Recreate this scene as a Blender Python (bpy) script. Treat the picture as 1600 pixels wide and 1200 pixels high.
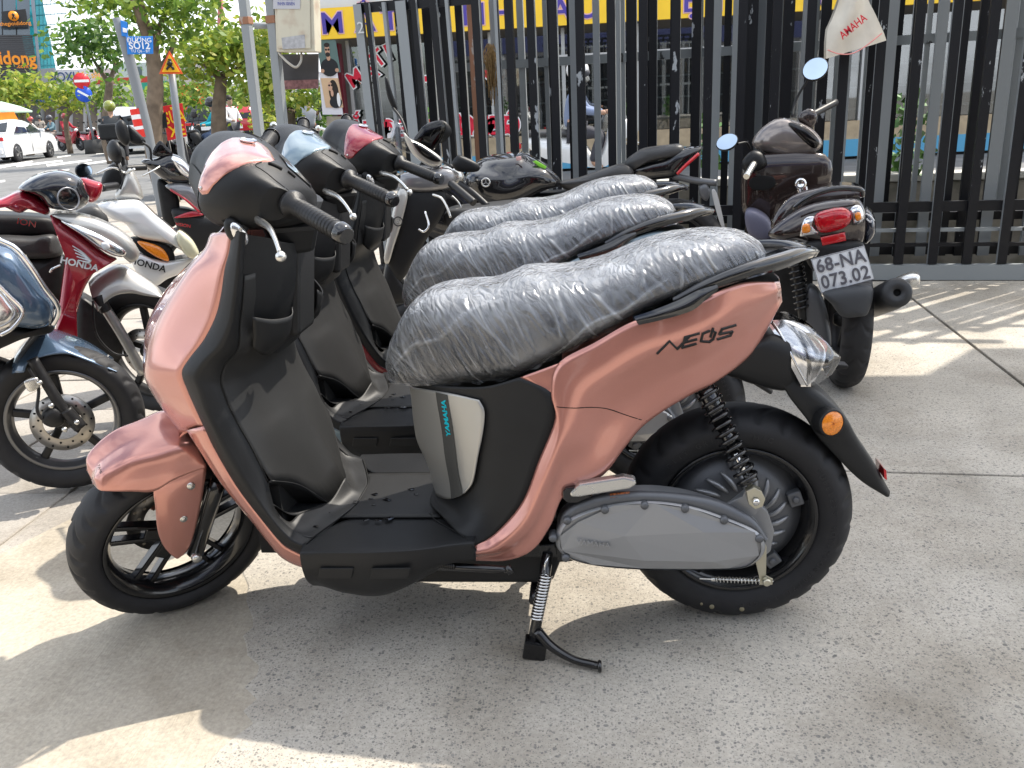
import bpy, bmesh, math, random
from mathutils import Vector, Matrix, noise
from mathutils.bvhtree import BVHTree
random.seed(7)
R_ = math.radians
for o in list(bpy.data.objects): bpy.data.objects.remove(o)
SC = bpy.context.scene
COL = SC.collection

# ------------------------------------------------------------------ camera
CAM_POS = Vector((1.0069, -1.7999, 1.1605))
PITCH, YAW, ROLL = R_(18.122), R_(-5.921), R_(-2.930)
FPX = 1348.09                                   # focal length for a 1600 px wide frame
FWD = Vector((math.sin(YAW)*math.cos(PITCH), math.cos(YAW)*math.cos(PITCH), -math.sin(PITCH)))
_r0 = Vector((math.cos(YAW), -math.sin(YAW), 0)); _u0 = _r0.cross(FWD)
RIGHT = _r0*math.cos(ROLL) + _u0*math.sin(ROLL)
UP = -_r0*math.sin(ROLL) + _u0*math.cos(ROLL)
cd = bpy.data.cameras.new('camera'); cam = bpy.data.objects.new('camera', cd); COL.objects.link(cam)
cd.sensor_width = 36; cd.lens = FPX/1600*36; cd.clip_end = 3000; cd.clip_start = .02
m = Matrix((RIGHT, UP, -FWD)).transposed().to_4x4(); m.translation = CAM_POS; cam.matrix_world = m
SC.camera = cam

# ------------------------------------------------------------------ world, sun, exposure
SUN_EL, SUN_AZ = R_(54), R_(39)                  # azimuth of the sun measured from +X towards +Y
SUNDIR = Vector((math.cos(SUN_EL)*math.cos(SUN_AZ), math.cos(SUN_EL)*math.sin(SUN_AZ), math.sin(SUN_EL)))
w = bpy.data.worlds.new('World'); SC.world = w; w.use_nodes = True
nt = w.node_tree; nt.nodes.clear()
out = nt.nodes.new('ShaderNodeOutputWorld'); bg = nt.nodes.new('ShaderNodeBackground'); sky = nt.nodes.new('ShaderNodeTexSky')
sky.sky_type = 'NISHITA'; sky.sun_disc = False; sky.sun_elevation = SUN_EL; sky.sun_rotation = math.pi/2-SUN_AZ
sky.dust_density = 2.5; sky.air_density = 1.0
# bright broken cloud over the whole sky
tc = nt.nodes.new('ShaderNodeTexCoord'); mp = nt.nodes.new('ShaderNodeMapping'); mp.inputs['Scale'].default_value = (1, 1, 2.4)
nz = nt.nodes.new('ShaderNodeTexNoise'); nz.inputs['Scale'].default_value = 2.6; nz.inputs['Detail'].default_value = 7; nz.inputs['Roughness'].default_value = .58
rp = nt.nodes.new('ShaderNodeValToRGB'); rp.color_ramp.elements[0].position = .36; rp.color_ramp.elements[1].position = .62
mx = nt.nodes.new('ShaderNodeMix'); mx.data_type = 'RGBA'
mx.inputs['B'].default_value = (7.6, 7.9, 8.3, 1)
nt.links.new(tc.outputs['Generated'], mp.inputs['Vector']); nt.links.new(mp.outputs[0], nz.inputs['Vector'])
nt.links.new(nz.outputs['Fac'], rp.inputs['Fac']); nt.links.new(rp.outputs[0], mx.inputs['Factor'])
nt.links.new(sky.outputs[0], mx.inputs['A']); nt.links.new(mx.outputs['Result'], bg.inputs['Color'])
bg.inputs['Strength'].default_value = .13
nt.links.new(bg.outputs[0], out.inputs['Surface'])
sl = bpy.data.lights.new('sun', 'SUN'); so = bpy.data.objects.new('sun', sl); COL.objects.link(so)
sl.energy = 3.0; sl.angle = R_(.55); sl.color = (1, .93, .82)
so.rotation_euler = SUNDIR.to_track_quat('Z', 'Y').to_euler(); so.location = SUNDIR*20
vs = SC.view_settings; vs.view_transform = 'Standard'; vs.look = 'None'; vs.gamma = 1; vs.use_curve_mapping = False
vs.exposure = 1.08

SC.cycles.max_bounces = 5; SC.cycles.caustics_reflective = False; SC.cycles.caustics_refractive = False; SC.cycles.diffuse_bounces = 2; SC.cycles.glossy_bounces = 3; SC.cycles.transparent_max_bounces = 10; SC.cycles.transmission_bounces = 4
# ------------------------------------------------------------------ measuring helpers (profile tracing)
STEER = R_(43.9); KAX = Vector((math.sin(.46), 0, math.cos(.46))); KC = Vector((-.08, 0, 0))
def _ray(px, py): return (FWD + RIGHT*((px-800)/FPX) - UP*((py-600)/FPX))
def Y_(px, py, y):
    d = _ray(px, py); return CAM_POS + d*((y-CAM_POS.y)/d.y)
def Z_(px, py, z=0.0):
    d = _ray(px, py); return CAM_POS + d*((z-CAM_POS.z)/d.z)
def X_(px, py, x):
    d = _ray(px, py); return CAM_POS + d*((x-CAM_POS.x)/d.x)
def D_(px, py, dist):
    d = _ray(px, py); h = Vector((d.x, d.y, 0)).length; return CAM_POS + d*(dist/h)
_unst = Matrix.Rotation(-STEER, 4, KAX)
def S_(px, py, L):                               # into the frame of the turned handlebar, lateral offset L
    o = _unst @ (CAM_POS-KC) + KC; d = _unst @ _ray(px, py); return o + d*((L-o.y)/d.y)
HSTEER = R_(31.5); _unst2 = Matrix.Rotation(-HSTEER, 4, KAX)
def H_(px, py, L):                               # the same for the bars and cowl
    o = _unst2 @ (CAM_POS-KC) + KC; d = _unst2 @ _ray(px, py); return o + d*((L-o.y)/d.y)
def steer_matrix(a): return Matrix.Translation(KC) @ Matrix.Rotation(a, 4, KAX) @ Matrix.Translation(-KC)

# ------------------------------------------------------------------ materials
MATS = {}
def mat(name, col, rough=.5, metal=0, coat=0, spec=.5, noise_amt=0, noise_scale=40, bump=0, bump_scale=200, alpha=1, emit=None, trans=0, ior=1.45, sheen=0, rvar=0, dirt=None, dirt_amt=0, dirt_scale=6):
    if name in MATS: return MATS[name]
    M = bpy.data.materials.new(name); M.use_nodes = True; MATS[name] = M
    n = M.node_tree.nodes; L = M.node_tree.links; b = n['Principled BSDF']
    c4 = (*col, 1)
    b.inputs['Base Color'].default_value = c4; b.inputs['Roughness'].default_value = rough; b.inputs['Metallic'].default_value = metal
    b.inputs['Coat Weight'].default_value = coat; b.inputs['Coat Roughness'].default_value = .03
    b.inputs['Specular IOR Level'].default_value = spec; b.inputs['Alpha'].default_value = alpha
    b.inputs['Transmission Weight'].default_value = trans; b.inputs['IOR'].default_value = ior
    if emit: b.inputs['Emission Color'].default_value = (*emit[:3], 1); b.inputs['Emission Strength'].default_value = emit[3]
    if noise_amt or bump or rvar or dirt:
        t = n.new('ShaderNodeTexCoord')
        def nz_(s, d=5):
            z = n.new('ShaderNodeTexNoise'); z.inputs['Scale'].default_value = s; z.inputs['Detail'].default_value = d; L.new(t.outputs['Object'], z.inputs['Vector']); return z
        src = None
        if noise_amt:
            z = nz_(noise_scale); r = n.new('ShaderNodeValToRGB'); r.color_ramp.elements[0].position = .3; r.color_ramp.elements[1].position = .7
            k = noise_amt
            r.color_ramp.elements[0].color = (*[max(0, c*(1-k)) for c in col], 1); r.color_ramp.elements[1].color = (*[min(1, c*(1+k)) for c in col], 1)
            L.new(z.outputs['Fac'], r.inputs['Fac']); src = r.outputs[0]
        if dirt:
            z = nz_(dirt_scale, 8); r = n.new('ShaderNodeValToRGB'); r.color_ramp.elements[0].position = .5; r.color_ramp.elements[1].position = .5+.25
            L.new(z.outputs['Fac'], r.inputs['Fac'])
            mu = n.new('ShaderNodeMath'); mu.operation = 'MULTIPLY'; mu.inputs[1].default_value = dirt_amt; L.new(r.outputs[0], mu.inputs[0])
            mm = n.new('ShaderNodeMix'); mm.data_type = 'RGBA'; L.new(mu.outputs[0], mm.inputs['Factor'])
            mm.inputs['A'].default_value = c4
            if src: L.new(src, mm.inputs['A'])
            mm.inputs['B'].default_value = (*dirt, 1); src = mm.outputs['Result']
        if src: L.new(src, b.inputs['Base Color'])
        if rvar:
            z = nz_(9, 6); mr = n.new('ShaderNodeMapRange'); mr.inputs['To Min'].default_value = max(0, rough-rvar); mr.inputs['To Max'].default_value = min(1, rough+rvar)
            L.new(z.outputs['Fac'], mr.inputs['Value']); L.new(mr.outputs[0], b.inputs['Roughness'])
        if bump:
            z = nz_(bump_scale, 4); bp = n.new('ShaderNodeBump'); bp.inputs['Strength'].default_value = bump; bp.inputs['Distance'].default_value = .002
            L.new(z.outputs['Fac'], bp.inputs['Height']); L.new(bp.outputs[0], b.inputs['Normal'])
    return M

# ------------------------------------------------------------------ mesh helpers
def cr(p, t):
    n = len(p)
    if n == 1: return p[0]
    if n == 2: return p[0].lerp(p[1], t)
    x = t*(n-1); i = min(int(x), n-2); f = x-i
    p1, p2 = p[i], p[i+1]; p0 = p[i-1] if i > 0 else p1*2-p2; p3 = p[i+2] if i+2 < n else p2*2-p1
    return ((p1*2) + (p2-p0)*f + (p0*2-p1*5+p2*4-p3)*f*f + (p1*3-p0-p2*3+p3)*f*f*f)*.5
def curve(p, n): p = [Vector(q) for q in p]; return [cr(p, i/(n-1)) for i in range(n)]

class MB:
    def __init__(s): s.v = []; s.f = []; s.sm = []
    def add(s, vs, fs, smooth=True, mir=False):
        o = len(s.v); s.v += [tuple(v) for v in vs]; s.f += [tuple(o+i for i in f) for f in fs]; s.sm += [smooth]*len(fs)
        if mir:
            o = len(s.v); s.v += [(v[0], -v[1], v[2]) for v in vs]; s.f += [tuple(o+i for i in reversed(f)) for f in fs]; s.sm += [smooth]*len(fs)
        return s
    def grid(s, g, smooth=True, mir=False, cu=False, cv=False):
        h = len(g); w = len(g[0]); vs = [p for r in g for p in r]; fs = []
        for i in range(h if cu else h-1):
            for j in range(w if cv else w-1):
                a, b = i, (i+1) % h; c, d = j, (j+1) % w
                fs.append((a*w+c, a*w+d, b*w+d, b*w+c))
        return s.add(vs, fs, smooth, mir)
    def surf(s, rows, nu=24, nv=12, mir=False, cv=False, lin_u=False, lin_v=False):
        rows = [[Vector(p) for p in r] for r in rows]
        if cv: rows = [r+[r[0]] for r in rows]
        rr = []
        for r in rows:
            if cv:
                n = len(r)-1; o = []
                for k in range(nv):
                    x = k/nv*n; i = int(x); f = x-i; p0, p1, p2, p3 = r[(i-1) % n], r[i % n], r[(i+1) % n], r[(i+2) % n]
                    o.append(((p1*2)+(p2-p0)*f+(p0*2-p1*5+p2*4-p3)*f*f+(p1*3-p0-p2*3+p3)*f**3)*.5)
                rr.append(o)
            elif lin_v: rr.append([_lin(r, k/(nv-1)) for k in range(nv)])
            else: rr.append([cr(r, k/(nv-1)) for k in range(nv)])
        g = []
        for i in range(nu):
            t = i/(nu-1); g.append([(_lin if lin_u else cr)([r[k] for r in rr], t) for k in range(len(rr[0]))])
        return s.grid(g, True, mir, cv=cv)
    def tube(s, path, rad, seg=10, n=None, caps=True, mir=False, sy=1.0, smooth=True):
        path = [Vector(p) for p in path]
        if n: P = curve(path, n)
        else: P = path
        m = len(P)
        if isinstance(rad, (int, float)): rad = [rad]*m
        else:
            q = [Vector((r, 0, 0)) for r in rad]; rad = [_lin(q, i/(m-1)).x for i in range(m)]
        g = []; up = None
        for i, p in enumerate(P):
            t = (P[min(i+1, m-1)]-P[max(i-1, 0)]).normalized()
            if up is None:
                a = Vector((0, 0, 1)) if abs(t.z) < .9 else Vector((1, 0, 0)); up = (a-t*a.dot(t)).normalized()
            else: up = (up-t*up.dot(t)).normalized()
            b = t.cross(up)
            g.append([p+(up*math.cos(2*math.pi*k/seg)+b*math.sin(2*math.pi*k/seg)*sy)*rad[i] for k in range(seg)])
        s.grid(g, smooth, mir, cv=True)
        if caps:
            s.add(g[0], [tuple(range(seg))], False, mir); s.add(g[-1], [tuple(reversed(range(seg)))], False, mir)
        return s
    def lathe(s, prof, c=(0, 0, 0), axis='Y', seg=48, mtx=None, a0=0, a1=2*math.pi, smooth=True, mir=False):
        c = Vector(c); full = abs(a1-a0-2*math.pi) < 1e-6; g = []
        for k in range(seg if full else seg+1):
            a = a0+(a1-a0)*k/seg; row = []
            for r, h in prof:
                if axis == 'Y': p = Vector((r*math.cos(a), h, r*math.sin(a)))
                elif axis == 'Z': p = Vector((r*math.cos(a), r*math.sin(a), h))
                else: p = Vector((h, r*math.cos(a), r*math.sin(a)))
                if mtx: p = mtx @ p
                row.append(c+p)
            g.append(row)
        return s.grid(g, smooth, mir, cu=full)
    def box(s, c, sz, rot=None, mir=False):
        c = Vector(c); h = Vector(sz)/2; vs = []
        for x in (-1, 1):
            for y in (-1, 1):
                for z in (-1, 1):
                    p = Vector((x*h.x, y*h.y, z*h.z)); vs.append(c+(rot @ p if rot else p))
        return s.add(vs, [(0, 1, 3, 2), (4, 6, 7, 5), (0, 4, 5, 1), (2, 3, 7, 6), (0, 2, 6, 4), (1, 5, 7, 3)], False, mir)
    def prism(s, poly, vec, mir=False, smooth_side=False):   # poly: coplanar 3D points, extruded by vec
        poly = [Vector(p) for p in poly]; vec = Vector(vec); n = len(poly)
        a = poly; b = [p+vec for p in poly]
        s.add(a, [tuple(range(n))], False, mir); s.add(b, [tuple(reversed(range(n)))], False, mir)
        s.add(a+b, [(i, n+i, n+(i+1) % n, (i+1) % n) for i in range(n)], smooth_side, mir)
        return s
    def sphere(s, c, r, seg=16, rings=10, sc=(1, 1, 1), mtx=None, mir=False):
        c = Vector(c); g = []
        for i in range(rings+1):
            t = math.pi*i/rings; row = []
            for k in range(seg):
                a = 2*math.pi*k/seg; p = Vector((r*sc[0]*math.sin(t)*math.cos(a), r*sc[1]*math.sin(t)*math.sin(a), r*sc[2]*math.cos(t)))
                if mtx: p = mtx @ p
                row.append(c+p)
            g.append(row)
        return s.grid(g, True, mir, cv=True)
    def helix(s, a, b, R, r, turns, seg=6, per=14, mir=False):
        a, b = Vector(a), Vector(b); t = (b-a).normalized(); u = t.cross(Vector((0, 1, 0))).normalized(); v = t.cross(u)
        n = int(turns*per); P = []
        for i in range(n+1):
            f = i/n; an = 2*math.pi*turns*f; P.append(a.lerp(b, f)+(u*math.cos(an)+v*math.sin(an))*(R if isinstance(R, (int, float)) else R[0]+(R[1]-R[0])*f))
        return s.tube(P, r, seg, mir=mir)
    def build(s, name, m, parent=None, bevel=0, solid=0, sub=0, loc=None, fix=True, wrap=None, split=True, subd=0):
        me = bpy.data.meshes.new(name); me.from_pydata(s.v, [], s.f); me.polygons.foreach_set('use_smooth', s.sm)
        bm = bmesh.new(); bm.from_mesh(me)
        if fix:
            bmesh.ops.remove_doubles(bm, verts=bm.verts, dist=1e-5)
            bmesh.ops.recalc_face_normals(bm, faces=bm.faces)
        bm.to_mesh(me)
        groups = _clusters(bm) if split else None
        bm.free(); me.materials.append(m); objs = []
        if groups and 1 < len(groups) <= 60:
            src = me
            for k, gset in enumerate(groups):
                b2 = bmesh.new(); b2.from_mesh(src); b2.verts.ensure_lookup_table()
                bmesh.ops.delete(b2, geom=[v for v in b2.verts if v.index not in gset], context='VERTS')
                mk = bpy.data.meshes.new(name); b2.to_mesh(mk); b2.free(); mk.materials.append(m); objs.append(bpy.data.objects.new(name, mk))
            bpy.data.meshes.remove(src)
        else: objs = [bpy.data.objects.new(name, me)]
        for o in objs:
            COL.objects.link(o)
            if parent: o.parent = parent
            if loc is not None: o.location = loc
            if wrap:
                md = o.modifiers.new('w', 'SHRINKWRAP'); md.target = wrap[0]; md.wrap_method = 'NEAREST_SURFACEPOINT'; md.wrap_mode = wrap[1]; md.offset = wrap[2]
            if solid:
                md = o.modifiers.new('s', 'SOLIDIFY'); md.thickness = solid; md.offset = -1
            if bevel:
                md = o.modifiers.new('b', 'BEVEL'); md.width = bevel; md.segments = 2; md.limit_method = 'ANGLE'; md.angle_limit = R_(40)
            if sub:
                md = o.modifiers.new('u', 'SUBSURF'); md.levels = sub; md.render_levels = sub
        TWINS[objs[0].name] = objs
        return objs[0]
TWINS = {}
def twins(o): return TWINS.get(o.name, [o])
def _clusters(bm, pad=.0015):
    bm.verts.ensure_lookup_table(); n = len(bm.verts); seen = [False]*n; isl = []
    for v in bm.verts:
        if seen[v.index]: continue
        st = [v]; seen[v.index] = True; c = []
        while st:
            q = st.pop(); c.append(q.index)
            for e in q.link_edges:
                u = e.other_vert(q)
                if not seen[u.index]: seen[u.index] = True; st.append(u)
        isl.append(c)
        if len(isl) > 700: return None
    if len(isl) < 2: return None
    bx = []
    for c in isl:
        cs = [bm.verts[i].co for i in c]
        bx.append([min(p[k] for p in cs)-pad for k in range(3)]+[max(p[k] for p in cs)+pad for k in range(3)])
    par = list(range(len(isl)))
    def fd(i):
        while par[i] != i: par[i] = par[par[i]]; i = par[i]
        return i
    for i in range(len(isl)):
        for j in range(i+1, len(isl)):
            if all(bx[i][k] <= bx[j][k+3] and bx[j][k] <= bx[i][k+3] for k in range(3)): par[fd(i)] = fd(j)
    gr = {}
    for i, c in enumerate(isl): gr.setdefault(fd(i), set()).update(c)
    return list(gr.values())
def _lin(p, t):
    n = len(p); x = t*(n-1); i = min(int(x), n-2); return p[i].lerp(p[i+1], x-i)
def empty(name, loc=(0, 0, 0), rz=0):
    o = bpy.data.objects.new(name, None); COL.objects.link(o); o.location = loc; o.rotation_euler = (0, 0, rz); o.empty_display_size = .1; return o
def tag(o, label=None, cat=None, group=None, kind=None):
    if label: o['label'] = label
    if cat: o['category'] = cat
    if group: o['group'] = group
    if kind: o['kind'] = kind
    return o
def arc(cx, cz, r, a0, a1, n, y=0): return [Vector((cx+r*math.cos(a0+(a1-a0)*i/(n-1)), y, cz+r*math.sin(a0+(a1-a0)*i/(n-1)))) for i in range(n)]
def text_mesh(name, body, size, m, mtx, parent=None, extrude=.0006, align='CENTER', shear=0, spacing=1, bold=0, sx=1):
    cu = bpy.data.curves.new(name, 'FONT'); cu.body = body; cu.size = size; cu.align_x = align; cu.align_y = 'CENTER'; cu.extrude = extrude; cu.shear = shear; cu.space_character = spacing; cu.offset = bold; cu.resolution_u = 3
    to = bpy.data.objects.new(name, cu); COL.objects.link(to); bpy.context.view_layer.update()
    me = bpy.data.meshes.new_from_object(to.evaluated_get(bpy.context.evaluated_depsgraph_get())); bpy.data.objects.remove(to); bpy.data.curves.remove(cu)
    me.transform(mtx @ Matrix.Diagonal((sx, 1, 1, 1))); me.materials.clear(); me.materials.append(m)
    o = bpy.data.objects.new(name, me); COL.objects.link(o)
    if parent: o.parent = parent
    return o
def frame(origin, xdir, ydir):                    # 4x4 with given local x and (approx) y directions
    x = Vector(xdir).normalized(); z = x.cross(Vector(ydir)).normalized(); y = z.cross(x)
    M = Matrix((x, y, z)).transposed().to_4x4(); M.translation = Vector(origin); return M
def copy_tree(o, parent=None):
    c = o.copy(); COL.objects.link(c)
    if parent: c.parent = parent
    for ch in list(o.children): copy_tree(ch, c)
    return c
# ------------------------------------------------------------------ electric scooter (built once, copied twice)
M_paint = mat('paint_rose', (.56, .245, .195), .2, .52, 1, .5, noise_amt=.07, noise_scale=1200)
M_blue = mat('paint_pale_blue', (.17, .235, .275), .28, .35, 1, .5)
M_red = mat('paint_red', (.24, .004, .012), .25, .3, 1, .5)
M_plast = mat('matt_black_plastic', (.011, .0115, .0125), .44, spec=.38, bump=.2, bump_scale=1400, rvar=.06, noise_amt=.15, noise_scale=14)
M_plast2 = mat('dusty_grey_plastic', (.021, .021, .021), .46, spec=.42, bump=.12, bump_scale=1500, noise_amt=.04, noise_scale=30, rvar=.05)
M_gloss = mat('gloss_black', (.008, .008, .009), .12, coat=1)
M_rub = mat('tyre_rubber', (.016, .016, .018), .62, bump=.15, bump_scale=700, noise_amt=.2, noise_scale=30)
M_rim = mat('rim_black', (.006, .006, .007), .22, coat=.6)
M_silver = mat('satin_silver', (.42, .41, .38), .36, .55, .2, noise_amt=.05, noise_scale=5)
M_cover = mat('cast_grey', (.33, .335, .345), .36, .5, .1, bump=.12, bump_scale=900)
M_cover2 = mat('dark_cast', (.13, .135, .145), .42, .4, bump=.15, bump_scale=900)
M_alu = mat('bare_aluminium', (.68, .67, .64), .26, .9, rvar=.08)
M_zinc = mat('zinc_yellow', (.58, .55, .44), .35, .85, rvar=.1)
M_chrome = mat('chrome', (.75, .75, .75), .1, 1)
M_grip = mat('grip_rubber', (.014, .014, .015), .42, bump=.3, bump_scale=500)
def lens_material(name, tint, share=.62, rough=.05):
    M = bpy.data.materials.new(name); M.use_nodes = True; n = M.node_tree.nodes; L = M.node_tree.links; n.clear()
    o = n.new('ShaderNodeOutputMaterial'); tr = n.new('ShaderNodeBsdfTransparent'); tr.inputs[0].default_value = (*tint, 1)
    gl = n.new('ShaderNodeBsdfGlossy'); gl.inputs['Roughness'].default_value = rough
    fr = n.new('ShaderNodeFresnel'); fr.inputs['IOR'].default_value = 1.6; mr = n.new('ShaderNodeMapRange'); mr.inputs['To Min'].default_value = 1-share-.25; mr.inputs['To Max'].default_value = 1
    mx_ = n.new('ShaderNodeMixShader'); L.new(fr.outputs[0], mr.inputs['Value']); L.new(mr.outputs[0], mx_.inputs[0]); L.new(tr.outputs[0], mx_.inputs[1]); L.new(gl.outputs[0], mx_.inputs[2]); L.new(mx_.outputs[0], o.inputs['Surface']); return M
M_lens = lens_material('clear_lens', (.9, .91, .92)); M_glass = lens_material('window_glass', (.55, .6, .62), .6, .02)
M_refl = mat('lamp_reflector', (.75, .75, .76), .15, .9)
M_amber = mat('amber_reflector', (.85, .24, .01), .2, 0, 1, noise_amt=.25, noise_scale=300)
M_redl = mat('red_lens', (.55, .01, .015), .12, 0, 1)
M_ink = mat('black_print', (.012, .012, .013), .4)
M_cyan = mat('cyan_print', (.0, .5, .62), .4)
M_stripe = mat('stripe_dark', (.06, .06, .056), .45)
M_seam = mat('seam_dark', (.004, .004, .004), .9)
M_seat = mat('seat_vinyl', (.02, .021, .024), .48, bump=.4, bump_scale=500)
M_white = mat('white_print', (.8, .8, .8), .5)

# thin crinkled plastic film
def film_material():
    M = bpy.data.materials.new('plastic_film'); M.use_nodes = True; n = M.node_tree.nodes; L = M.node_tree.links; n.clear()
    o = n.new('ShaderNodeOutputMaterial'); tr = n.new('ShaderNodeBsdfTransparent'); tr.inputs[0].default_value = (.93, .94, .95, 1)
    gl = n.new('ShaderNodeBsdfGlossy'); gl.inputs['Roughness'].default_value = .1; gl.inputs['Color'].default_value = (.95, .96, 1, 1)
    df = n.new('ShaderNodeBsdfTranslucent'); df.inputs['Color'].default_value = (.8, .82, .85, 1)
    d2 = n.new('ShaderNodeBsdfDiffuse'); d2.inputs['Color'].default_value = (.8, .82, .85, 1)
    t = n.new('ShaderNodeTexCoord'); mp = n.new('ShaderNodeMapping'); mp.inputs['Scale'].default_value = (2.2, 1.2, .28); m0 = n.new('ShaderNodeMapping'); m0.inputs['Rotation'].default_value = (0, R_(31), 0)
    z = n.new('ShaderNodeTexNoise'); z.inputs['Scale'].default_value = 34; z.inputs['Detail'].default_value = 6; z.inputs['Distortion'].default_value = .7; z.inputs['Roughness'].default_value = .55
    L.new(t.outputs['Object'], m0.inputs[0]); L.new(m0.outputs[0], mp.inputs[0]); L.new(mp.outputs[0], z.inputs['Vector'])
    v = n.new('ShaderNodeTexVoronoi'); v.feature = 'DISTANCE_TO_EDGE'; v.inputs['Scale'].default_value = 24
    ad = n.new('ShaderNodeVectorMath'); ad.operation = 'ADD'; zc = n.new('ShaderNodeTexNoise'); zc.inputs['Scale'].default_value = 9; L.new(mp.outputs[0], zc.inputs['Vector'])
    sc = n.new('ShaderNodeVectorMath'); sc.operation = 'SCALE'; sc.inputs['Scale'].default_value = .16; L.new(zc.outputs['Color'], sc.inputs[0]); L.new(mp.outputs[0], ad.inputs[0]); L.new(sc.outputs[0], ad.inputs[1]); L.new(ad.outputs[0], v.inputs['Vector'])
    mh = n.new('ShaderNodeMath'); mh.operation = 'MULTIPLY_ADD'; mh.inputs[1].default_value = 1.4; L.new(v.outputs['Distance'], mh.inputs[0]); L.new(z.outputs['Fac'], mh.inputs[2])
    bp = n.new('ShaderNodeBump'); bp.inputs['Strength'].default_value = .6; bp.inputs['Distance'].default_value = .008; L.new(mh.outputs[0], bp.inputs['Height'])
    for q in (gl, df, d2): L.new(bp.outputs[0], q.inputs['Normal'])
    # milky share varies over the film; the attribute adds creases and painted sky sheen
    z2 = n.new('ShaderNodeTexNoise'); z2.inputs['Scale'].default_value = 7; z2.inputs['Detail'].default_value = 6; z2.inputs['Distortion'].default_value = 1; L.new(mp.outputs[0], z2.inputs['Vector'])
    r2 = n.new('ShaderNodeMapRange'); r2.inputs['From Min'].default_value = .38; r2.inputs['From Max'].default_value = .66; r2.inputs['To Min'].default_value = .07; r2.inputs['To Max'].default_value = .27; L.new(z2.outputs['Fac'], r2.inputs['Value'])
    fa = n.new('ShaderNodeAttribute'); fa.attribute_name = 'fold_and_sheen'; fm_ = n.new('ShaderNodeMath'); fm_.operation = 'MULTIPLY_ADD'; fm_.inputs[1].default_value = .85; fm_.use_clamp = True; L.new(fa.outputs['Fac'], fm_.inputs[0]); L.new(r2.outputs[0], fm_.inputs[2])
    ms = n.new('ShaderNodeMixShader'); ms.inputs[0].default_value = .5; L.new(df.outputs[0], ms.inputs[1]); L.new(d2.outputs[0], ms.inputs[2])
    m1 = n.new('ShaderNodeMixShader'); L.new(fm_.outputs[0], m1.inputs[0]); L.new(tr.outputs[0], m1.inputs[1]); L.new(ms.outputs[0], m1.inputs[2])
    fr = n.new('ShaderNodeFresnel'); fr.inputs['IOR'].default_value = 1.5; L.new(bp.outputs[0], fr.inputs['Normal'])
    mr = n.new('ShaderNodeMapRange'); mr.inputs['To Min'].default_value = .05; mr.inputs['To Max'].default_value = .9; L.new(fr.outputs[0], mr.inputs['Value'])
    m2 = n.new('ShaderNodeMixShader'); L.new(mr.outputs[0], m2.inputs[0]); L.new(m1.outputs[0], m2.inputs[1]); L.new(gl.outputs[0], m2.inputs[2])
    L.new(m2.outputs[0], o.inputs['Surface']); return M
M_film = film_material()

def tyre(mb, c, R, hw, n=30, rb=None, rim_r=.165):
    # carcass with sheared tread columns so that grooves run with the mesh
    c = Vector(c); prof = []
    for k in range(-8, 9):
        a = k/8*R_(84); prof.append((R-(1-math.cos(a))*hw*.72, math.sin(a)*hw))
    prof = [(rim_r+.004, -hw*.66), (rim_r+.012, -hw*.80), (R-hw*.95, -hw*1.0)]+prof+[(R-hw*.95, hw*1.0), (rim_r+.012, hw*.80), (rim_r+.004, hw*.66)]
    g = []; per = 8
    for k in range(n*per):
        row = []
        for r, y in prof:
            ay = abs(y)/hw; a = 2*math.pi*(k/(n*per)) + (1 if y < 0 else .95)*(.16*ay+.1*math.sin(ay*3))
            dep = .0055 if (k % per in (0, 1)) and ((.22 < ay < .86) if (k//per) % 2 else (.42 < ay < .95)) and r > R-hw*.8 else 0
            rr = r-dep; row.append(c+Vector((rr*math.cos(a), y, rr*math.sin(a))))
        g.append(row)
    mb.grid(g, True, cu=True); return mb

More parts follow.
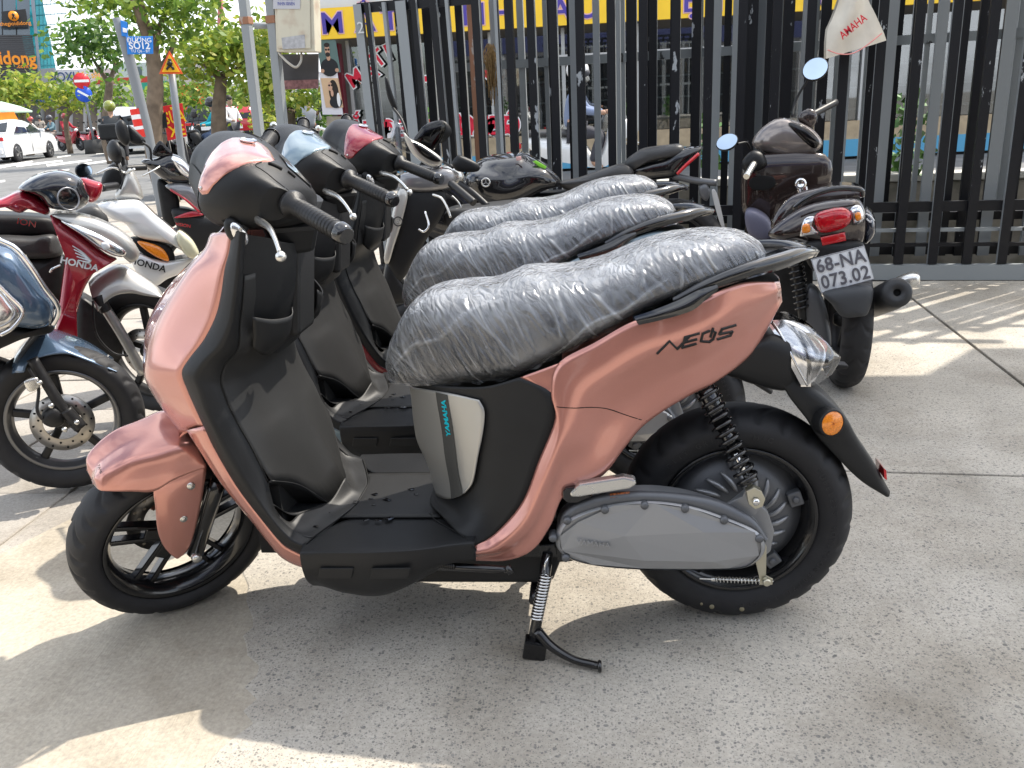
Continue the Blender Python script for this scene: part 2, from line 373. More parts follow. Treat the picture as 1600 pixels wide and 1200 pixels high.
def make_scooter():
    root = empty('electric_scooter')
    P = Y_
    # ---- painted front panel
    rows = []
    A = [((342, 362), (362, 361)), ((328, 384), (358, 392)), ((296, 412), (351, 420)), ((266, 444), (345, 462)), ((243, 478), (336, 497)), ((229, 510), (318, 532)),
         ((225, 545), (296, 560)), ((226, 582), (284, 582)), ((240, 612), (291, 606)), ((262, 640), (303, 634)), ((291, 672), (318, 667))]
    for i, (a, b) in enumerate(A):
        p1 = P(*a, -.06); p3 = P(*b, -.212); p0 = p1+Vector((-.014, .06, .004))
        mid = p1.lerp(p3, .5)+Vector((-.018, -.022, 0)); q = p1.lerp(p3, .22)+Vector((-.012, -.014, 0))
        rows.append([p0, p1, q, mid, p3])
    MB().surf(rows, 44, 22, mir=True).build('front_panel', M_paint, root, solid=.003)
    # lower painted strip
    B = [((293, 672), (319, 666)), ((315, 705), (336, 703)), ((350, 757), (371, 762)), ((395, 812), (409, 812)), ((430, 857), (437, 846)), ((455, 879), (453, 858)), ((500, 894), (483, 871)), ((540, 903), (530, 880))]
    rows = []
    for i, (a, b) in enumerate(B):
        f = i/(len(B)-1); p1 = P(*a, -.175-.01*f); p3 = P(*b, -.216+.0*f); p0 = Vector((p1.x+.05, 0, p1.z-.01)); rows.append([p0, Vector((p1.x+.03, -.12, p1.z)), p1, p1.lerp(p3, .5)+Vector((-.006, -.006, 0)), p3])
    MB().surf(rows, 30, 14, mir=True).build('lower_strip', M_paint, root, solid=.003)
    # ---- leg shield trim
    T = [((362, 361), (377, 362), (384, 366)), ((358, 392), (374, 395), (382, 398)), ((351, 420), (372, 425), (380, 432)), ((345, 462), (367, 466), (378, 470)), ((336, 497), (361, 505), (374, 508)),
         ((318, 532), (345, 540), (371, 545)), ((296, 560), (320, 565), (350, 572)), ((284, 582), (306, 588), (344, 595)), ((291, 606), (313, 610), (349, 615)), ((303, 634), (322, 640), (359, 640)),
         ((318, 667), (335, 668), (373, 667)), ((335, 703), (352, 703), (393, 702)), ((370, 762), (386, 760), (417, 752)), ((408, 812), (425, 812), (432, 800)), ((436, 846), (450, 840), (455, 826)), ((452, 858), (466, 850), (472, 835)), ((482, 873), (492, 857), (491, 841))]
    ra, rb, seam = [], [], []
    for a, b, c in T:
        p, q, s_ = P(*a, -.214), P(*b, -.236), P(*c, -.208); seam.append(s_)
        ra.append([p+Vector((.004, .006, 0)), p, p.lerp(q, .5)+Vector((0, -.003, 0)), q]); rb.append([q, q.lerp(s_, .5)+Vector((.004, 0, 0)), s_])
    mb = MB(); mb.surf(ra, 64, 8, mir=True); mb.surf(rb, 64, 7, mir=True); mb.build('leg_shield_trim', M_plast, root, fix=True)
    # ---- inner leg shield
    rows = []
    for k in range(2, 12):
        s_ = seam[k]; b = .05 if k > 4 else .03
        rows.append([s_, s_+Vector((b*.55, .05, 0)), s_+Vector((b*.9, .12, 0)), Vector((s_.x+b, 0, s_.z))])
    rows.append([P(424, 750, -.207), P(468, 757, -.14), P(512, 784, -.075), P(538, 748, 0)])
    MB().surf(rows, 40, 16, mir=True).build('inner_leg_shield', M_plast2, root, solid=.003)
    mb = MB()
    for k in range(7, 12):   # seam bead
        pass
    mb.tube([s+Vector((.002, .0, .001)) for s in seam[2:13]], .0016, 5, n=60, mir=True); mb.build('shield_seam', M_seam, root)
    # toe pockets
    r0 = [P(424, 750, -.207), P(468, 757, -.14), P(512, 784, -.075)]
    r2 = [P(428, 790, -.204), P(462, 806, -.155), P(514, 786, -.072)]
    r1 = [(a+b)/2+Vector((-.06, .01, -.005)) for a, b in zip(r0, r2)]
    MB().surf([r0, r1, r2], 14, 14, mir=True).build('toe_pocket', M_plast, root, solid=.002)
    # front foot ramp
    inn = [seam[12]+Vector((.003, 0, -.004)), P(428, 792, -.204), P(451, 815, -.185), P(470, 801, -.148), P(513, 785, -.074), P(539, 747, 0)]
    FZ = .303
    outr = [seam[13], seam[14]+Vector((0, 0, -.003)), Vector((.404, -.205, FZ)), Vector((.434, -.124, FZ)), Vector((.452, -.06, FZ)), Vector((.456, 0, FZ))]
    rows = [inn, [(a+b)/2+Vector((-.004, 0, -.006)) for a, b in zip(inn, outr)], outr]
    MB().surf(rows, 14, 34, mir=True).build('foot_ramp', M_plast2, root, solid=.003)
    # ---- floor: centre panel and side boards
    mb = MB()
    cp = [[Vector((x, y, FZ+.001+.002*(1-(y/.12)**2))) for y in (-.118, -.06, 0, .06, .118)] for x in (.437, .456, .5, .56, .66)]
    cp[0] = [Vector((.437, -.118, FZ)), Vector((.455, -.06, FZ+.001)), Vector((.459, 0, FZ+.001)), Vector((.455, .06, FZ+.001)), Vector((.437, .118, FZ))]
    mb.surf(cp, 16, 16); mb.build('floor_panel', M_plast2, root, solid=.004)
    st = [(.388, .262, .188), (.41, .262, .186), (.46, .2625, .17), (.54, .262, .165), (.63, .252, .168), (.70, .232, .18), (.748, .222, .20)]
    rows = []
    for x, w, zb in st:
        yi = .121 if x > .45 else (.205-(x-.388)/.062*.084)
        cut = max(0, min(1, (x-.60)/.05))*.055
        rows.append([Vector((x, -yi, FZ-.002)), Vector((x, -(yi+w)/2, FZ-.002)), Vector((x, -w+.010, FZ-.005)), Vector((x, -w+.001, FZ-.014)), Vector((x, -w+.004, FZ-.05)), Vector((x, -w+.02, max(zb+.03, zb+cut+.02))), Vector((x, -w+.05, zb+cut))])
    mb = MB(); mb.surf(rows, 40, 40, mir=True); mb.build('side_board', M_plast, root, solid=.004)
    mb = MB()  # raised pads on the board's side
    for x0, x1 in ((.42, .50), (.53, .62)):
        for z0, z1 in ((.262, .235),):
            q = [Vector((x0+.008, -.2625, z0)), Vector((x1, -.261, z0)), Vector((x1-.008, -.2575, z1)), Vector((x0, -.259, z1))]
            mb.prism(q, (0, -.004, 0), mir=True)
    mb.build('board_pad', M_plast, root, bevel=.002)
    mb = MB()
    mb.tube([Vector((.436, -.1195, FZ+.0005)), Vector((.55, -.1195, FZ+.0005)), Vector((.66, -.1195, FZ+.0005))], .0018, 5, mir=True)
    mb.tube([Vector((.395, -.235, FZ-.002)), Vector((.404, -.205, FZ+.001)), Vector((.434, -.124, FZ+.001)), Vector((.454, -.06, FZ+.0015)), Vector((.4575, 0, FZ+.0015)), Vector((.454, .06, FZ+.0015)), Vector((.434, .124, FZ+.001)), Vector((.404, .205, FZ+.001))], .0018, 5, n=40)
    mb.tube([Vector((.632, -.10, FZ+.001)), Vector((.655, -.135, FZ-.001)), Vector((.72, -.2, FZ-.001)), Vector((.752, -.228, FZ-.02))], .0018, 5, n=14, mir=True)
    mb.build('floor_seam', M_seam, root)
    mb = MB(); rw_ = random.Random(4)
    for x, y, r in ((500, 806, 5), (511, 801, 3), (493, 822, 3), (583, 788, 2.5), (571, 812, 4), (590, 813, 4), (607, 810, 6), (586, 772, 4), (643, 764, 4), (650, 772, 3), (605, 780, 5), (555, 783, 3), (579, 779, 3)):
        c = Z_(x, y, FZ+.0045); k = r*.0013; n_ = 12; a0 = rw_.uniform(0, 6); pts = [c+Vector((k*(1.5+.5*math.sin(3*t+a0))*math.cos(t), k*(1+.35*math.sin(2*t+a0))*math.sin(t), 0)) for t in [2*math.pi*q/n_ for q in range(n_)]]
        mb.add(pts+[c+Vector((0, 0, .0012))], [(q, (q+1) % n_, n_) for q in range(n_)])
    wd_ = mb.build('water_drops', mat('water_on_plastic', (.004, .004, .005), .05), root, split=False); wd_['kind'] = 'stuff'
    # belly
    MB().prism([Vector((.36, -.14, .15)), Vector((.9, -.14, .15)), Vector((.95, -.12, .27)), Vector((.36, -.14, .28))], (0, .28, 0)).build('belly_pan', M_plast, root, bevel=.01)
    # ---- under-seat panel (dark) and silver cover
    D = [[(641, 598, -.02), (668, 600, -.085), (705, 604, -.125), (760, 604, -.155), (812, 590, -.168)],
         [(646, 620, -.02), (674, 626, -.085), (710, 628, -.128), (768, 628, -.158), (861, 614, -.178)],
         [(649, 648, -.02), (678, 655, -.085), (713, 658, -.13), (772, 658, -.162), (867, 655, -.183)],
         [(655, 690, -.02), (684, 705, -.085), (718, 710, -.132), (768, 718, -.166), (842, 718, -.186)],
         [(671, 726, -.02), (694, 745, -.085), (722, 755, -.134), (760, 770, -.17), (815, 785, -.189)],
         [(682, 770, -.03), (700, 785, -.095), (722, 795, -.145), (748, 808, -.178), (773, 834, -.191)],
         [(672, 786, -.06), (690, 806, -.13), (705, 822, -.175), (722, 838, -.2), (741, 853, -.205)]]
    rows = []
    for r in D:
        q = [P(*p) for p in r]; q = [Vector((q[0].x-.004, 0, q[0].z+.003))]+q; rows.append(q)
    dk = MB().surf(rows, 40, 30, mir=True).build('under_seat_panel', M_plast, root, solid=.003)
    S = [[(645, 603, -.02), (672, 608, -.085), (708, 614, -.126), (750, 624, -.152)],
         [(648, 630, -.02), (675, 633, -.085), (712, 637, -.13), (758, 642, -.158)],
         [(651, 660, -.02), (680, 667, -.085), (715, 670, -.132), (756, 672, -.162)],
         [(657, 692, -.02), (685, 706, -.085), (718, 711, -.134), (748, 712, -.162)],
         [(672, 726, -.02), (695, 745, -.085), (718, 752, -.134), (740, 752, -.16)],
         [(684, 772, -.03), (700, 778, -.09), (714, 776, -.13), (728, 769, -.155)]]
    rows = []
    for r in S:
        q = [P(*p)+Vector((-.0005, -.0035, 0)) for p in r]; q = [Vector((q[0].x-.005, 0, q[0].z+.003))]+q; rows.append(q)
    sv = MB().surf(rows, 34, 30, mir=True).build('silver_cover', M_silver, root, solid=.003)
    rows = [[P(676, 611, -.101)+Vector((-.002, -.012, 0)), P(699, 614, -.117)+Vector((-.001, -.008, 0))], [P(688, 670, -.101)+Vector((-.002, -.012, 0)), P(709, 670, -.122)+Vector((-.001, -.008, 0))], [P(698, 728, -.10)+Vector((-.002, -.01, 0)), P(719, 730, -.125)+Vector((-.001, -.008, 0))], [P(707, 775, -.106)+Vector((-.001, -.006, 0)), P(728, 768, -.14)+Vector((0, -.004, 0))]]
    st_ = MB().surf([[p+Vector((-.004, -.012, 0)) for p in r] for r in rows], 30, 14, mir=False).build('dark_stripe', M_stripe, sv, wrap=(sv, 'OUTSIDE_SURFACE', .0014))
    a, b = P(697, 677, -.131), P(690, 632, -.128)
    yt = text_mesh('maker_lettering', 'YAMAHA', .019, M_cyan, frame((a+b)/2+Vector((-.002, -.004, 0)), b-a, Vector((-.8, .75, .1))), sv, bold=.0007, sx=1.02)
    sw = yt.modifiers.new('w', 'SHRINKWRAP'); sw.target = sv; sw.wrap_method = 'NEAREST_SURFACEPOINT'; sw.wrap_mode = 'OUTSIDE_SURFACE'; sw.offset = .0024
    # ---- painted tail body
    Aa = [(740, 852, -.203), (772, 835, -.192), (815, 786, -.19), (842, 719, -.187), (867, 655, -.184), (861, 614, -.179), (872, 568, -.172), (930, 535, -.172), (990, 502, -.172), (1050, 487, -.168), (1105, 463, -.155), (1160, 442, -.125), (1218, 440, -.06)]
    Dd = [(740, 876, -.185), (792, 876, -.185), (832, 860, -.19), (860, 822, -.19), (884, 772, -.182), (940, 744, -.168), (975, 700, -.155), (1002, 668, -.146), (1040, 640, -.138), (1080, 617, -.128), (1125, 593, -.112), (1178, 549, -.085), (1222, 472, -.05)]
    rows = []
    for i, (a, d) in enumerate(zip(Aa, Dd)):
        pa, pd = P(*a), P(*d); f = min(1, max(0, (i-4)/3)); g = 1 if i < 11 else .5
        pts = [pa]
        for t, bl in ((.3, .016), (.5, .013-.004*f), (.7, .004-.002*f)): pts.append(pa.lerp(pd, t)+Vector((0, -bl*g, 0)))
        pts.append(pd); pts.append(pd+Vector((-.004, .03, .012)))
        rows.append(pts)
    rb_ = MB().surf(rows, 70, 26, mir=True)
    tri = [[P(812, 590, -.167), P(842, 579, -.169), P(872, 568, -.171)], [P(828, 597, -.170), P(848, 592, -.172), P(872, 580, -.1735)], [P(846, 606, -.1745), P(856, 604, -.175), P(868, 592, -.1755)], [P(860, 613, -.1775), P(862, 612, -.178), P(866, 604, -.178)]]
    rb_.surf(tri, 10, 8, mir=True)
    # tail end cap
    e0, e1 = P(1218, 440, -.06), P(1222, 472, -.05); cap = [[e0, e1], [e0+Vector((.006, .03, 0)), e1+Vector((.006, .025, 0))], [e0+Vector((.008, .06, 0)), e1+Vector((.008, .05, 0))]]
    rb_.surf(cap, 8, 4, mir=True)
    MB().surf([[P(*Aa[i])+Vector((0, .004, -.002)), P(*Aa[i])*Vector((1, 0, 1)).x if False else Vector((P(*Aa[i]).x, -.04, P(*Aa[i]).z+.004)), Vector((P(*Aa[i]).x, .0, P(*Aa[i]).z+.006))] for i in range(8, 13)], 16, 8, mir=True).build('tail_top', M_plast, root)
    body = rb_.build('rear_body', M_paint, root, solid=.003)
    # panel gap line
    g_ = MB(); g_.tube([P(869, 636, -.1875), P(900, 640, -.1965), P(950, 647, -.19), P(1012, 660, -.150)], .0009, 4, n=20)
    gl_ = g_.build('panel_gap', M_seam, body, wrap=(body, 'ON_SURFACE', .0002))
    # model lettering on the tail, drawn as strokes
    L_ = [[(1027, 552), (1046, 533), (1058, 545), (1076, 527)], [(1066, 543), (1087, 537)], [(1066, 543), (1070, 527), (1092, 521)], [(1069, 535), (1088, 530)],
          [(1095, 533), (1098, 521), (1108, 517)], [(1112, 516), (1118, 519), (1114, 530), (1108, 534), (1095, 533)], [(1110, 526), (1114, 513)], [(1121, 530), (1141, 524), (1144, 518), (1124, 522), (1128, 514), (1149, 508)]]
    bv = BVHTree.FromPolygons([v.co.copy() for v in body.data.vertices], [tuple(p.vertices) for p in body.data.polygons])
    def on_body(x, y, e):
        d = _ray(x, y).normalized(); h_, n0, _, _ = bv.ray_cast(CAM_POS, d)
        if h_ is None: return P(x, y, -.17)
        if n0.dot(d) > 0: n0 = -n0
        return h_+n0*e
    mb = MB()
    for s_ in L_:
        for (x0, y0), (x1, y1) in zip(s_, s_[1:]):
            ln = math.hypot(x1-x0, y1-y0); ux, uy = (x1-x0)/ln, (y1-y0)/ln; wx, wy = -uy*1.75, ux*1.75; n_ = 8; lo, hi = [], []
            for k in range(n_+1):
                f = -1.2/ln+(1+2.4/ln)*k/n_; x, y = x0+(x1-x0)*f, y0+(y1-y0)*f
                hi.append([on_body(x-wx, y-wy, .0003), on_body(x-wx*.9, y-wy*.9, .0016), on_body(x+wx*.9, y+wy*.9, .0016), on_body(x+wx, y+wy, .0003)])
            mb.grid(hi)
    mb.build('model_lettering', M_ink, body, split=False)
    # ---- seat and wrapping film
    top = [(607, 560), (613, 528), (632, 478), (662, 452), (705, 444), (765, 438), (815, 421), (870, 419), (930, 408), (990, 385), (1050, 369), (1110, 362), (1160, 365), (1188, 380), (1196, 398)]
    bot = [(608, 592), (622, 600), (660, 603), (700, 602), (750, 600), (795, 594), (840, 575), (895, 548), (950, 520), (1005, 490), (1060, 466), (1110, 445), (1150, 428), (1180, 415), (1194, 405)]
    wid = [.03, .06, .095, .118, .132, .142, .15, .153, .15, .145, .138, .13, .115, .09, .05]
    def seat_rows(gr):
        rows = []
        for (a, b, w_) in zip(top, bot, wid):
            pb = P(*b, -w_); pt = P(*a, w_*.45)           # upper outline is the far shoulder
            x = pb.x; zt = pt.z; zb = pb.z
            xt = x+(pt.x-pb.x)*.55
            k = w_+gr; h = zt-zb
            rows.append([Vector((x, -k*.80, zb-gr)), Vector((x, -k, zb+h*.18)), Vector((x*.6+xt*.4, -k*.97, zb+h*.52)), Vector((xt, -k*.82, zb+h*.86+gr*.6)), Vector((xt, -k*.45, zt+.003+gr)), Vector((xt, 0, zt+.006+gr)),
                         Vector((xt, k*.45, zt+.003+gr)), Vector((xt, k*.82, zb+h*.86+gr*.6)), Vector((x*.6+xt*.4, k*.97, zb+h*.52)), Vector((x, k, zb+h*.18)), Vector((x, k*.80, zb-gr))])
        return rows
    mb = MB(); rs = seat_rows(0); mb.surf(rs, 60, 34); mb.build('seat', M_seat, root)
    rs = seat_rows(.006); fm = MB(); nu, nv = 400, 140; rk_ = random.Random(19)
    streaks = [(rk_.uniform(.0, .80)**1.15, rk_.uniform(.2, .55), rk_.uniform(.26, .40), rk_.uniform(.02, .2), rk_.uniform(.15, .75), rk_.uniform(.0014, .0030), rk_.uniform(-.15, .15)) for _ in range(30)]
    rr = [[cr(r, k/(nv-1)) for k in range(nv)] for r in rs]
    g = []; fv = []
    for i in range(nu):
        row = []
        for k in range(nv):
            p = cr([r[k] for r in rr], i/(nu-1)); s_ = k/(nv-1)
            out_ = Vector((0, (s_-.5)*2, .5)).normalized(); side = max(0, min(1, (abs(s_-.5)*2-.35)/.25))
            w1 = noise.noise(Vector((p.x*5, p.y*5, p.z*5))); w2 = noise.noise(Vector((p.x*11+7, p.y*9, p.z*11)))
            u = p.x*44+p.z*27+w1*.9; f1 = (1-abs(math.sin(u)))**10*max(0, .25+w2*1.5)*(.12+.88*side)
            w3 = noise.noise(Vector((p.x*4+3, p.y*4, p.z*4+9))); u4 = p.x*71+p.z*36+w3*2.5; f1 += (1-abs(math.sin(u4)))**8*max(0, w3*1.6)*side*.6
            u2 = p.x*21-p.z*30+4+w2*.7; f2 = (1-abs(math.sin(u2)))**12*max(0, -.12-w1*1.2)
            u3 = p.x*62+p.y*44+w2*3.5; f3 = (1-abs(math.sin(u3)))**4*max(0, w1*.9+.15)*(1-side)*.6
            cr_ = noise.fractal(Vector((p.x*17, p.y*17, p.z*17)), 1.0, 2.0, 4)*.0018
            su = i/(nu-1); sv = s_ if s_ < .5 else 1-s_; f5 = 0
            for U0, kk, s0, s1, am, ww, bb in streaks:
                if s1 < sv < s0:
                    q_ = (s0-sv)/(s0-s1); dd_ = abs(su-(U0+kk*(s0-sv)*.55+bb*q_*q_*.25))
                    if dd_ < ww*2: f5 = max(f5, am*(1-dd_/(ww*2))*min(1, 5*q_, 5*(1-q_)))
            f1 = f1*.45+f5*.8
            flare = .007*max(0, abs(s_-.5)*2-.84)/.16
            q = p+out_*((f1+f2)*.0045+f3*.003+cr_+.002+flare)
            if k in (0, nv-1): q.z += noise.noise(Vector((p.x*40, 0, 1)))*.007
            row.append(q); fv.append(min(1, f1+f2+f3*.7+(1-side)*(.38+.5*max(0, noise.noise(Vector((p.x*34, p.y*22, p.z*22)))+.05))+side*.04))  # top haze and sparkle painted in for sky sheen; creases whitened too
        g.append(row)
    fm.grid(g); fm.f = [tuple(reversed(f)) for f in fm.f]; fl = fm.build('plastic_wrap', M_film, root, fix=False)
    at = fl.data.attributes.new('fold_and_sheen', 'FLOAT', 'POINT'); at.data.foreach_set('value', fv)
    # ---- grab rail
    mb = MB()
    path = [P(1052, 474, -.165), P(1105, 449, -.16), P(1165, 428, -.145), P(1225, 411, -.105), P(1262, 398, -.055), Vector((1.463, 0, .838))]
    g = []
    n = 40
    for i, p in enumerate(curve(path, n)):
        f = i/(n-1); ins = .012+.028*min(1, f*1.6); hgt = .009+.006*math.sin(f*3.1)
        t = (curve(path, n)[min(i+1, n-1)]-curve(path, n)[max(i-1, 0)]).normalized(); inn_ = Vector((-t.y, t.x, 0)).normalized()
        if inn_.y < 0 and f < .9: inn_ = -inn_
        if f > .97: inn_ = Vector((-1, 0, 0))
        g.append([p+Vector((0, 0, hgt*.3)), p+inn_*.006+Vector((0, 0, hgt)), p+inn_*ins+Vector((0, 0, hgt*1.1)), p+inn_*(ins+.004), p+inn_*ins*.8-Vector((0, 0, hgt)), p+inn_*.006-Vector((0, 0, hgt*.9))])
    mb.grid(g, True, mir=True, cv=True)
    # front blade of the rail lying along the body
    bl = [[P(990, 494, -.176), P(998, 507, -.178)], [P(1020, 484, -.177), P(1030, 500, -.181)], [P(1060, 468, -.171), P(1078, 486, -.176)], [P(1090, 453, -.164), P(1100, 470, -.168)], [P(1120, 444, -.156), P(1122, 452, -.158)]]
    bl = [[a+Vector((0, -.004, 0)), (a+b)/2+Vector((0, -.008, 0)), b+Vector((0, -.004, 0))] for a, b in bl]
    mb.surf(bl, 16, 7, mir=True)
    mb.surf([[Vector((1.30, 0, .838)), Vector((1.3, -.06, .836)), Vector((1.29, -.1, .828))], [Vector((1.36, 0, .842)), Vector((1.355, -.05, .841)), Vector((1.345, -.085, .836))], [Vector((1.43, 0, .846)), Vector((1.42, -.035, .846)), Vector((1.405, -.06, .845))]], 8, 8, mir=True)
    mb.build('grab_rail', M_gloss, root, solid=0)
    # ---- tail lamp unit, rear fender
    mb = MB()
    tl = [[P(1130, 585, -.08), P(1150, 560, -.085), P(1165, 545, -.08)], [P(1150, 590, -.075), P(1180, 560, -.085), P(1195, 530, -.075)], [P(1180, 600, -.07), P(1205, 565, -.085), P(1212, 528, -.07)], [P(1225, 610, -.065), P(1232, 570, -.08), P(1235, 535, -.065)], [P(1242, 600, -.06), P(1245, 570, -.06), P(1246, 540, -.06)]]
    tl = [[Vector((r[0].x, 0, r[0].z-.004))]+r+[Vector((r[2].x, 0, r[2].z+.004))] for r in tl]
    mb.surf(tl, 16, 16, mir=True); mb.build('tail_unit', M_plast, root)
    tr_ = [[(1206, 502, -.035), (1222, 525, -.06), (1240, 562, -.078), (1262, 603, -.085)], [(1240, 501, -.04), (1262, 528, -.07), (1270, 562, -.095), (1273, 602, -.09)], [(1268, 512, -.03), (1296, 540, -.06), (1300, 564, -.085), (1284, 596, -.085)], [(1275, 516, -.015), (1308, 551, -.045), (1313, 562, -.055), (1300, 585, -.06)], [(1272, 516, 0), (1304, 548, 0), (1306, 562, 0), (1292, 588, 0)]]
    mb = MB(); q = [[P(*p) for p in r] for r in tr_]; mb.surf(q, 21, 16, mir=True, lin_u=True); mb.build('tail_lens', M_lens, root)
    MB().surf([[p+Vector((-.012, .006, 0)) for p in r] for r in q[:3]], 9, 12, mir=True).build('lens_back', M_refl, root)
    MB().tube([P(1206, 502, -.036), P(1222, 525, -.061), P(1240, 562, -.079), P(1262, 603, -.086)], .0025, 6, n=16, mir=True).build('lens_rim', M_refl, root)
    mb = MB()
    mb.box(P(1252, 566, -.02), (.02, .10, .075)); mb.build('lamp_reflector', M_refl, root)
    MB().sphere(P(1280, 540, 0), .03, 14, 8, (.5, 1.3, .5)).build('tail_lamp', M_redl, root)
    MB().prism([P(1292, 568, .02), P(1326, 571, .02), P(1325, 576, .02), P(1290, 578, .02)], (0, .03, 0)).build('plate_light', M_plast, root, bevel=.002)
    f1 = [(1150, 573), (1190, 580), (1232, 585), (1262, 604), (1290, 625), (1320, 655), (1340, 690), (1365, 728), (1390, 774)]
    f0 = [(1148, 586), (1190, 590), (1222, 603), (1238, 625), (1262, 655), (1278, 680), (1305, 710), (1345, 750), (1384, 776)]
    ww = [.06, .065, .07, .075, .075, .07, .06, .045, .028]
    rows = []
    for a, b, w_ in zip(f1, f0, ww):
        pa, pb = P(*a, -w_*.85), P(*b, -w_); c_ = Vector((max(pa.x, pb.x)+.004, 0, max(pa.z, pb.z)+.004))
        rows.append([c_, (c_+pa)/2+Vector((.002, 0, .002)), pa, pa.lerp(pb, .5)+Vector((0, -.004, 0)), pb, pb+Vector((-.002, .012, 0))])
    MB().surf(rows, 36, 14, mir=True).build('rear_fender', M_plast, root, solid=.004)
    rc = P(1297, 660, -.085); m_ = frame(rc, (.93, .3, 0), (0, 0, 1))
    ax_ = Vector((.35, -.93, .1)).normalized(); q = ax_.to_track_quat('Z', 'Y').to_matrix().to_4x4()
    a_ = MB(); a_.lathe([(0, .012), (.02, .011), (.0255, .008)], rc, 'Z', 28, mtx=q); am = a_.build('side_reflector', M_amber, root)
    MB().lathe([(.0255, .009), (.0285, .009), (.03, .004), (.03, -.02)], rc, 'Z', 28, mtx=q).build('rim', M_plast, am)
    mb = MB()
    for k in range(6):
        a = k*math.pi/3+.3; d = Vector((math.cos(a), math.sin(a), 0)); mb.tube([rc+q.to_3x3() @ Vector((0, 0, .0122)), rc+q.to_3x3() @ (d*.0245+Vector((0, 0, .0092)))], .0006, 4)
    mb.build('facet_line', mat('amber_dark', (.5, .11, .0), .3), am)
    MB().prism([P(1381, 732, -.03), P(1385, 735, -.03), P(1386, 750, -.03), P(1382, 748, -.03)], (0, .06, 0)).build('rear_reflector', M_redl, root)
    # ---- rear wheel
    rc = Vector((1.309, 0, .257)); RR = .2565
    wh = empty('rear_wheel'); wh.parent = root
    tyre(MB(), rc, RR, .066, 26).build('tyre', M_rub, wh)
    MB().lathe([(.166, -.052), (.172, -.056), (.176, -.05), (.166, -.044), (.152, -.03), (.148, 0), (.152, .03), (.166, .044), (.176, .05), (.17, .056)], rc, 'Y', 72).build('rim', M_rim, wh)
    mb = MB(); mb.lathe([(.03, -.02), (.06, -.03), (.09, -.034), (.118, -.028), (.135, -.012), (.15, .0)], rc, 'Y', 60); mb.build('hub_disc', M_cover2, wh)
    mb = MB()
    for k in range(20):     # swirling cooling fins of the hub motor
        a = 2*math.pi*k/20; pts = []
        for j in range(6):
            r = .062+.052*j/5; aa = a+.10*j/5*3.2; pts.append(rc+Vector((r*math.cos(aa), -.038+.008*abs(j-2.5)/2.5, r*math.sin(aa))))
        mb.tube(pts, [.003, .0052, .006, .006, .005, .0025], 6, n=8)
    mb.build('cooling_fin', M_cover, wh, split=False)
    mb = MB()
    for k in range(5):
        a = R_(20+72*k); d = Vector((math.cos(a), 0, math.sin(a))); t_ = Vector((-d.z, 0, d.x)); rotm = Matrix((d, Vector((0, 1, 0)), t_)).transposed()
        mb.box(rc+d*.134+Vector((0, -.03, 0)), (.03, .022, .034), rotm); mb.lathe([(0, -.012), (.008, -.012), (.008, 0)], rc+d*.134+Vector((0, -.036, 0)), 'Y', 10)
    mb.build('hub_lug', M_cover2, wh, bevel=.003)
    # lettering and marks on the sidewall
    mb = MB()
    for a, col in ((R_(-104), 0), (R_(-110.5), 1), (R_(-86), 0)):
        p = rc+Vector((.215*math.cos(a), -.0665, .215*math.sin(a))); mb.lathe([(0, -.0008), (.0032 if col else .0055, -.0008), (.0032 if col else .0055, .002)], p, 'Y', 14)
    mb.build('paint_mark', mat('tyre_mark', (.25, .22, .14), .7), wh)
    sm_ = bpy.data.meshes.new('sidewall_lettering'); bm_ = bmesh.new(); k_ = 0
    for word, a_c in (('TUBELESS', 20), ('130/70-13 63P', -62), ('CITY GRIP', 118), ('M/C', 75), ('ROTATION', -20)):
        for j, ch in enumerate(word):
            an = R_(a_c-(j-len(word)/2)*4.3)
            if ch == ' ': continue
            rd = Vector((math.cos(an), 0, math.sin(an))); o_ = text_mesh('letter', ch, .016, M_rub, frame(rc+rd*.2045+Vector((0, -.0663, 0)), Vector((math.sin(an), 0, -math.cos(an))), rd), None, extrude=.0008); bm_.from_mesh(o_.data); bpy.data.objects.remove(o_)
    bm_.to_mesh(sm_); bm_.free(); sm_.materials.append(mat('rubber_letter', (.03, .03, .032), .5)); so_ = bpy.data.objects.new('sidewall_lettering', sm_); COL.objects.link(so_); so_.parent = wh; so_['kind'] = 'stuff'
    # ---- drive cover (swing arm)
    oc = [(868, 842), (872, 826), (884, 812), (920, 796), (970, 785), (1022, 782), (1080, 790), (1130, 806), (1178, 826), (1194, 842), (1196, 860), (1186, 876), (1160, 888), (1090, 891), (1000, 890), (930, 884), (888, 873), (871, 858)]
    o3 = [P(x, y, -.185) for x, y in oc]; cen = sum(o3, Vector())/len(o3)
    mb = MB(); n_ = len(o3)
    dense = [];
    for i in range(n_):
        for f in (0, .25, .5, .75):
            p0, p1, p2, p3 = o3[i-1], o3[i], o3[(i+1) % n_], o3[(i+2) % n_]
            dense.append(((p1*2)+(p2-p0)*f+(p0*2-p1*5+p2*4-p3)*f*f+(p1*3-p0-p2*3+p3)*f**3)*.5)
    def ins(k, dy): return [p.lerp(cen, k)+Vector((0, dy, 0)) for p in dense]
    mb.grid([[p+Vector((0, .075, 0)) for p in dense], [p+Vector((0, .004, 0)) for p in dense], ins(.015, -.002), ins(.045, -.006)], True, cv=True)
    cv_ = mb.build('drive_cover', M_cover, root)
    # faceted face of the cover
    def F(x, y, yy): return P(x, y, yy)
    rim_ = ins(.045, -.006)
    yk = -.191
    mb = MB()
    c1 = [(880, 838), (888, 825), (905, 816)]
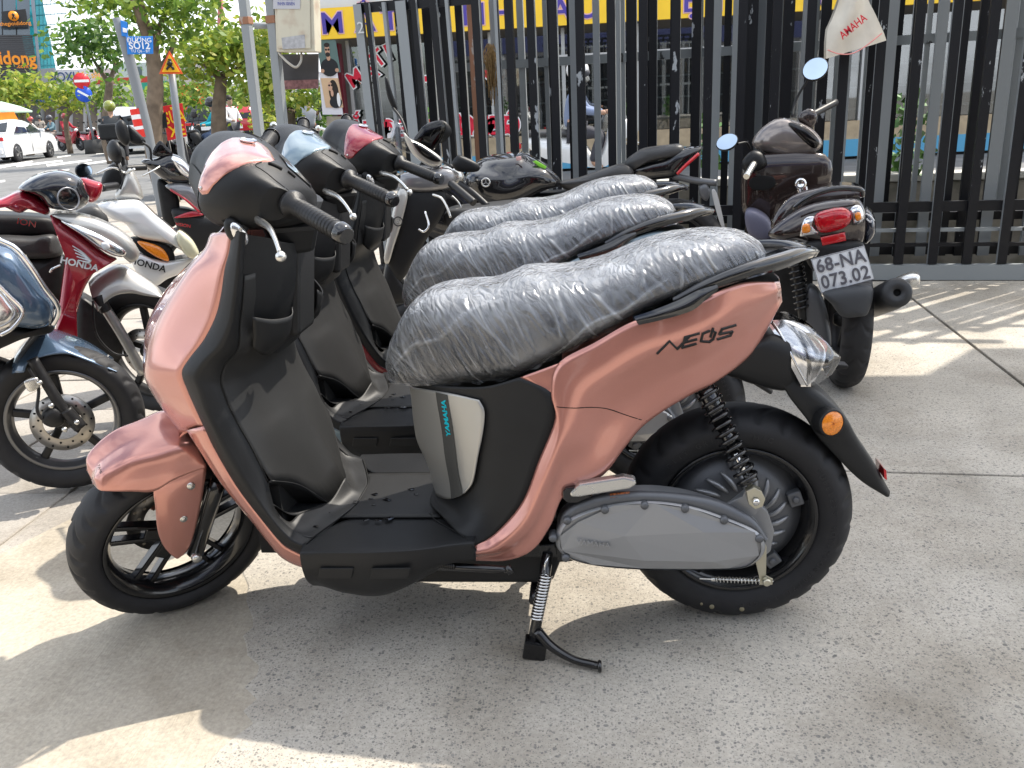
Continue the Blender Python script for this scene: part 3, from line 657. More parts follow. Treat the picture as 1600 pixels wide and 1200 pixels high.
    k_ = {'a': F(903, 816, -.192), 'b': F(975, 838, -.205), 'c': F(1085, 843, -.205), 'd': F(1180, 832, -.192), 'e': F(1100, 832, -.203), 'f': F(1006, 876, -.204), 'g': F(1115, 878, -.204), 'h': F(1186, 868, -.192), 'i': F(1140, 888, -.193), 'j': F(925, 882, -.193), 'k': F(878, 860, -.192), 'l': F(875, 838, -.192), 't1': F(960, 790, -.192), 't2': F(1022, 787, -.193), 't3': F(1085, 796, -.192), 'm': F(1004, 888, -.194), 'bm': F(1090, 889, -.194)}
    names = list(k_); vs_ = [k_[q] for q in names]; ix = names.index
    fs = [[ix('a'), ix('t1'), ix('t2'), ix('b')], [ix('b'), ix('t2'), ix('e')], [ix('t2'), ix('t3'), ix('d'), ix('e')], [ix('b'), ix('e'), ix('g'), ix('f')], [ix('l'), ix('a'), ix('b'), ix('f'), ix('k')], [ix('k'), ix('f'), ix('m'), ix('j')], [ix('f'), ix('g'), ix('bm'), ix('m')], [ix('e'), ix('d'), ix('h'), ix('g')], [ix('g'), ix('h'), ix('i'), ix('bm')]]
    mb.add(vs_, fs, False)
    fc = mb.build('cover_face', M_cover, cv_, bevel=.0018)
    MB().prism([p.lerp(cen, .04)+Vector((0, -.002, 0)) for p in dense], (0, .02, 0)).build('cover_base', M_cover, cv_)
    a, b = P(906, 848, -.2015), P(948, 852, -.2045)
    text_mesh('maker_emboss', 'YAMAHA', .017, M_cover, frame((a+b)/2+Vector((0, -.0012, 0)), b-a, (0, .1, 1)), cv_, extrude=.0016, sx=1.0)
    # dark casting rim above the cover and bolts
    rimp = [(872, 826), (880, 800), (915, 778), (965, 768), (1020, 767), (1080, 772), (1130, 783), (1175, 808), (1200, 840)]
    rimb = [(876, 832), (888, 812), (922, 797), (970, 786), (1022, 783), (1080, 791), (1130, 807), (1178, 827), (1196, 848)]
    rows = [[P(*b, -.183), P(*b, -.186), P(*a, -.182), P(*a, -.10)] for a, b in zip(rimp, rimb)]
    MB().surf(rows, 30, 8, lin_v=True).build('casing_rim', M_cover2, root)
    mb = MB(); mh_ = MB()
    for x, y in ((886, 813), (945, 796), (1007, 789), (1070, 794), (1131, 812), (1186, 841), (864, 840), (884, 871)):
        p = P(x, y, -.189); mb.lathe([(.0, -.007), (.0072, -.007), (.0088, -.003), (.0092, .02)], p, 'Y', 14); mh_.lathe([(0, -.0068), (.0036, -.0068)], p, 'Y', 6)
    bo = mb.build('cover_bolt', M_cover2, root); mh_.build('bolt_socket', M_seam, bo)
    mb = MB()
    for x, y in ((945, 800), (1007, 793), (1070, 798), (1131, 816)):
        p = P(x, y, -.187); mb.lathe([(.0088, -.005), (.0125, -.005), (.0138, .0), (.0138, .006)], p, 'Y', 16, a0=math.pi*.98, a1=math.pi*2.02)
    mb.build('bolt_boss', M_cover, cv_)
    MB().surf([[P(953, 771, -.181), P(984, 768, -.181)], [P(953, 778, -.184), P(984, 776, -.184)]], 3, 3).build('warning_label', mat('label_orange', (.35, .1, .03), .5, noise_amt=.9, noise_scale=220), root, solid=.001)
    # bracket from cover end to shock, brake arm and rod spring
    mb = MB(); mb.prism([P(x, y, -.150) for x, y in ((1130, 790), (1160, 776), (1166, 764), (1184, 764), (1192, 775), (1190, 790), (1180, 806), (1150, 812))], (0, .008, 0)); mb.prism([P(x, y, -.12) for x, y in ((1140, 790), (1165, 770), (1200, 800), (1210, 830), (1204, 862), (1180, 880), (1130, 850))], (0, .02, 0)); mb.build('shock_bracket', M_cover, root, bevel=.002)
    mb = MB(); mb.prism([P(x, y, -.168) for x, y in ((1187, 852), (1194, 845), (1198, 855), (1197, 900), (1208, 905), (1207, 914), (1186, 914), (1186, 900), (1178, 868))], (0, .005, 0)); mb.lathe([(0, -.012), (.007, -.012), (.009, -.008), (.009, .0)], P(1197, 907, -.17), 'Y', 16)
    mb.build('brake_arm', M_zinc, root, bevel=.001)
    mb = MB(); a, b = P(1118, 905, -.166), P(1190, 908, -.166); mb.helix(a, b, .0058, .0012, 13, 5, 10); mb.tube([a+(a-b)*.35, b+(b-a)*.25], .0022, 6); mb.tube([a+(a-b)*.1, a], .005, 8); mb.build('brake_rod', M_alu, root)
    # ---- shock absorber
    a, b = P(1092, 585, -.085), P(1183, 782, -.165); t_ = (b-a)
    sh = MB().tube([a, a+t_*.42], [.020, .017], 14).tube([a+t_*.4, a+t_*.62], .0135, 12).build('shock_absorber', M_gloss, root)
    MB().helix(a+t_*.08, a+t_*.84, (.0215, .021), .0042, 12.5, 8, 16).build('spring', M_rim, sh)
    MB().tube([a+t_*.5, a+t_*.9], .006, 10).build('damper_rod', M_chrome, sh)
    mb = MB(); mb.lathe([(.004, -.004), (.02, -.004), (.021, .006), (.006, .008)], a+t_*.84, 'Z', 20, mtx=t_.to_track_quat('Z', 'Y').to_matrix().to_4x4()); mb.build('spring_seat', M_rim, sh)
    mb = MB(); mb.prism([P(x, y, -.178) for x, y in ((1166, 768), (1178, 762), (1190, 768), (1196, 780), (1192, 792), (1180, 796), (1170, 788))], (0, .02, 0)); fk = mb.build('shock_fork', M_zinc, sh, bevel=.0015)
    mb = MB(); mb.lathe([(0, -.008), (.007, -.008), (.008, -.004), (.008, .0)], P(1181, 783, -.18), 'Y', 6); mb.build('bolt', M_chrome, sh)
    # ---- foot peg (folded)
    mb = MB(); mb.prism([P(x, y, -.198) for x, y in ((890, 771), (905, 757), (975, 746), (993, 750), (995, 757), (984, 764), (905, 777), (892, 777))], (0, .024, 0)); mb.build('foot_peg', M_alu, root, bevel=.004)
    MB().prism([P(x, y, -.195) for x, y in ((879, 768), (884, 763), (900, 762), (902, 770), (925, 776), (900, 786), (886, 786), (880, 780))], (0, .02, 0)).build('peg_socket', M_rim, root, bevel=.002)
    # ---- centre stand
    mb = MB()
    mb.tube([P(856, 862, -.155), P(846, 935, -.17), P(836, 985, -.185), P(834, 1000, -.19)], [.013, .012, .012, .013], 8); cs = mb.build('centre_stand', M_rim, root)
    mb = MB(); mb.tube([P(838, 985, -.187), P(862, 1010, -.205), P(895, 1030, -.225), P(925, 1038, -.235), P(936, 1040, -.24)], [.013, .011, .0085, .0085, .0085], 10, n=20)
    mb.lathe([(0, -.004), (.012, -.004), (.014, 0), (.012, .004), (0, .004)], P(937, 1041, -.243), 'X', 16); mb.build('stand_lever', M_rim, cs)
    mb = MB(); mb.box(P(836, 1012, -.19)+Vector((0, 0, -.0)), (.05, .035, .045), Matrix.Rotation(R_(10), 3, 'Y')); mb.build('stand_foot', M_rim, cs, bevel=.004)
    mb = MB(); mb.tube([P(856, 862, -.155)*1, Vector((.86, .1, .20)), Vector((.86, .19, .03))], .012, 8); mb.box((.86, .2, .02), (.05, .035, .045)); mb.tube([(.86, -.16, .12), (.86, .16, .12)], .011, 8); mb.build('far_stand_leg', M_rim, cs)
    mb = MB(); mb.helix(P(853, 898, -.186), P(838, 968, -.2), .0125, .0022, 15, 6, 12); mb.tube([P(858, 868, -.175), P(852, 880, -.182), P(850, 898, -.186)], .0025, 6); mb.build('stand_spring', M_chrome, cs)
    mb = MB(); mb.prism([P(x, y, -.16) for x, y in ((842, 852), (868, 850), (870, 868), (860, 874), (846, 872))], (0, .03, 0)); mb.build('stand_bracket', M_rim, cs, bevel=.003)
    # ---- side stand (folded up)
    mb = MB(); mb.tube([P(636, 884, -.19), P(700, 885, -.205), P(770, 889, -.21), P(795, 890, -.21)], [.009, .009, .009, .007], 8); mb.tube([P(792, 884, -.21), P(799, 896, -.215)], .008, 6); ss = mb.build('side_stand', M_rim, root)
    MB().helix(P(676, 880, -.212), P(712, 884, -.212), .0085, .0016, 11, 5, 10).build('stand_spring', M_rim, ss)
    MB().lathe([(0, -.006), (.007, -.006), (.009, 0), (.013, .002), (.013, .02)], P(637, 883, -.203), 'Y', 14).build('pivot_bolt', M_alu, ss)
    mb = MB(); mb.prism([Vector((.5, -.13, .16)), Vector((.95, -.13, .2)), Vector((.95, -.13, .25)), Vector((.5, -.13, .24))], (0, .26, 0)); mb.build('frame_rail', M_rim, root, bevel=.005)
    MB().prism([Vector((.86, -.09, .2)), Vector((.98, -.08, .24)), Vector((.98, -.07, .5)), Vector((.86, -.09, .5))], (0, .16, 0)).build('rear_frame', M_rim, root, bevel=.01)
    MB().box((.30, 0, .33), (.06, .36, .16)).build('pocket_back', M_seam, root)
    MB().surf([[Vector((.95, y, .6)), Vector((1.1, y, .62)), Vector((1.28, y, .70))] for y in (-.09, 0, .09)], 4, 6).build('inner_fender', M_plast, root)

    # ---- dash: column cover, glove boxes
    mb = MB()
    rows = [[(384, 366, -.2), (420, 372, -.15), (455, 380, -.08), (478, 372, 0)], [(380, 430, -.2), (415, 440, -.15), (452, 450, -.08), (478, 440, 0)], [(379, 470, -.2), (405, 492, -.155), (440, 500, -.09), (470, 492, 0)], [(374, 520, -.198), (392, 540, -.16), (430, 552, -.09), (452, 540, -.0)]]
    rr = [[P(*p) for p in r] for r in rows]; mb.surf(rr, 16, 18, mir=True); dash = mb.build('dash_cover', M_plast, root)
    mb = MB()   # bin lips
    mb.surf([[P(379, 496, -.197)+Vector((.02, 0, 0)), P(405, 500, -.16)+Vector((.03, 0, 0)), P(430, 494, -.11)+Vector((.035, 0, 0)), P(436, 480, -.085)+Vector((.03, 0, 0))], [P(382, 520, -.19)+Vector((.018, 0, 0)), P(402, 535, -.16)+Vector((.03, 0, 0)), P(425, 530, -.115)+Vector((.032, 0, 0)), P(434, 512, -.09)+Vector((.028, 0, 0))], [P(392, 545, -.18)+Vector((.004, 0, 0)), P(405, 555, -.16)+Vector((.008, 0, 0)), P(420, 552, -.125)+Vector((.008, 0, 0)), P(430, 535, -.10)+Vector((.01, 0, 0))]], 10, 14, mir=True)
    mb.build('storage_bin', M_plast, dash, solid=.003)
    mb = MB(); mb.prism([Vector((.315, -.06, .71)), Vector((.372, -.06, .70)), Vector((.40, -.05, .94)), Vector((.34, -.05, .95))], (0, .12, 0)); mb.build('column_cover', M_plast, dash, bevel=.012)
    MB().prism([P(447, 470, -.05)+Vector((.0, -.012, 0)), P(452, 472, -.05)+Vector((.0, -.012, 0)), P(444, 512, -.05)+Vector((0, -.012, 0)), P(438, 508, -.05)+Vector((0, -.012, 0))], (0, .01, 0)).build('bag_hook', M_rim, dash, bevel=.002)
    MB().tube([(.33, 0, .86), (.40, 0, 1.0)], .045, 14).build('steering_column', M_plast, root)

    # ================= parts that turn with the handlebar
    steer = []; M4 = steer_matrix(STEER); M4h = steer_matrix(HSTEER)
    def SB(o): steer.extend((x, M4) for x in twins(o)); return o
    def HB(o): steer.extend((x, M4h) for x in twins(o)); return o
    S = S_
    fc_ = Vector((-.012, 0, .234)); FR = .2375
    fw = empty('front_wheel'); fw.parent = root; SB(fw)
    tyre(MB(), fc_, FR, .055, 28, rim_r=.165).build('tyre', M_rub, fw)
    MB().lathe([(.165, -.042), (.173, -.046), (.176, -.04), (.168, -.036), (.152, -.022), (.148, 0), (.152, .022), (.168, .036), (.176, .04), (.17, .046), (.16, .04)], fc_, 'Y', 72).build('rim', M_rim, fw)
    mb = MB()
    for k in range(5):
        a = R_(12+72*k); d = Vector((math.cos(a), 0, math.sin(a))); t_ = Vector((-d.z, 0, d.x))
        for s_ in (-1, 1):
            p0 = fc_+d*.03+t_*s_*.016; p1 = fc_+d*.155+t_*s_*.021; dd = (p1-p0).normalized(); tt = Vector((-dd.z, 0, dd.x))
            rotm = Matrix((dd, Vector((0, 1, 0)), tt)).transposed(); mb.box((p0+p1)/2, ((p1-p0).length, .026, .013), rotm)
        mb.box(fc_+d*.052, (.05, .03, .034), Matrix((d, Vector((0, 1, 0)), t_)).transposed())
    mb.build('spoke', M_rim, fw, bevel=.004)
    MB().lathe([(0, -.045), (.02, -.045), (.03, -.03), (.035, 0), (.03, .03), (.02, .045), (0, .045)], fc_, 'Y', 24).build('hub', M_rim, fw)
    mb = MB(); mb.lathe([(.06, .048), (.10, .048), (.10, .052), (.06, .052)], fc_, 'Y', 48); dsk = mb.build('brake_disc', mat('steel_disc', (.16, .155, .15), .35, .9), fw)
    mb = MB()
    for k in range(30):
        a = 2*math.pi*k/30; r = .072 if k % 2 else .088; mb.lathe([(0, .0474), (.0042, .0474)], fc_+Vector((r*math.cos(a), 0, r*math.sin(a))), 'Y', 8)
    mb.build('disc_hole', mat('hole_pale', (.55, .5, .42), .8), fw)
    rk = Vector((math.sin(.46), 0, math.cos(.46)))
    mb = MB(); a0 = fc_+Vector((.014, 0, 0))
    for s_ in (-1, 1): mb.tube([a0+Vector((0, s_*.088, -.012)), a0+rk*.17+Vector((0, s_*.088, 0)), a0+rk*.20+Vector((.0, s_*.088, 0))], [.019, .020, .019], 12); mb.tube([a0+rk*.19+Vector((0, s_*.088, 0)), a0+rk*.42+Vector((0, s_*.088, 0))], .0145, 12)
    SB(mb.build('fork_leg', M_rim, root))
    mb = MB()
    for s_ in (-1, 1): mb.lathe([(0, -.014), (.009, -.014), (.0115, -.01), (.0115, .0)], fc_+Vector((.012, s_*.104, -.004)), 'Y', 12)
    mb.tube([fc_+Vector((.012, -.1, 0)), fc_+Vector((.012, .1, 0))], .008, 8)
    SB(mb.build('axle_bolt', M_alu, root))
    MB_ = MB(); MB_.box(fc_+Vector((.09, .06, .06)), (.05, .03, .08), Matrix.Rotation(.5, 3, 'Y')); SB(MB_.build('brake_caliper', M_rim, root, bevel=.006))
    MB_ = MB(); MB_.box(a0+rk*.42, (.05, .2, .03), Matrix.Rotation(.46, 3, 'Y')); MB_.tube([a0+rk*.42, a0+rk*.62], .025, 12); SB(MB_.build('fork_yoke', M_rim, root, bevel=.006))
    # front fender
    fr = [[(143, 750, 0), (143, 752, -.012), (146, 756, -.024)], [(146, 735, 0), (150, 748, -.035), (156, 766, -.056)], [(162, 716, 0), (172, 738, -.05), (178, 768, -.072)], [(193, 695, 0), (204, 722, -.058), (205, 768, -.082)], [(233, 677, 0), (246, 712, -.066), (240, 768, -.09)], [(262, 668, 0), (280, 700, -.07), (268, 752, -.095)], [(284, 664, 0), (305, 700, -.072), (300, 738, -.098)], [(288, 668, 0), (314, 712, -.078), (323, 730, -.1)]]
    rows = []
    for r in fr:
        q = [S(*p) for p in r]; rows.append([q[0], q[0].lerp(q[1], .55)+Vector((0, -.006, .006)), q[1]+Vector((0, -.004, .004)), q[1].lerp(q[2], .5)+Vector((0, -.006, 0)), q[2]])
    mb = MB(); mb.surf(rows, 40, 20, mir=True)
    sk = [[(240, 757, -.082), (264, 742, -.087), (296, 729, -.091), (322, 724, -.094)], [(240, 773, -.0905), (263, 760, -.0955), (295, 748, -.1), (322, 738, -.1005)], [(243, 795, -.094), (265, 785, -.1), (292, 778, -.103), (317, 772, -.102)], [(246, 828, -.095), (266, 822, -.102), (288, 818, -.104), (309, 812, -.102)], [(254, 851, -.094), (268, 850, -.1), (284, 848, -.101), (300, 846, -.1)], [(264, 864, -.093), (272, 866, -.096), (280, 866, -.096), (291, 863, -.095)], [(274, 872, -.092), (276, 873, -.093), (278, 873, -.093), (281, 871, -.093)]]
    mb.surf([[S(*p) for p in r] for r in sk], 30, 16, mir=True)
    fe = SB(mb.build('front_fender', M_paint, root, solid=.003))
    mb = MB()
    for x, y in ((299, 760), (287, 811)):
        p = S(x, y, -.104); mb.lathe([(0, -.003), (.0045, -.003), (.0055, -.001), (.0075, -.0025), (.0095, .003)], p, 'Y', 16)
    mb.build('fender_bolt', M_alu, fe)
    a, b = S(157, 729, -.03), S(162, 746, -.042); nr = Vector((-.5, -.62, .6)).normalized(); xd_ = (b-a).normalized()
    text_mesh('maker_lettering', 'YAMAHA', .0085, M_ink, frame((a+b)/2+nr*.006, xd_, nr.cross(xd_)), fe, extrude=.0003)
    # handlebar cowl: closed sections across the bar, densely sampled so the painted panel can share the surface
    loops = [(0, [(.215, .972), (.196, 1.005), (.205, 1.05), (.226, 1.1), (.262, 1.119), (.312, 1.116), (.352, 1.088), (.392, 1.046), (.426, 1.0), (.424, .965), (.405, .935), (.30, .94)]),
             (-.05, [(.215, .98), (.193, 1.015), (.2, 1.055), (.22, 1.1), (.258, 1.119), (.306, 1.117), (.35, 1.092), (.386, 1.054), (.416, 1.012), (.414, .98), (.395, .955), (.295, .955)]),
             (-.09, [(.22, .99), (.191, 1.028), (.194, 1.06), (.212, 1.094), (.252, 1.117), (.298, 1.117), (.345, 1.098), (.378, 1.065), (.404, 1.03), (.402, 1.0), (.385, .975), (.29, .972)]),
             (-.125, [(.234, 1.0), (.212, 1.032), (.213, 1.06), (.226, 1.088), (.256, 1.11), (.288, 1.112), (.328, 1.096), (.358, 1.072), (.378, 1.045), (.374, 1.015), (.355, .992), (.288, .988)]),
             (-.155, [(.256, 1.012), (.244, 1.035), (.246, 1.055), (.256, 1.077), (.275, 1.095), (.296, 1.098), (.322, 1.088), (.343, 1.072), (.358, 1.05), (.354, 1.025), (.338, 1.005), (.292, 1.0)]),
             (-.175, [(.296, 1.022), (.288, 1.036), (.29, 1.05), (.298, 1.064), (.31, 1.074), (.322, 1.077), (.336, 1.073), (.348, 1.064), (.357, 1.05), (.354, 1.036), (.344, 1.024), (.318, 1.016)])]
    rows = [[Vector((x, L, z)) for x, z in lp] for L, lp in loops]
    def head(t, u):
        n = 12; i = int(math.floor(u)); f = u-i; r4 = []
        for r in rows:
            p0, p1, p2, p3 = r[(i-1) % n], r[i % n], r[(i+1) % n], r[(i+2) % n]
            r4.append(((p1*2)+(p2-p0)*f+(p0*2-p1*5+p2*4-p3)*f*f+(p1*3-p0-p2*3+p3)*f**3)*.5)
        return cr(r4, t)
    mb = MB(); mb.grid([[head(i/33, k*12/72) for k in range(72)] for i in range(34)], True, mir=True, cv=True); mb.add([head(1, k*12/72) for k in range(72)], [tuple(range(72))], False, True); hd = HB(mb.build('handlebar_cowl', M_plast, root))
    def hsym(t, u):
        p = head(abs(t), u); return Vector((p.x, -p.y if t < 0 else p.y, p.z))
    # painted panel: over the crown, its front edge falling back to a tip on either side of the lamp mask
    ts_ = [-.12, 0, .12, .24, .36, .46, .54, .6, .64]; uf_ = [4.5, 3.7, 3.1, 2.5, 2.05, 1.95, 2.1, 2.9, 4.0]; ur_ = [5.6, 5.95, 5.95, 5.95, 5.9, 5.75, 5.35, 4.8, 4.3]
    def itp(xs, ys, x):
        for a, b, c, d in zip(xs, xs[1:], ys, ys[1:]):
            if x <= b: f = (x-a)/(b-a); return c+(d-c)*(f*f*(3-2*f)*.35+f*.65)
        return ys[-1]
    g = []
    for i in range(41):
        t = -.12+.76*i/40; a, b = itp(ts_, uf_, t), itp(ts_, ur_, t); row = []
        for k in range(27):
            u = a+(b-a)*k/26; p = hsym(t, u); du = hsym(t, u+.05)-p; dt = hsym(min(1, t+.02), u)-p; nr = dt.cross(du).normalized()
            if nr.dot(p-Vector((.31, p.y*.5, 1.03))) < 0: nr = -nr
            row.append(p+nr*(.0032 if 0 < k < 26 and 0 < i < 40 else -.0006))
        g.append(row)
    mb = MB(); mb.grid(g, True); pan = HB(mb.build('cowl_panel', M_paint, root))
    mb = MB(); mb.lathe([(.0, .0005), (.012, .0008), (.0145, .0022), (.0165, .0008), (.017, -.002)], (0, 0, 0), 'Z', 28)
    for k in range(3):
        a = R_(90+120*k); mb.box((.006*math.cos(a), .006*math.sin(a), .0016), (.013, .0024, .0012), Matrix.Rotation(a, 3, 'Z'))
    em = mb.build('badge', M_chrome, pan, split=False); p_ = head(0, 4.9); em.data.transform(frame(p_+Vector((.001, 0, .005)), (0, -1, 0), (-.97, 0, .2)))
    mb = MB(); p_ = head(.44, 2.35); mb.sphere(p_+Vector((-.003, -.002, 0)), .005, 12, 8, (.6, .8, .8)); mb.build('panel_bolt', M_alu, pan)
    mb = MB()   # moulded slots and joint lines
    mb.tube([head(.5, u)+Vector((0, 0, .001)) for u in (5.75, 5.95, 6.15, 6.35)], .0036, 6, mir=True); mb.tube([head(.46, u)+Vector((0, 0, .001)) for u in (6.6, 6.8, 7.0)], .003, 6, mir=True)
    mb.tube([head(t, itp((.3, .6, .8, .9), (5.9, 5.3, 6.2, 7.0), t)) for t in (.3, .4, .5, .6, .66, .72, .78, .84, .88)], .0012, 5, n=30, mir=True); mb.tube([head(.88, u) for u in (7, 7.8, 8.6, 9.4)], .0012, 5, n=16, mir=True)
    mb.build('cowl_slot', M_seam, hd)
    mb = MB(); mb.grid([[head(t, u)+Vector((.002, 0, .0025)) for t in (0, .1, .2)] for u in (6.5, 6.9, 7.3, 7.7)], True, mir=True); mb.build('instrument_face', M_gloss, hd)
    mb = MB(); mb.grid([[head(t, u)+Vector((-.002, -.001, 0)) for t in (0, .12, .24, .33)] for u in (.9, 1.2, 1.5, 1.9, 2.3)], True, mir=True); mb.build('headlamp', M_plast, hd)
    mb = MB(); mb.grid([[head(t, u)+Vector((0, -.0015, -.001)) for u in (-.6, -.35, -.1, .2, .5)] for t in (.60, .66, .72, .77)], True, mir=True); mb.build('lever_recess', M_seam, hd, solid=0)
    mb = MB(); mb.prism([Vector((.30, -.075, .965)), Vector((.415, -.075, .955)), Vector((.40, -.06, .89)), Vector((.32, -.06, .89))], (0, .14, 0)); HB(mb.build('switch_housing', M_plast, root, bevel=.012))
    g0, g1 = Vector((.347, -.176, 1.043)), Vector((.401, -.33, 1.033))
    for s_ in (1, -1):
        f = lambda v: Vector((v.x, v.y*s_, v.z)); mb = MB()
        mb.tube([f(g0), f(g0.lerp(g1, .06)), f(g0.lerp(g1, .10)), f(g0.lerp(g1, .5)), f(g0.lerp(g1, .9)), f(g1)], [.027, .027, .0165, .0175, .0165, .0165], 18); gp = HB(mb.build('grip', M_grip, root))
        mb = MB(); mb.tube([f(g1), f(g0.lerp(g1, 1.02)), f(g0.lerp(g1, 1.09)), f(g0.lerp(g1, 1.13))], [.0205, .0205, .0185, .014], 18); mb.build('bar_end', M_gloss, gp)
        mb = MB(); d_ = (f(g1)-f(g0)).normalized(); qm = d_.to_track_quat('Z', 'Y').to_matrix().to_4x4()
        for k in range(12): mb.lathe([(.0172, -.0012), (.0184, 0), (.0172, .0012)], f(g0.lerp(g1, .2+.062*k)), 'Z', 18, mtx=qm)
        mb.build('grip_rib', M_grip, gp, split=False)
        lv = [H_(398, 330, -.15), H_(402, 343, -.165), H_(413, 350, -.205), H_(422, 358, -.245), H_(430, 374, -.29), H_(437, 395, -.335)]
        mb = MB(); mb.tube([f(p) for p in lv], [.010, .0095, .0085, .0075, .0062, .0055], 10, n=26, sy=.7); mb.sphere(f(H_(439, 401, -.345)), .0098, 14, 10); HB(mb.build('brake_lever', M_alu, root))
        ts = H_(368, 362, -.15); ts.y *= s_; tl_ = Matrix.Rotation(-.35, 3, 'Y'); mb = MB(); mb.tube([Vector((.275, -.11*s_, 1.01)), ts], [.014, .017], 10); mb.sphere(ts, .02, 16, 10, (.9, .8, 1.5), mtx=tl_); tsn = HB(mb.build('turn_signal', M_plast, root))
        mb = MB(); mb.sphere(ts+Vector((.005, -.009*s_, -.002)), .0185, 16, 10, (.75, .6, 1.42), mtx=tl_); mb.build('signal_lens', M_refl, tsn)
    for o, mm in steer: o.matrix_local = mm; o['steer'] = 1 if mm == M4 else 2
    return root

scooter1 = make_scooter()
def repaint(root, m):
    for o in [root]+list(root.children_recursive):
        if o.type == 'MESH' and o.data.materials and o.data.materials[0] == M_paint:
            o.data = o.data.copy(); o.data.materials[0] = m
def remap_wraps(root, src):
    a = list(src.children_recursive); b = list(root.children_recursive); mp_ = {}
    def walk(s, t):
        for x, y in zip(s.children, t.children): mp_[x] = y; walk(x, y)
    walk(src, root)
    for o in b:
        for md in o.modifiers:
            if md.type == 'SHRINKWRAP' and md.target in mp_: md.target = mp_[md.target]
def scooter_copy(dx, dy, yaw, dst, m):
    r = copy_tree(scooter1); remap_wraps(r, scooter1)
    Mx = Matrix.Translation((dx+.65, dy, 0)) @ Matrix.Rotation(yaw, 4, 'Z') @ Matrix.Translation((-.65, 0, 0)); r.matrix_world = Mx
    for o in r.children:
        if o.get('steer'): o.matrix_local = steer_matrix((STEER if o['steer'] == 1 else HSTEER)+dst)
    repaint(r, m); return r
scooter2 = scooter_copy(-.115, .719, R_(-1.43), R_(9.3), M_blue)
scooter3 = scooter_copy(-.117, 1.328, R_(2.86), R_(9.6), M_red)
for o in list(bpy.data.objects):
    if 'steer' in o: del o['steer']
G_ = 'electric scooters with wrapped seats in a row'
tag(scooter1, 'rose pink electric scooter with plastic-wrapped seat, nearest in the row', 'scooter', G_)
tag(scooter2, 'pale blue electric scooter with plastic-wrapped seat, between the pink and the red one', 'scooter', G_)
tag(scooter3, 'red electric scooter with plastic-wrapped seat, behind the pale blue one', 'scooter', G_)
def concrete(name, c0, c1, chips, chip_scale=55, streak=False):
    M = bpy.data.materials.new(name); M.use_nodes = True; n = M.node_tree.nodes; L = M.node_tree.links; b = n['Principled BSDF']
    t = n.new('ShaderNodeTexCoord'); 
    def nz(s, d=6, r=.55): 
        z = n.new('ShaderNodeTexNoise'); z.inputs['Scale'].default_value = s; z.inputs['Detail'].default_value = d; z.inputs['Roughness'].default_value = r; L.new(t.outputs['Object'], z.inputs['Vector']); return z
    def ramp(src, p0, p1, a, b_):
        r = n.new('ShaderNodeValToRGB'); r.color_ramp.elements[0].position = p0; r.color_ramp.elements[1].position = p1; r.color_ramp.elements[0].color = (*a, 1); r.color_ramp.elements[1].color = (*b_, 1); L.new(src, r.inputs['Fac']); return r
    base = ramp(nz(2.2, 7).outputs['Fac'], .32, .68, c0, c1)
    fine = ramp(nz(90, 4, .7).outputs['Fac'], .3, .72, (.76, .755, .74), (1.1, 1.085, 1.05))
    mu = n.new('ShaderNodeMix'); mu.data_type = 'RGBA'; mu.blend_type = 'MULTIPLY'; mu.inputs['Factor'].default_value = 1; L.new(base.outputs[0], mu.inputs['A']); L.new(fine.outputs[0], mu.inputs['B'])
    src = mu.outputs['Result']
    h = None
    if chips:
        for sc, thr, amt in ((chip_scale, .24, chips), (chip_scale*2.1, .28, chips*.85), (chip_scale*.42, .15, chips), (chip_scale*.2, .07, chips*.9)):
            v = n.new('ShaderNodeTexVoronoi'); v.inputs['Scale'].default_value = sc; v.inputs['Randomness'].default_value = 1
            wr = n.new('ShaderNodeVectorMath'); wr.operation = 'MULTIPLY_ADD'; z = nz(sc*.8, 2); wr.inputs[1].default_value = (.5/sc,)*3; L.new(z.outputs['Color'], wr.inputs[0]); L.new(t.outputs['Object'], wr.inputs[2]); L.new(wr.outputs[0], v.inputs['Vector'])
            # each cell carries a chip of its own size; some cells none
            sepc = n.new('ShaderNodeSeparateColor'); L.new(v.outputs['Color'], sepc.inputs[0])
            mr = n.new('ShaderNodeMapRange'); mr.inputs['From Min'].default_value = .45; mr.inputs['From Max'].default_value = 1; mr.inputs['To Min'].default_value = 0; mr.inputs['To Max'].default_value = thr*2.1; L.new(sepc.outputs[0], mr.inputs['Value'])
            lt = n.new('ShaderNodeMath'); lt.operation = 'LESS_THAN'; L.new(v.outputs['Distance'], lt.inputs[0]); L.new(mr.outputs[0], lt.inputs[1])
            fa = n.new('ShaderNodeMath'); fa.operation = 'MULTIPLY'; fa.inputs[1].default_value = amt; L.new(lt.outputs[0], fa.inputs[0])
            cc = ramp(sepc.outputs[1], 0, 1, (.07, .075, .078), (.24, .235, .225))
            mm = n.new('ShaderNodeMix'); mm.data_type = 'RGBA'; L.new(fa.outputs[0], mm.inputs['Factor']); L.new(src, mm.inputs['A']); L.new(cc.outputs[0], mm.inputs['B']); src = mm.outputs['Result']
    # faint stains
    stn = ramp(nz(1.7, 9, .62).outputs['Fac'], .45, .70, (1, 1, 1), (.55, .52, .48)); m3 = n.new('ShaderNodeMix'); m3.data_type = 'RGBA'; m3.blend_type = 'MULTIPLY'; m3.inputs['Factor'].default_value = .8; L.new(src, m3.inputs['A']); L.new(stn.outputs[0], m3.inputs['B']); src = m3.outputs['Result']
    L.new(src, b.inputs['Base Color']); b.inputs['Roughness'].default_value = .85; b.inputs['Specular IOR Level'].default_value = .25
    bp = n.new('ShaderNodeBump'); bp.inputs['Strength'].default_value = .5; bp.inputs['Distance'].default_value = .004
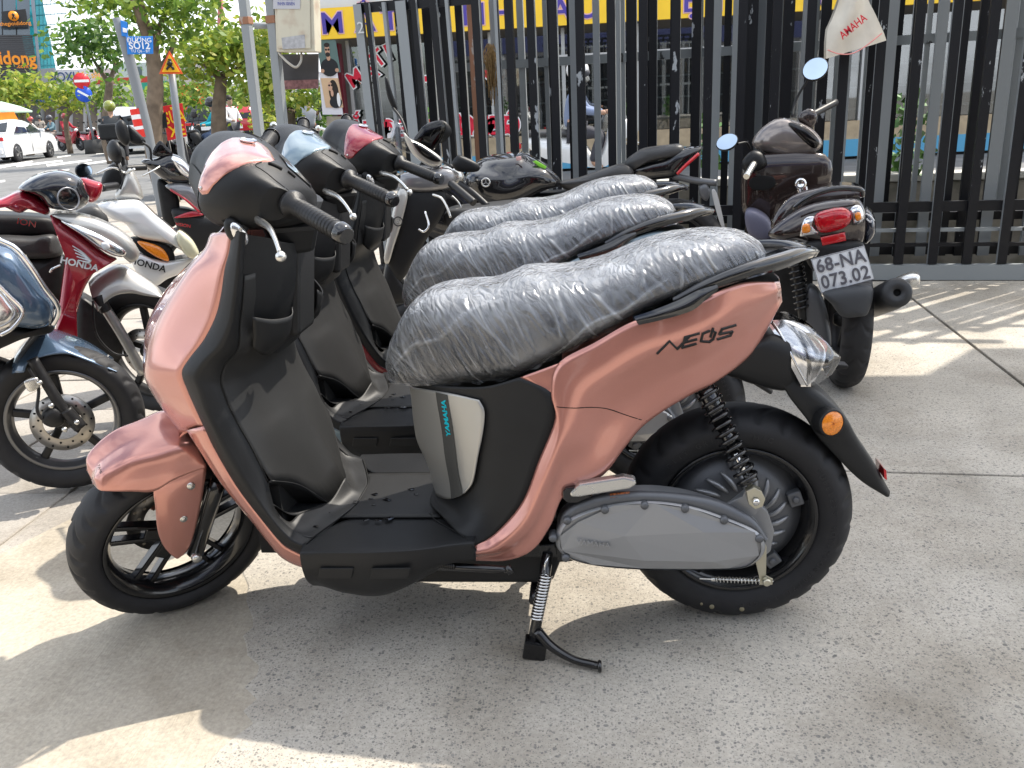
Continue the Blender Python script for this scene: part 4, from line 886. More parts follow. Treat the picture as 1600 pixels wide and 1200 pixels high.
    if streak:
        mp = n.new('ShaderNodeMapping'); mp.inputs['Scale'].default_value = (120, 14, 1); mp.inputs['Rotation'].default_value = (0, 0, R_(52)); z = n.new('ShaderNodeTexNoise'); z.inputs['Scale'].default_value = 1; z.inputs['Detail'].default_value = 5; z.inputs['Distortion'].default_value = 1.2
        L.new(t.outputs['Object'], mp.inputs[0]); L.new(mp.outputs[0], z.inputs['Vector']); L.new(z.outputs['Fac'], bp.inputs['Height'])
    else: L.new(nz(140, 5, .7).outputs['Fac'], bp.inputs['Height'])
    L.new(bp.outputs[0], b.inputs['Normal']); return M
M_agg = concrete('exposed_concrete', (.44, .41, .362), (.57, .53, .47), .66, 150)
M_trow = concrete('trowelled_concrete', (.44, .395, .325), (.54, .49, .41), .12, 120, streak=True)
M_pave = concrete('worn_paving', (.38, .35, .315), (.48, .45, .41), .25, 160)
M_asph = mat('asphalt', (.16, .16, .158), .9, noise_amt=.2, noise_scale=3, bump=.3, bump_scale=60)
M_mark = mat('road_paint', (.72, .71, .68), .7, noise_amt=.12, noise_scale=5)
M_joint = mat('joint_dark', (.035, .033, .03), .95)
g = MB(); g.add([(-600, -60, -.10), (600, -60, -.10), (600, 1500, -.10), (-600, 1500, -.10)], [(0, 1, 2, 3)], False); tag(g.build('ground', mat('earth', (.2, .19, .17), .9), fix=False), kind='structure')
def slab(name, poly, m, parent=None, z=0, t=.09, joint=.0):
    """a cast slab with its own thickness; its edges stay a little inside the outline, so the joint is a real gap"""
    P = [Vector((x, y, z)) for x, y in poly]; c = sum(P, Vector())/len(P)
    if joint: P = [p+(c-p).normalized()*joint for p in P]
    o = MB().prism(P, (0, 0, -t)).build(name, m, parent); md = o.modifiers.new('b', 'BEVEL'); md.width = .004; md.segments = 2; return o
yard = MB().add([(-2.2, -6, -.05), (9, -6, -.05), (9, 3.5, -.05), (-2.2, 4.4, -.05)], [(0, 1, 2, 3)], False).build('yard', M_joint, fix=False); tag(yard, kind='structure')
# the cast slabs of the yard, joints where the photograph shows them
_r = random.Random(5); edge_ = [(-.3+(.16+.3)*k/14+_r.uniform(-.02, .02), .98-1.03*k/14) for k in range(14)]+[(.16+.14*k/10+_r.uniform(-.022, .022), -.05-.37*k/10) for k in range(10)]+[(.30-.2*k/20+_r.uniform(-.025, .025), -.42-1.2*k/20) for k in range(21)]
slab('slab', edge_[::-1][:0]+[(-.15, -6), (2.62, -6), (2.62, .70)]+edge_, M_agg, yard)
slab('slab', [(2.634, -6), (9, -6), (9, .1), (2.634, .69)], M_agg, yard)
slab('slab', [(-.3, .99), (2.62, .712), (2.80, 3.6), (-.45, 4.2)], M_agg, yard)
slab('slab', [(2.634, .70), (9, .11), (9, 3.2), (2.815, 3.6)], M_agg, yard)
slab('slab', [(-.155, -6), (.4, -.42), (.26, -.05), (-.25, .985), (-.40, 4.2), (-.9, 4.3), (-.62, .5), (-.85, -.1), (-1.7, -.7), (-3.5, -6)], M_trow, yard, z=-.002)
# worn paving where the motorbikes on the far side stand
pav = MB().add([(-9, -6, -.018), (-.4, -6, -.018), (-.4, 11, -.018), (-9, 11, -.018)], [(0, 1, 2, 3)], False).build('footpath', M_pave, fix=False); tag(pav, kind='structure')
rnd = random.Random(3); tile_me = {}
for i in range(-4, 22):
    for j in range(-14, 0):
        x, y = -.55+j*.42, -1.2+i*.42
        if x > -.72-max(0, (.5-y))*.5 or not (-4.5 < y < 8): continue
        sz = .414
        if 't' not in tile_me:
            o = MB().box((0, 0, -.03), (sz, sz, .06)).build('paver', M_pave, pav, bevel=.004); tile_me['t'] = o
        else:
            o = tile_me['t'].copy(); COL.objects.link(o)
        o.location = (x, y, -.012+rnd.uniform(-.003, .002)); o.rotation_euler = (rnd.uniform(-.006, .006), rnd.uniform(-.006, .006), rnd.uniform(-.01, .01))
# street: asphalt reaching into the distance on a slightly lower level
RD = Vector((math.sin(R_(-20)), math.cos(R_(-20)), 0)); RN = Vector((RD.y, -RD.x, 0))
MB().add([(-260, 10.5, -.06), (60, 10.5, -.06), (60, 400, -.06), (-260, 400, -.06)], [(0, 1, 2, 3)], False).add([(-260, -30, -.062), (-8.6, -30, -.062), (-8.6, 10.52, -.062), (-260, 10.52, -.062)], [(0, 1, 2, 3)], False).build('road', M_asph, fix=False, split=False); tag(bpy.data.objects['road'], kind='structure')
MB().add([(-.4, 4.15, -.055), (12, 2.4, -.055), (12, 10.6, -.055), (-1, 10.6, -.055)], [(0, 1, 2, 3)], False).build('side_street', M_asph, fix=False); tag(bpy.data.objects['side_street'], kind='structure')
# ------------------------------------------------------------------ sliding gate and fence behind the scooters
def peel_material(name, paint, under, amount, scale=7, rough=.5):
    M = bpy.data.materials.new(name); M.use_nodes = True; n = M.node_tree.nodes; L = M.node_tree.links; b = n['Principled BSDF']
    t = n.new('ShaderNodeTexCoord'); ge = n.new('ShaderNodeObjectInfo'); mp = n.new('ShaderNodeMapping'); mp.inputs['Scale'].default_value = (1, 1, .35)
    ad = n.new('ShaderNodeVectorMath'); ad.operation = 'MULTIPLY_ADD'; ad.inputs[1].default_value = (17, 23, 31); cx = n.new('ShaderNodeCombineXYZ')
    for k in range(3): L.new(ge.outputs['Random'], cx.inputs[k])
    L.new(cx.outputs[0], ad.inputs[0]); L.new(t.outputs['Object'], mp.inputs[0]); L.new(mp.outputs[0], ad.inputs[2])
    z = n.new('ShaderNodeTexNoise'); z.inputs['Scale'].default_value = scale; z.inputs['Detail'].default_value = 9; z.inputs['Roughness'].default_value = .62; L.new(ad.outputs[0], z.inputs['Vector'])
    r = n.new('ShaderNodeValToRGB'); r.color_ramp.interpolation = 'LINEAR'; r.color_ramp.elements[0].position = amount; r.color_ramp.elements[1].position = amount+.015; L.new(z.outputs['Fac'], r.inputs['Fac'])
    z2 = n.new('ShaderNodeTexNoise'); z2.inputs['Scale'].default_value = 30; z2.inputs['Detail'].default_value = 6; L.new(ad.outputs[0], z2.inputs['Vector'])
    u = n.new('ShaderNodeValToRGB'); u.color_ramp.elements[0].color = (*[c*.75 for c in under], 1); u.color_ramp.elements[1].color = (*[min(1, c*1.2) for c in under], 1); L.new(z2.outputs['Fac'], u.inputs['Fac'])
    m = n.new('ShaderNodeMix'); m.data_type = 'RGBA'; L.new(r.outputs[0], m.inputs['Factor']); m.inputs['A'].default_value = (*paint, 1); L.new(u.outputs[0], m.inputs['B'])
    L.new(m.outputs['Result'], b.inputs['Base Color']); b.inputs['Roughness'].default_value = rough; b.inputs['Specular IOR Level'].default_value = .3
    bp = n.new('ShaderNodeBump'); bp.inputs['Strength'].default_value = .25; bp.inputs['Distance'].default_value = .002; L.new(z.outputs['Fac'], bp.inputs['Height']); L.new(bp.outputs[0], b.inputs['Normal']); return M
M_bar = peel_material('peeling_black_paint', (.006, .0065, .009), (.30, .32, .34), .685, 22, .42)
M_bar2 = peel_material('galvanised_steel', (.27, .29, .30), (.14, .10, .07), .70, 8, .5)
M_bar3 = peel_material('peeling_black_more', (.006, .0065, .009), (.30, .32, .34), .635, 15, .42)
M_rust = peel_material('rusty_pipe', (.30, .15, .09), (.42, .37, .33), .54, 5, .75)
M_rail = peel_material('grey_rail', (.24, .26, .27), (.03, .03, .03), .64, 7, .5)
FA = Vector((-.46, 4.15, 0)); FD = (Vector((3.523, 3.541, 0))-Vector((2.855, 3.644, 0))).normalized(); FN = Vector((-FD.y, FD.x, 0))   # FN points away from the camera
FR3 = Matrix((FD, FN, Vector((0, 0, 1)))).transposed()
bar_cache = {}
def bar(parent, u, off, w, d, z0, z1, front, side, name='bar', lean=0):
    """one upright: front and back faces in one material, flanks in another"""
    k = (round(w, 3), round(d, 3), round(z1-z0, 3), front.name, side.name)
    if k not in bar_cache:
        mb = MB(); h = (z1-z0); x, y = w/2, d/2
        vs = [(-x, -y, 0), (x, -y, 0), (x, y, 0), (-x, y, 0), (-x, -y, h), (x, -y, h), (x, y, h), (-x, y, h)]
        me = bpy.data.meshes.new('bar'); me.from_pydata(vs, [], [(0, 1, 5, 4), (1, 2, 6, 5), (2, 3, 7, 6), (3, 0, 4, 7), (4, 5, 6, 7), (3, 2, 1, 0)])
        me.materials.append(front); me.materials.append(side); me.polygons.foreach_set('material_index', [0, 1, 0, 1, 0, 0]); bar_cache[k] = me
    o = bpy.data.objects.new(name, bar_cache[k]); COL.objects.link(o); o.parent = parent
    p = FA+FD*u+FN*off; o.matrix_local = Matrix.Translation((p.x, p.y, z0)) @ FR3.to_4x4() @ Matrix.Rotation(lean, 4, 'Y')
    return o
def rail(parent, u0, u1, off, z, h, d, m, name='rail'):
    a, b = FA+FD*u0+FN*off, FA+FD*u1+FN*off; c = (a+b)/2; o = MB().box((c.x, c.y, z), (u1-u0, d, h), FR3).build(name, m, parent); return o
rf = random.Random(11)
# near leaf
near = empty('sliding_gate', FA); near.location = (0, 0, 0)
tag(near, 'tall black sliding gate with peeling paint on a pale bottom channel', 'gate')
HT = 2.72
u = 1.42
for k in range(17):
    bar(near, u, 0, .052, .032, .10, HT, M_bar if k % 3 else M_bar3, M_bar2 if k % 2 else M_bar); u += .193+rf.uniform(-.004, .004)
rail(near, 1.2, 4.9, 0, .05, .09, .06, M_rail, 'bottom_channel'); rail(near, 1.2, 4.9, .045, HT-.02, .06, .04, M_bar, 'top_rail'); rail(near, 1.2, 4.9, .034, .44, .06, .03, M_bar, 'lower_rail')
rail(near, 1.2, 4.9, .036, .21, .02, .03, M_bar, 'lower_rail'); rail(near, 1.2, 4.9, .036, .30, .02, .03, M_rail, 'lower_rail')
rail(near, 1.2, 4.9, .036, 2.13, .05, .03, M_bar, 'upper_rail')
# far leaf
far = empty('sliding_gate', (0, 0, 0)); tag(far, 'second gate leaf of closer bars, some bare grey steel, behind the black one', 'gate')
u = .18; k = 0
while u < 4.8:
    w = rf.choice((.05, .058, .066, .04)); fr_ = rf.choice((M_bar, M_bar3, M_bar2, M_bar2)); bar(far, u, .17, w, .03, .12, 2.6, fr_, rf.choice((M_bar2, M_bar2, M_bar))); u += rf.uniform(.095, .145); k += 1
rail(far, .1, 4.85, .20, .36, .05, .03, M_bar, 'lower_rail'); rail(far, .1, 4.85, .20, .15, .05, .04, M_bar, 'lower_rail'); rail(far, .1, 4.85, .20, 2.58, .05, .03, M_bar, 'top_rail')
# rear leaf with the pale cross rail
rear = empty('sliding_gate', (0, 0, 0)); tag(rear, 'rearmost gate leaf of thin grey bars with a pale grey cross rail', 'gate')
u = .6; k = 0
while u < 4.9:
    bar(rear, u, .46, .03 if k % 2 else .045, .024, .3, 2.5, (M_bar2, M_bar, M_bar2)[k % 3], M_bar2); u += .17; k += 1
rail(rear, .45, 4.95, .45, 1.40, .055, .03, M_rail, 'cross_rail'); rail(rear, .45, 4.95, .45, .38, .05, .03, M_rail, 'cross_rail'); rail(rear, .45, 4.95, .45, 2.48, .05, .03, M_rail, 'top_rail')
# low block wall at the foot of the rear leaf
lw = empty('low_wall', (0, 0, 0)); tag(lw, 'low mossy concrete wall at the foot of the gates', 'wall'); p0 = FA+FD*1.1+FN*.78; p1 = FA+FD*5.2+FN*.78
M_moss = mat('mossy_concrete', (.33, .30, .25), .9, noise_amt=.35, noise_scale=6, dirt=(.06, .07, .04), dirt_amt=.8, dirt_scale=7, bump=.5, bump_scale=60)
c = (p0+p1)/2; MB().box((c.x, c.y, .24), ((p1-p0).length, .14, .56), FR3).build('wall', M_moss, lw, bevel=.01); MB().box((c.x, c.y, .55), ((p1-p0).length+.02, .2, .05), FR3).build('coping', mat('pale_coping', (.55, .53, .48), .85, noise_amt=.15, noise_scale=8), lw, bevel=.008)
# short left gate with a top rail, posts, rust pipe
lg = empty('hinged_gate', (0, 0, 0)); tag(lg, 'low gate panel with peeling top rail and a post numbered 2', 'gate')
for (u, w, fr_, sd_, nm) in ((.02, .055, M_bar2, M_bar, 'gate_post'), (.085, .03, M_bar3, M_bar2, 'bar'), (.20, .022, M_bar2, M_bar2, 'bar'), (.315, .07, M_bar2, M_bar3, 'gate_post'), (.40, .035, M_bar3, M_bar2, 'bar'), (.53, .048, M_bar3, M_bar2, 'bar'), (.62, .02, M_bar2, M_bar2, 'bar'), (.77, .05, M_bar, M_bar2, 'bar'), (.90, .02, M_bar2, M_bar, 'bar'), (.98, .05, M_bar, M_bar, 'bar'), (1.12, .05, M_bar3, M_bar2, 'bar'), (1.26, .05, M_bar, M_bar2, 'bar')):
    bar(lg, u, -.02, w, .04, .08, 1.80 if u < .7 else 1.9, fr_, sd_, nm, lean=R_(-1.2) if u < .7 else 0)
rail(lg, -.03, .78, .005, 1.78, .06, .03, M_bar3, 'top_rail'); rail(lg, -.03, 1.3, .005, .1, .06, .03, M_bar, 'bottom_rail')
p = FA+FD*.705+FN*.12; rp_ = MB().tube([(p.x, p.y, -.05), (p.x, p.y, 2.4)], .035, 14).build('rusty_pipe', M_rust); tag(rp_, 'upright rusty steel pipe standing behind the gate bars', 'pipe')
p = FA+FD*.02+FN*(-.05); text_mesh('number', '2', .10, mat('chalk', (.62, .63, .62), .9), frame((p.x-.02, p.y, 1.655), FD, (0, 0, 1)), lg, extrude=.0005)
# bunch of dried fibres tied to the gate
mb = MB(); q = FA+FD*.83+FN*.06
for k in range(70):
    a = rf.uniform(0, 6.28); r = rf.uniform(.0, .05); L0 = rf.uniform(.12, .34); s0 = Vector((q.x+rf.uniform(-.02, .02), q.y, 1.50+rf.uniform(-.03, .02)))
    mb.tube([s0, s0+Vector((r*math.cos(a)*1.2, r*math.sin(a)*.5, -L0*.4)), s0+Vector((r*math.cos(a)*.8, r*math.sin(a)*.6, -L0))], .0022, 4, n=5)
tag(mb.build('dried_grass_bundle', mat('straw', (.38, .24, .10), .9, noise_amt=.4, noise_scale=60), split=False), 'bundle of dried straw tied to the gate bars beside the rusty pipe', 'straw', kind=None)
# square galvanised posts of the gate run and the amber reflector strip
for uu, oo, lb in ((2.50, .32, 'thick bare steel gate post beside the orange reflector strip'), (2.80, .30, 'thick galvanised gate post behind the handlebar of the brown scooter')):
    b_ = bar(None, uu, oo, .075, .075, 0, 2.7, M_bar2, M_bar2, 'gate_post'); tag(b_, lb, 'post')
strip = empty('reflector_strip', (0, 0, 0)); tag(strip, 'strip of three orange reflectors standing behind the bare gate post', 'reflector'); p = FA+FD*2.66+FN*.42
MB().box((p.x, p.y, .75), (.03, .03, 1.4), FR3).build('post', M_bar2, strip)
for k in range(3): MB().box((p.x-FN.x*.02, p.y-FN.y*.02, 1.10-.19*k), (.034, .006, .125), FR3).build('reflector', mat('orange_reflector', (.9, .09, .01), .3), strip, bevel=.003)
# cloth bag hung over the gate
BC = Y_(1338, 0, 3.55); bx = FD; 
out_px = [(1312, -30), (1350, -30), (1364, 20), (1387, 64), (1345, 82), (1290, 93), (1291, 60), (1303, 25)]
g = []
L0 = [(1318, -30), (1311, 0), (1303, 25), (1294, 45), (1291, 66), (1290, 92)]; R0 = [(1345, -30), (1357, 0), (1365, 18), (1374, 38), (1381, 52), (1386, 63)]
rows = []
for a, b in zip(L0, R0):
    r = []
    for k in range(7):
        f = k/6; p = Y_(a[0]+(b[0]-a[0])*f, a[1]+(b[1]-a[1])*f, 3.50); r.append(p+Vector((0, math.sin(f*9+a[1]*.05)*.012-.02*math.sin(f*math.pi), 0)))
    rows.append(r)
mb = MB(); mb.surf(rows, 40, 40); mb.grid([[p+Vector((0, .05+.02*math.sin(k), 0)) for k, p in enumerate(r)] for r in rows]); bag = empty('cloth_bag'); tag(bag, 'cream cloth bag with red lettering hung over the gate top', 'bag')
M_cloth = mat('cream_cotton', (.62, .58, .50), .85, noise_amt=.08, noise_scale=12, bump=.6, bump_scale=35)
bo = mb.build('cloth', M_cloth, bag, split=False)
a, b = Y_(1322, 51, 3.44), Y_(1344, 33, 3.44); text_mesh('lettering', 'AMAHA', .062, mat('red_print', (.6, .02, .04), .6), frame((a+b)/2, b-a, (0, 0, 1)), bag, extrude=.0004, sx=.72, bold=.001)
mb = MB(); pts = [Y_(x, y, 3.452) for x, y in ((1293, 78), (1310, 84), (1330, 84), (1350, 74), (1378, 52))]; mb.tube(pts, .0035, 5, n=24); mb.build('hem_stripe', mat('pink_print', (.75, .3, .28), .7), bag)

# ------------------------------------------------------------------ electric cabinet on two steel posts
def upright(px0, py0, px1, py1, Y, w, name, lab):
    a, b = Y_(px0, py0, Y), Y_(px1, py1, Y); d = (a-b).normalized(); a = a+d*1.0; k = b.z/d.z; b = b-d*(k+.05); 
    r = empty(name, (0, 0, 0)); tag(r, lab, 'post')
    q = d.to_track_quat('Z', 'X').to_matrix(); q = Matrix((FD, d.cross(FD).normalized(), d)).transposed()
    c = (a+b)/2; MB().box(c, (w, w, (a-b).length), q).build('tube', M_bar2, r, bevel=.004); f = .62; p = b.lerp(a, f)
    MB().box(p, (w+.012, w+.012, .05), q).build('clamp', M_rust, r, bevel=.003); return r
upright(381, 0, 404, 200, 4.75, .062, 'steel_post', 'grey square steel post standing clear of the rusty cabinet')
upright(423, 0, 442, 200, 4.60, .062, 'steel_post', 'grey square steel post carrying the rusty cabinet')
a, b = Y_(398, 40, 4.7), Y_(420, 40, 4.66); cb_ = MB().tube([a, b], .022, 4).build('steel_brace', M_bar2); tag(cb_, 'short grey steel brace joining the two upright posts', 'brace')
cab = empty('meter_cabinet', (0, 0, 0)); tag(cab, 'cream metal meter cabinet with rust stains on a steel post', 'cabinet')
a, b, c_, d_ = Y_(426, -60, 4.5), Y_(488, -60, 4.5), Y_(492, 81, 4.5), Y_(432, 81, 4.5)
M_cab = mat('cream_enamel', (.60, .56, .44), .55, noise_amt=.06, noise_scale=5, dirt=(.30, .09, .025), dirt_amt=.75, dirt_scale=5.5)
MB().prism([a, b, c_, d_], (0, .16, 0)).build('case', M_cab, cab, bevel=.006)
q = [Y_(x, y, 4.497) for x, y in ((431, -50), (484, -50), (486, 76), (436, 76))]; MB().prism(q, (0, -.008, 0)).build('door', M_cab, cab, bevel=.003)
q = [Y_(x, y, 4.488) for x, y in ((440, 59), (476, 54), (477, 75), (442, 77))]; MB().prism(q, (0, -.002, 0)).build('label_plate', mat('tin_label', (.42, .42, .43), .5, noise_amt=.2, noise_scale=40), cab)
q = [Y_(x, y, 4.487) for x, y in ((426, -40), (470, -40), (469, 14), (427, 14))]; MB().prism(q, (0, -.002, 0)).build('paper_notice', mat('notice', (.50, .50, .53), .7), cab)
for k, (x0, y0) in enumerate(((428, 6), (428, -2), (428, -10))):
    a, b = Y_(x0, y0, 4.484), Y_(x0+38, y0, 4.484); text_mesh('notice_line', 'INHIN IIIINEN', .032, mat('blue_print', (.06, .08, .35), .6), frame((a+b)/2, b-a, (0, 0, 1)), cab, extrude=.0003, sx=.62)
MB().tube([Y_(436, 83, 4.55), Y_(448, 96, 4.5), Y_(462, 105, 4.5), Y_(470, 96, 4.52), Y_(471, 83, 4.56)], .0085, 7, n=18).build('cable', mat('grey_cable', (.45, .42, .36), .5), cab)
q = [Y_(x, y, 4.75) for x, y in ((436, 85), (497, 84), (497, 138), (440, 140))]; hd_ = MB().prism(q, (0, .02, 0)).build('hanging_sign', mat('dark_board', (.06, .058, .062), .6, noise_amt=.2, noise_scale=6)); tag(hd_, 'dark weathered board with reddish lower edge hanging under the cabinet', 'board')
MB().prism([Y_(x, y, 4.747) for x, y in ((439, 126), (497, 124), (497, 138), (440, 140))], (0, -.003, 0)).build('lower_strip', mat('faded_red', (.25, .12, .12), .7, noise_amt=.4, noise_scale=40), hd_)

# ------------------------------------------------------------------ optician's shop across the side street
SY = 14.0
shop = empty('optician_shop', (0, 0, 0)); tag(shop, 'optician shop with yellow fascia sign and glazed front seen through the gate', 'building')
def S3(px, py, dy=0): return Y_(px, py, SY+dy)
L_, R__ = S3(500, 60).x, 9.5
zt, zb = S3(620, 10).z, S3(620, 58).z
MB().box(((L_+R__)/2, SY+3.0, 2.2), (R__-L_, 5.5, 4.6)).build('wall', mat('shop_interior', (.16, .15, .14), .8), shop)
MB().box(((L_+R__)/2, SY+.02, zt+.9), (R__-L_+.1, .6, 1.8)).build('upper_wall', mat('grey_white_render', (.62, .64, .68), .8), shop)
fs = MB().box(((L_+R__)/2, SY-.36, (zt+zb)/2), (R__-L_+.12, .12, zt-zb)).build('fascia', mat('yellow_vinyl', (.92, .58, .03), .5, noise_amt=.05, noise_scale=3), shop)
M_violet = mat('violet_letters', (.075, .05, .32), .5); M_pinkl = mat('pink_outline', (.75, .45, .45), .5)
xx = S3(512, 36).x
for ch in 'MẮT KÍNH  AU  VIỆT  GIANG  GIÁ  2':
    if ch == ' ': xx += .28; continue
    M4_ = Matrix.Translation((xx+.2, 0, (zt+zb)/2-.01)) @ Matrix.Rotation(math.pi/2, 4, 'X')
    lo = text_mesh('fascia_letter', ch, .47, M_violet, Matrix.Translation((0, SY-.432, 0)) @ M4_, fs, extrude=.004, bold=.006, sx=1.12)
    text_mesh('letter_outline', ch, .47, M_pinkl, Matrix.Translation((0, SY-.426, 0)) @ M4_, lo, extrude=.002, bold=.024, sx=1.12)
    xx += .56 if ch in 'MG' else (.24 if ch in 'IÍ' else .44)
MB().box((S3(533, 120).x, SY-.12, 1.1), (.14, .2, 2.3)).build('door_jamb', mat('maroon_paint', (.15, .012, .025), .4), shop)
# glazing bays with mullions and shelves of spectacle frames
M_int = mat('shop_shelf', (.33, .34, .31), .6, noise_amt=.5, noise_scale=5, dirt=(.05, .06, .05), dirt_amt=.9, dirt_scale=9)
x = S3(545, 100).x; k = 0
while x < R__-.6:
    wdt = 1.25
    MB().box((x+wdt/2, SY+.1, 1.2), (wdt-.04, .02, 2.0)).build('pane', M_glass, shop)
    MB().box((x, SY+.06, 1.2), (.06, .1, 2.2)).build('mullion', mat('anodised', (.42, .43, .43), .4, .6), shop)
    for zz in (.75, 1.1, 1.45): 
        sh_ = MB().box((x+wdt/2, SY+.22, zz), (wdt-.06, .2, .03)).build('shelf', mat('glass_shelf', (.5, .52, .5), .4), shop)
        mb = MB()
        for q in range(7): mb.box((x+.12+q*.17, SY+.20, zz+.07), (.11, .05, .05+.05*rf.random()))
        mb.build('spectacle_display', mat('display_mix', (.12, .12, .13), .4, noise_amt=.9, noise_scale=3), sh_, split=False)
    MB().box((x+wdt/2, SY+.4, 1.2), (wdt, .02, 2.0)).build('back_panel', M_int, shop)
    x += wdt; k += 1
MB().box(((L_+R__)/2, SY-.08, .42), (R__-L_, .12, .30)).build('wood_panel', mat('tan_boards', (.40, .31, .2), .7, noise_amt=.15, noise_scale=9), shop)
MB().box(((L_+R__)/2, SY-.09, .13), (R__-L_, .14, .28)).build('blue_plinth', mat('blue_plinth', (.09, .33, .52), .6), shop)
MB().box((S3(1080, 80).x, SY-.06, S3(1000, 85).z), (4.6, .1, .12)).build('transom', mat('pale_metal', (.5, .5, .5), .5), shop)
# red window lettering
M_rl = mat('red_letters', (.72, .015, .05), .5)
def letters(body, x0, y0, x1, y1, size, dy=-.02, sx=1):
    a, b = S3(x0, y0, dy), S3(x1, y1, dy); up = Vector((0, 0, 1)); M_ = frame((a+b)/2, b-a, up)
    text_mesh('window_lettering', body, size*1.0, M_white, M_ @ Matrix.Translation((0, 0, -.004)), shop, extrude=.0005, bold=.028, sx=sx)
    text_mesh('window_lettering', body, size, M_rl, M_, shop, extrude=.002, bold=.006, sx=sx)
letters('M', 548, 128, 562, 118, .36); letters('A', 572, 118, 588, 108, .36); letters('T', 584, 98, 598, 86, .38); letters('I', 600, 86, 612, 80, .36); letters('N', 634, 78, 650, 80, .44, sx=.7)
letters('+', 636, 128, 672, 128, .95); letters('V', 752, 115, 762, 110, .36)
letters('MẮT ĐEO TRÒNG', 590, 203, 712, 200, .40, sx=.9); letters('GỌNG', 722, 198, 765, 197, .42); letters('ĐỘ', 772, 198, 800, 197, .42)
# posters beside the door
def poster(x0, y0, x1, y1, bgc, kind, lab):
    a, b, c, d = S3(x0, y0, -.4), S3(x1, y0, -.4), S3(x1+8, y1, -.4), S3(x0+8, y1, -.4)
    o = MB().prism([a, b, c, d], (0, .03, 0)).build('poster', mat('poster_'+kind, bgc, .6, noise_amt=.1, noise_scale=2)); tag(o, lab, 'poster')
    cx = (a.x+b.x+c.x+d.x)/4; W = (b-a).length; H = (a-d).length; cz = (a.z+d.z)/2; y_ = SY-.402
    sk = mat('poster_skin_'+kind, (.52, .30, .2) if kind == 'man' else (.6, .36, .25), .7); hr = mat('poster_hair', (.02, .013, .01), .6); cl = mat('poster_cloth', (.012, .014, .018), .6)
    def blob(n, m_, x, z, rx, rz, dy): MB().lathe([(0, -.001), (1, -.001)], (0, 0, 0), 'Y', 20).build(n, m_, o, fix=False); q = bpy.data.objects[-1] if False else None
    def ell(n, m_, x, z, rx, rz, dy):
        mb = MB(); pts = [Vector((cx+x*W+rx*W*math.cos(t*math.pi/10), y_-dy, cz+z*H+rz*H*math.sin(t*math.pi/10))) for t in range(20)]; mb.prism(pts, (0, .001, 0)); mb.build(n, m_, o)
    if kind == 'man':
        ell('printed_shirt', cl, 0, -.36, .46, .28, .002); ell('printed_neck', sk, 0, -.06, .10, .10, .003); ell('printed_face', sk, -.02, .16, .13, .17, .004); ell('printed_hair', hr, -.02, .32, .15, .07, .005); ell('printed_beard', hr, -.02, .03, .12, .07, .005); ell('printed_glasses', hr, -.08, .18, .055, .035, .006); ell('printed_glasses', hr, .05, .18, .055, .035, .006)
        ell('printed_arm', sk, -.38, -.46, .1, .06, .004); ell('printed_arm', sk, .38, -.46, .1, .06, .004)
    else:
        ell('printed_hair', hr, .12, .02, .28, .40, .002); ell('printed_coat', cl, .18, -.34, .36, .2, .003); ell('printed_collar', M_white, .36, -.26, .1, .24, .004); ell('printed_face', sk, -.06, .20, .13, .15, .005); ell('printed_neck', sk, .02, -.02, .08, .12, .004); ell('printed_glasses', hr, -.1, .24, .06, .035, .006); ell('printed_glasses', hr, .04, .24, .05, .035, .006)
    return o
poster(494, 62, 524, 113, (.10, .16, .15), 'man', 'poster of a bearded man in dark glasses and black shirt')
p2 = poster(501, 122, 528, 168, (.62, .42, .26), 'woman', 'poster of a long-haired woman in dark glasses below the bearded man')
a, b, c, d = S3(498, 112, -.39), S3(527, 112, -.39), S3(536, 179, -.39), S3(504, 179, -.39); MB().prism([a, b, c, d], (0, .008, 0)).build('white_border', mat('poster_white', (.72, .70, .74), .6), p2)
a, b, c, d = S3(510, 182, -.4), S3(534, 182, -.4), S3(538, 230, -.4), S3(512, 230, -.4); p3 = MB().prism([a, b, c, d], (0, .03, 0)).build('poster', mat('poster_third', (.35, .30, .22), .6, noise_amt=.5, noise_scale=2)); tag(p3, 'dim poster of a man in suit below the other two', 'poster')
# ------------------------------------------------------------------ the other motorbikes
M_dark = mat('dark_machinery', (.02, .02, .021), .45, .2, noise_amt=.3, noise_scale=40)
M_brown = mat('brown_black_gloss', (.030, .020, .018), .16, .2, 1)
M_bluep = mat('slate_blue_paint', (.075, .125, .20), .25, .35, 1)
M_redp = mat('crimson_paint', (.36, .005, .02), .2, .2, 1)
M_silp = mat('silver_paint', (.50, .49, .46), .3, .5, .8)
M_whp = mat('pearl_white_paint', (.72, .73, .73), .25, .1, 1)
M_blkp = mat('black_paint_gloss', (.010, .010, .012), .12, .1, 1)
M_gryp = mat('grey_paint', (.20, .20, .21), .28, .4, 1)
M_smoke = lens_material('smoked_glass', (.10, .10, .12), .75, .03)
M_forks = mat('fork_silver', (.42, .42, .41), .32, .8)
M_mirg = mat('mirror_glass', (.36, .45, .57), .03, 1)
M_yel = mat('aged_lens', (.62, .60, .42), .12, 0, 1)
M_lav = mat('grey_lavender_plastic', (.12, .12, .17), .5)
M_seatg = mat('worn_seat_vinyl', (.045, .045, .046), .4, bump=.4, bump_scale=300)
def closed(pts, k=4):
    n = len(pts); o = []
    for i in range(n):
        for j in range(k):
            f = j/k; p0, p1, p2, p3 = pts[i-1], pts[i], pts[(i+1) % n], pts[(i+2) % n]
            o.append(((p1*2)+(p2-p0)*f+(p0*2-p1*5+p2*4-p3)*f*f+(p1*3-p0-p2*3+p3)*f**3)*.5)
    return o
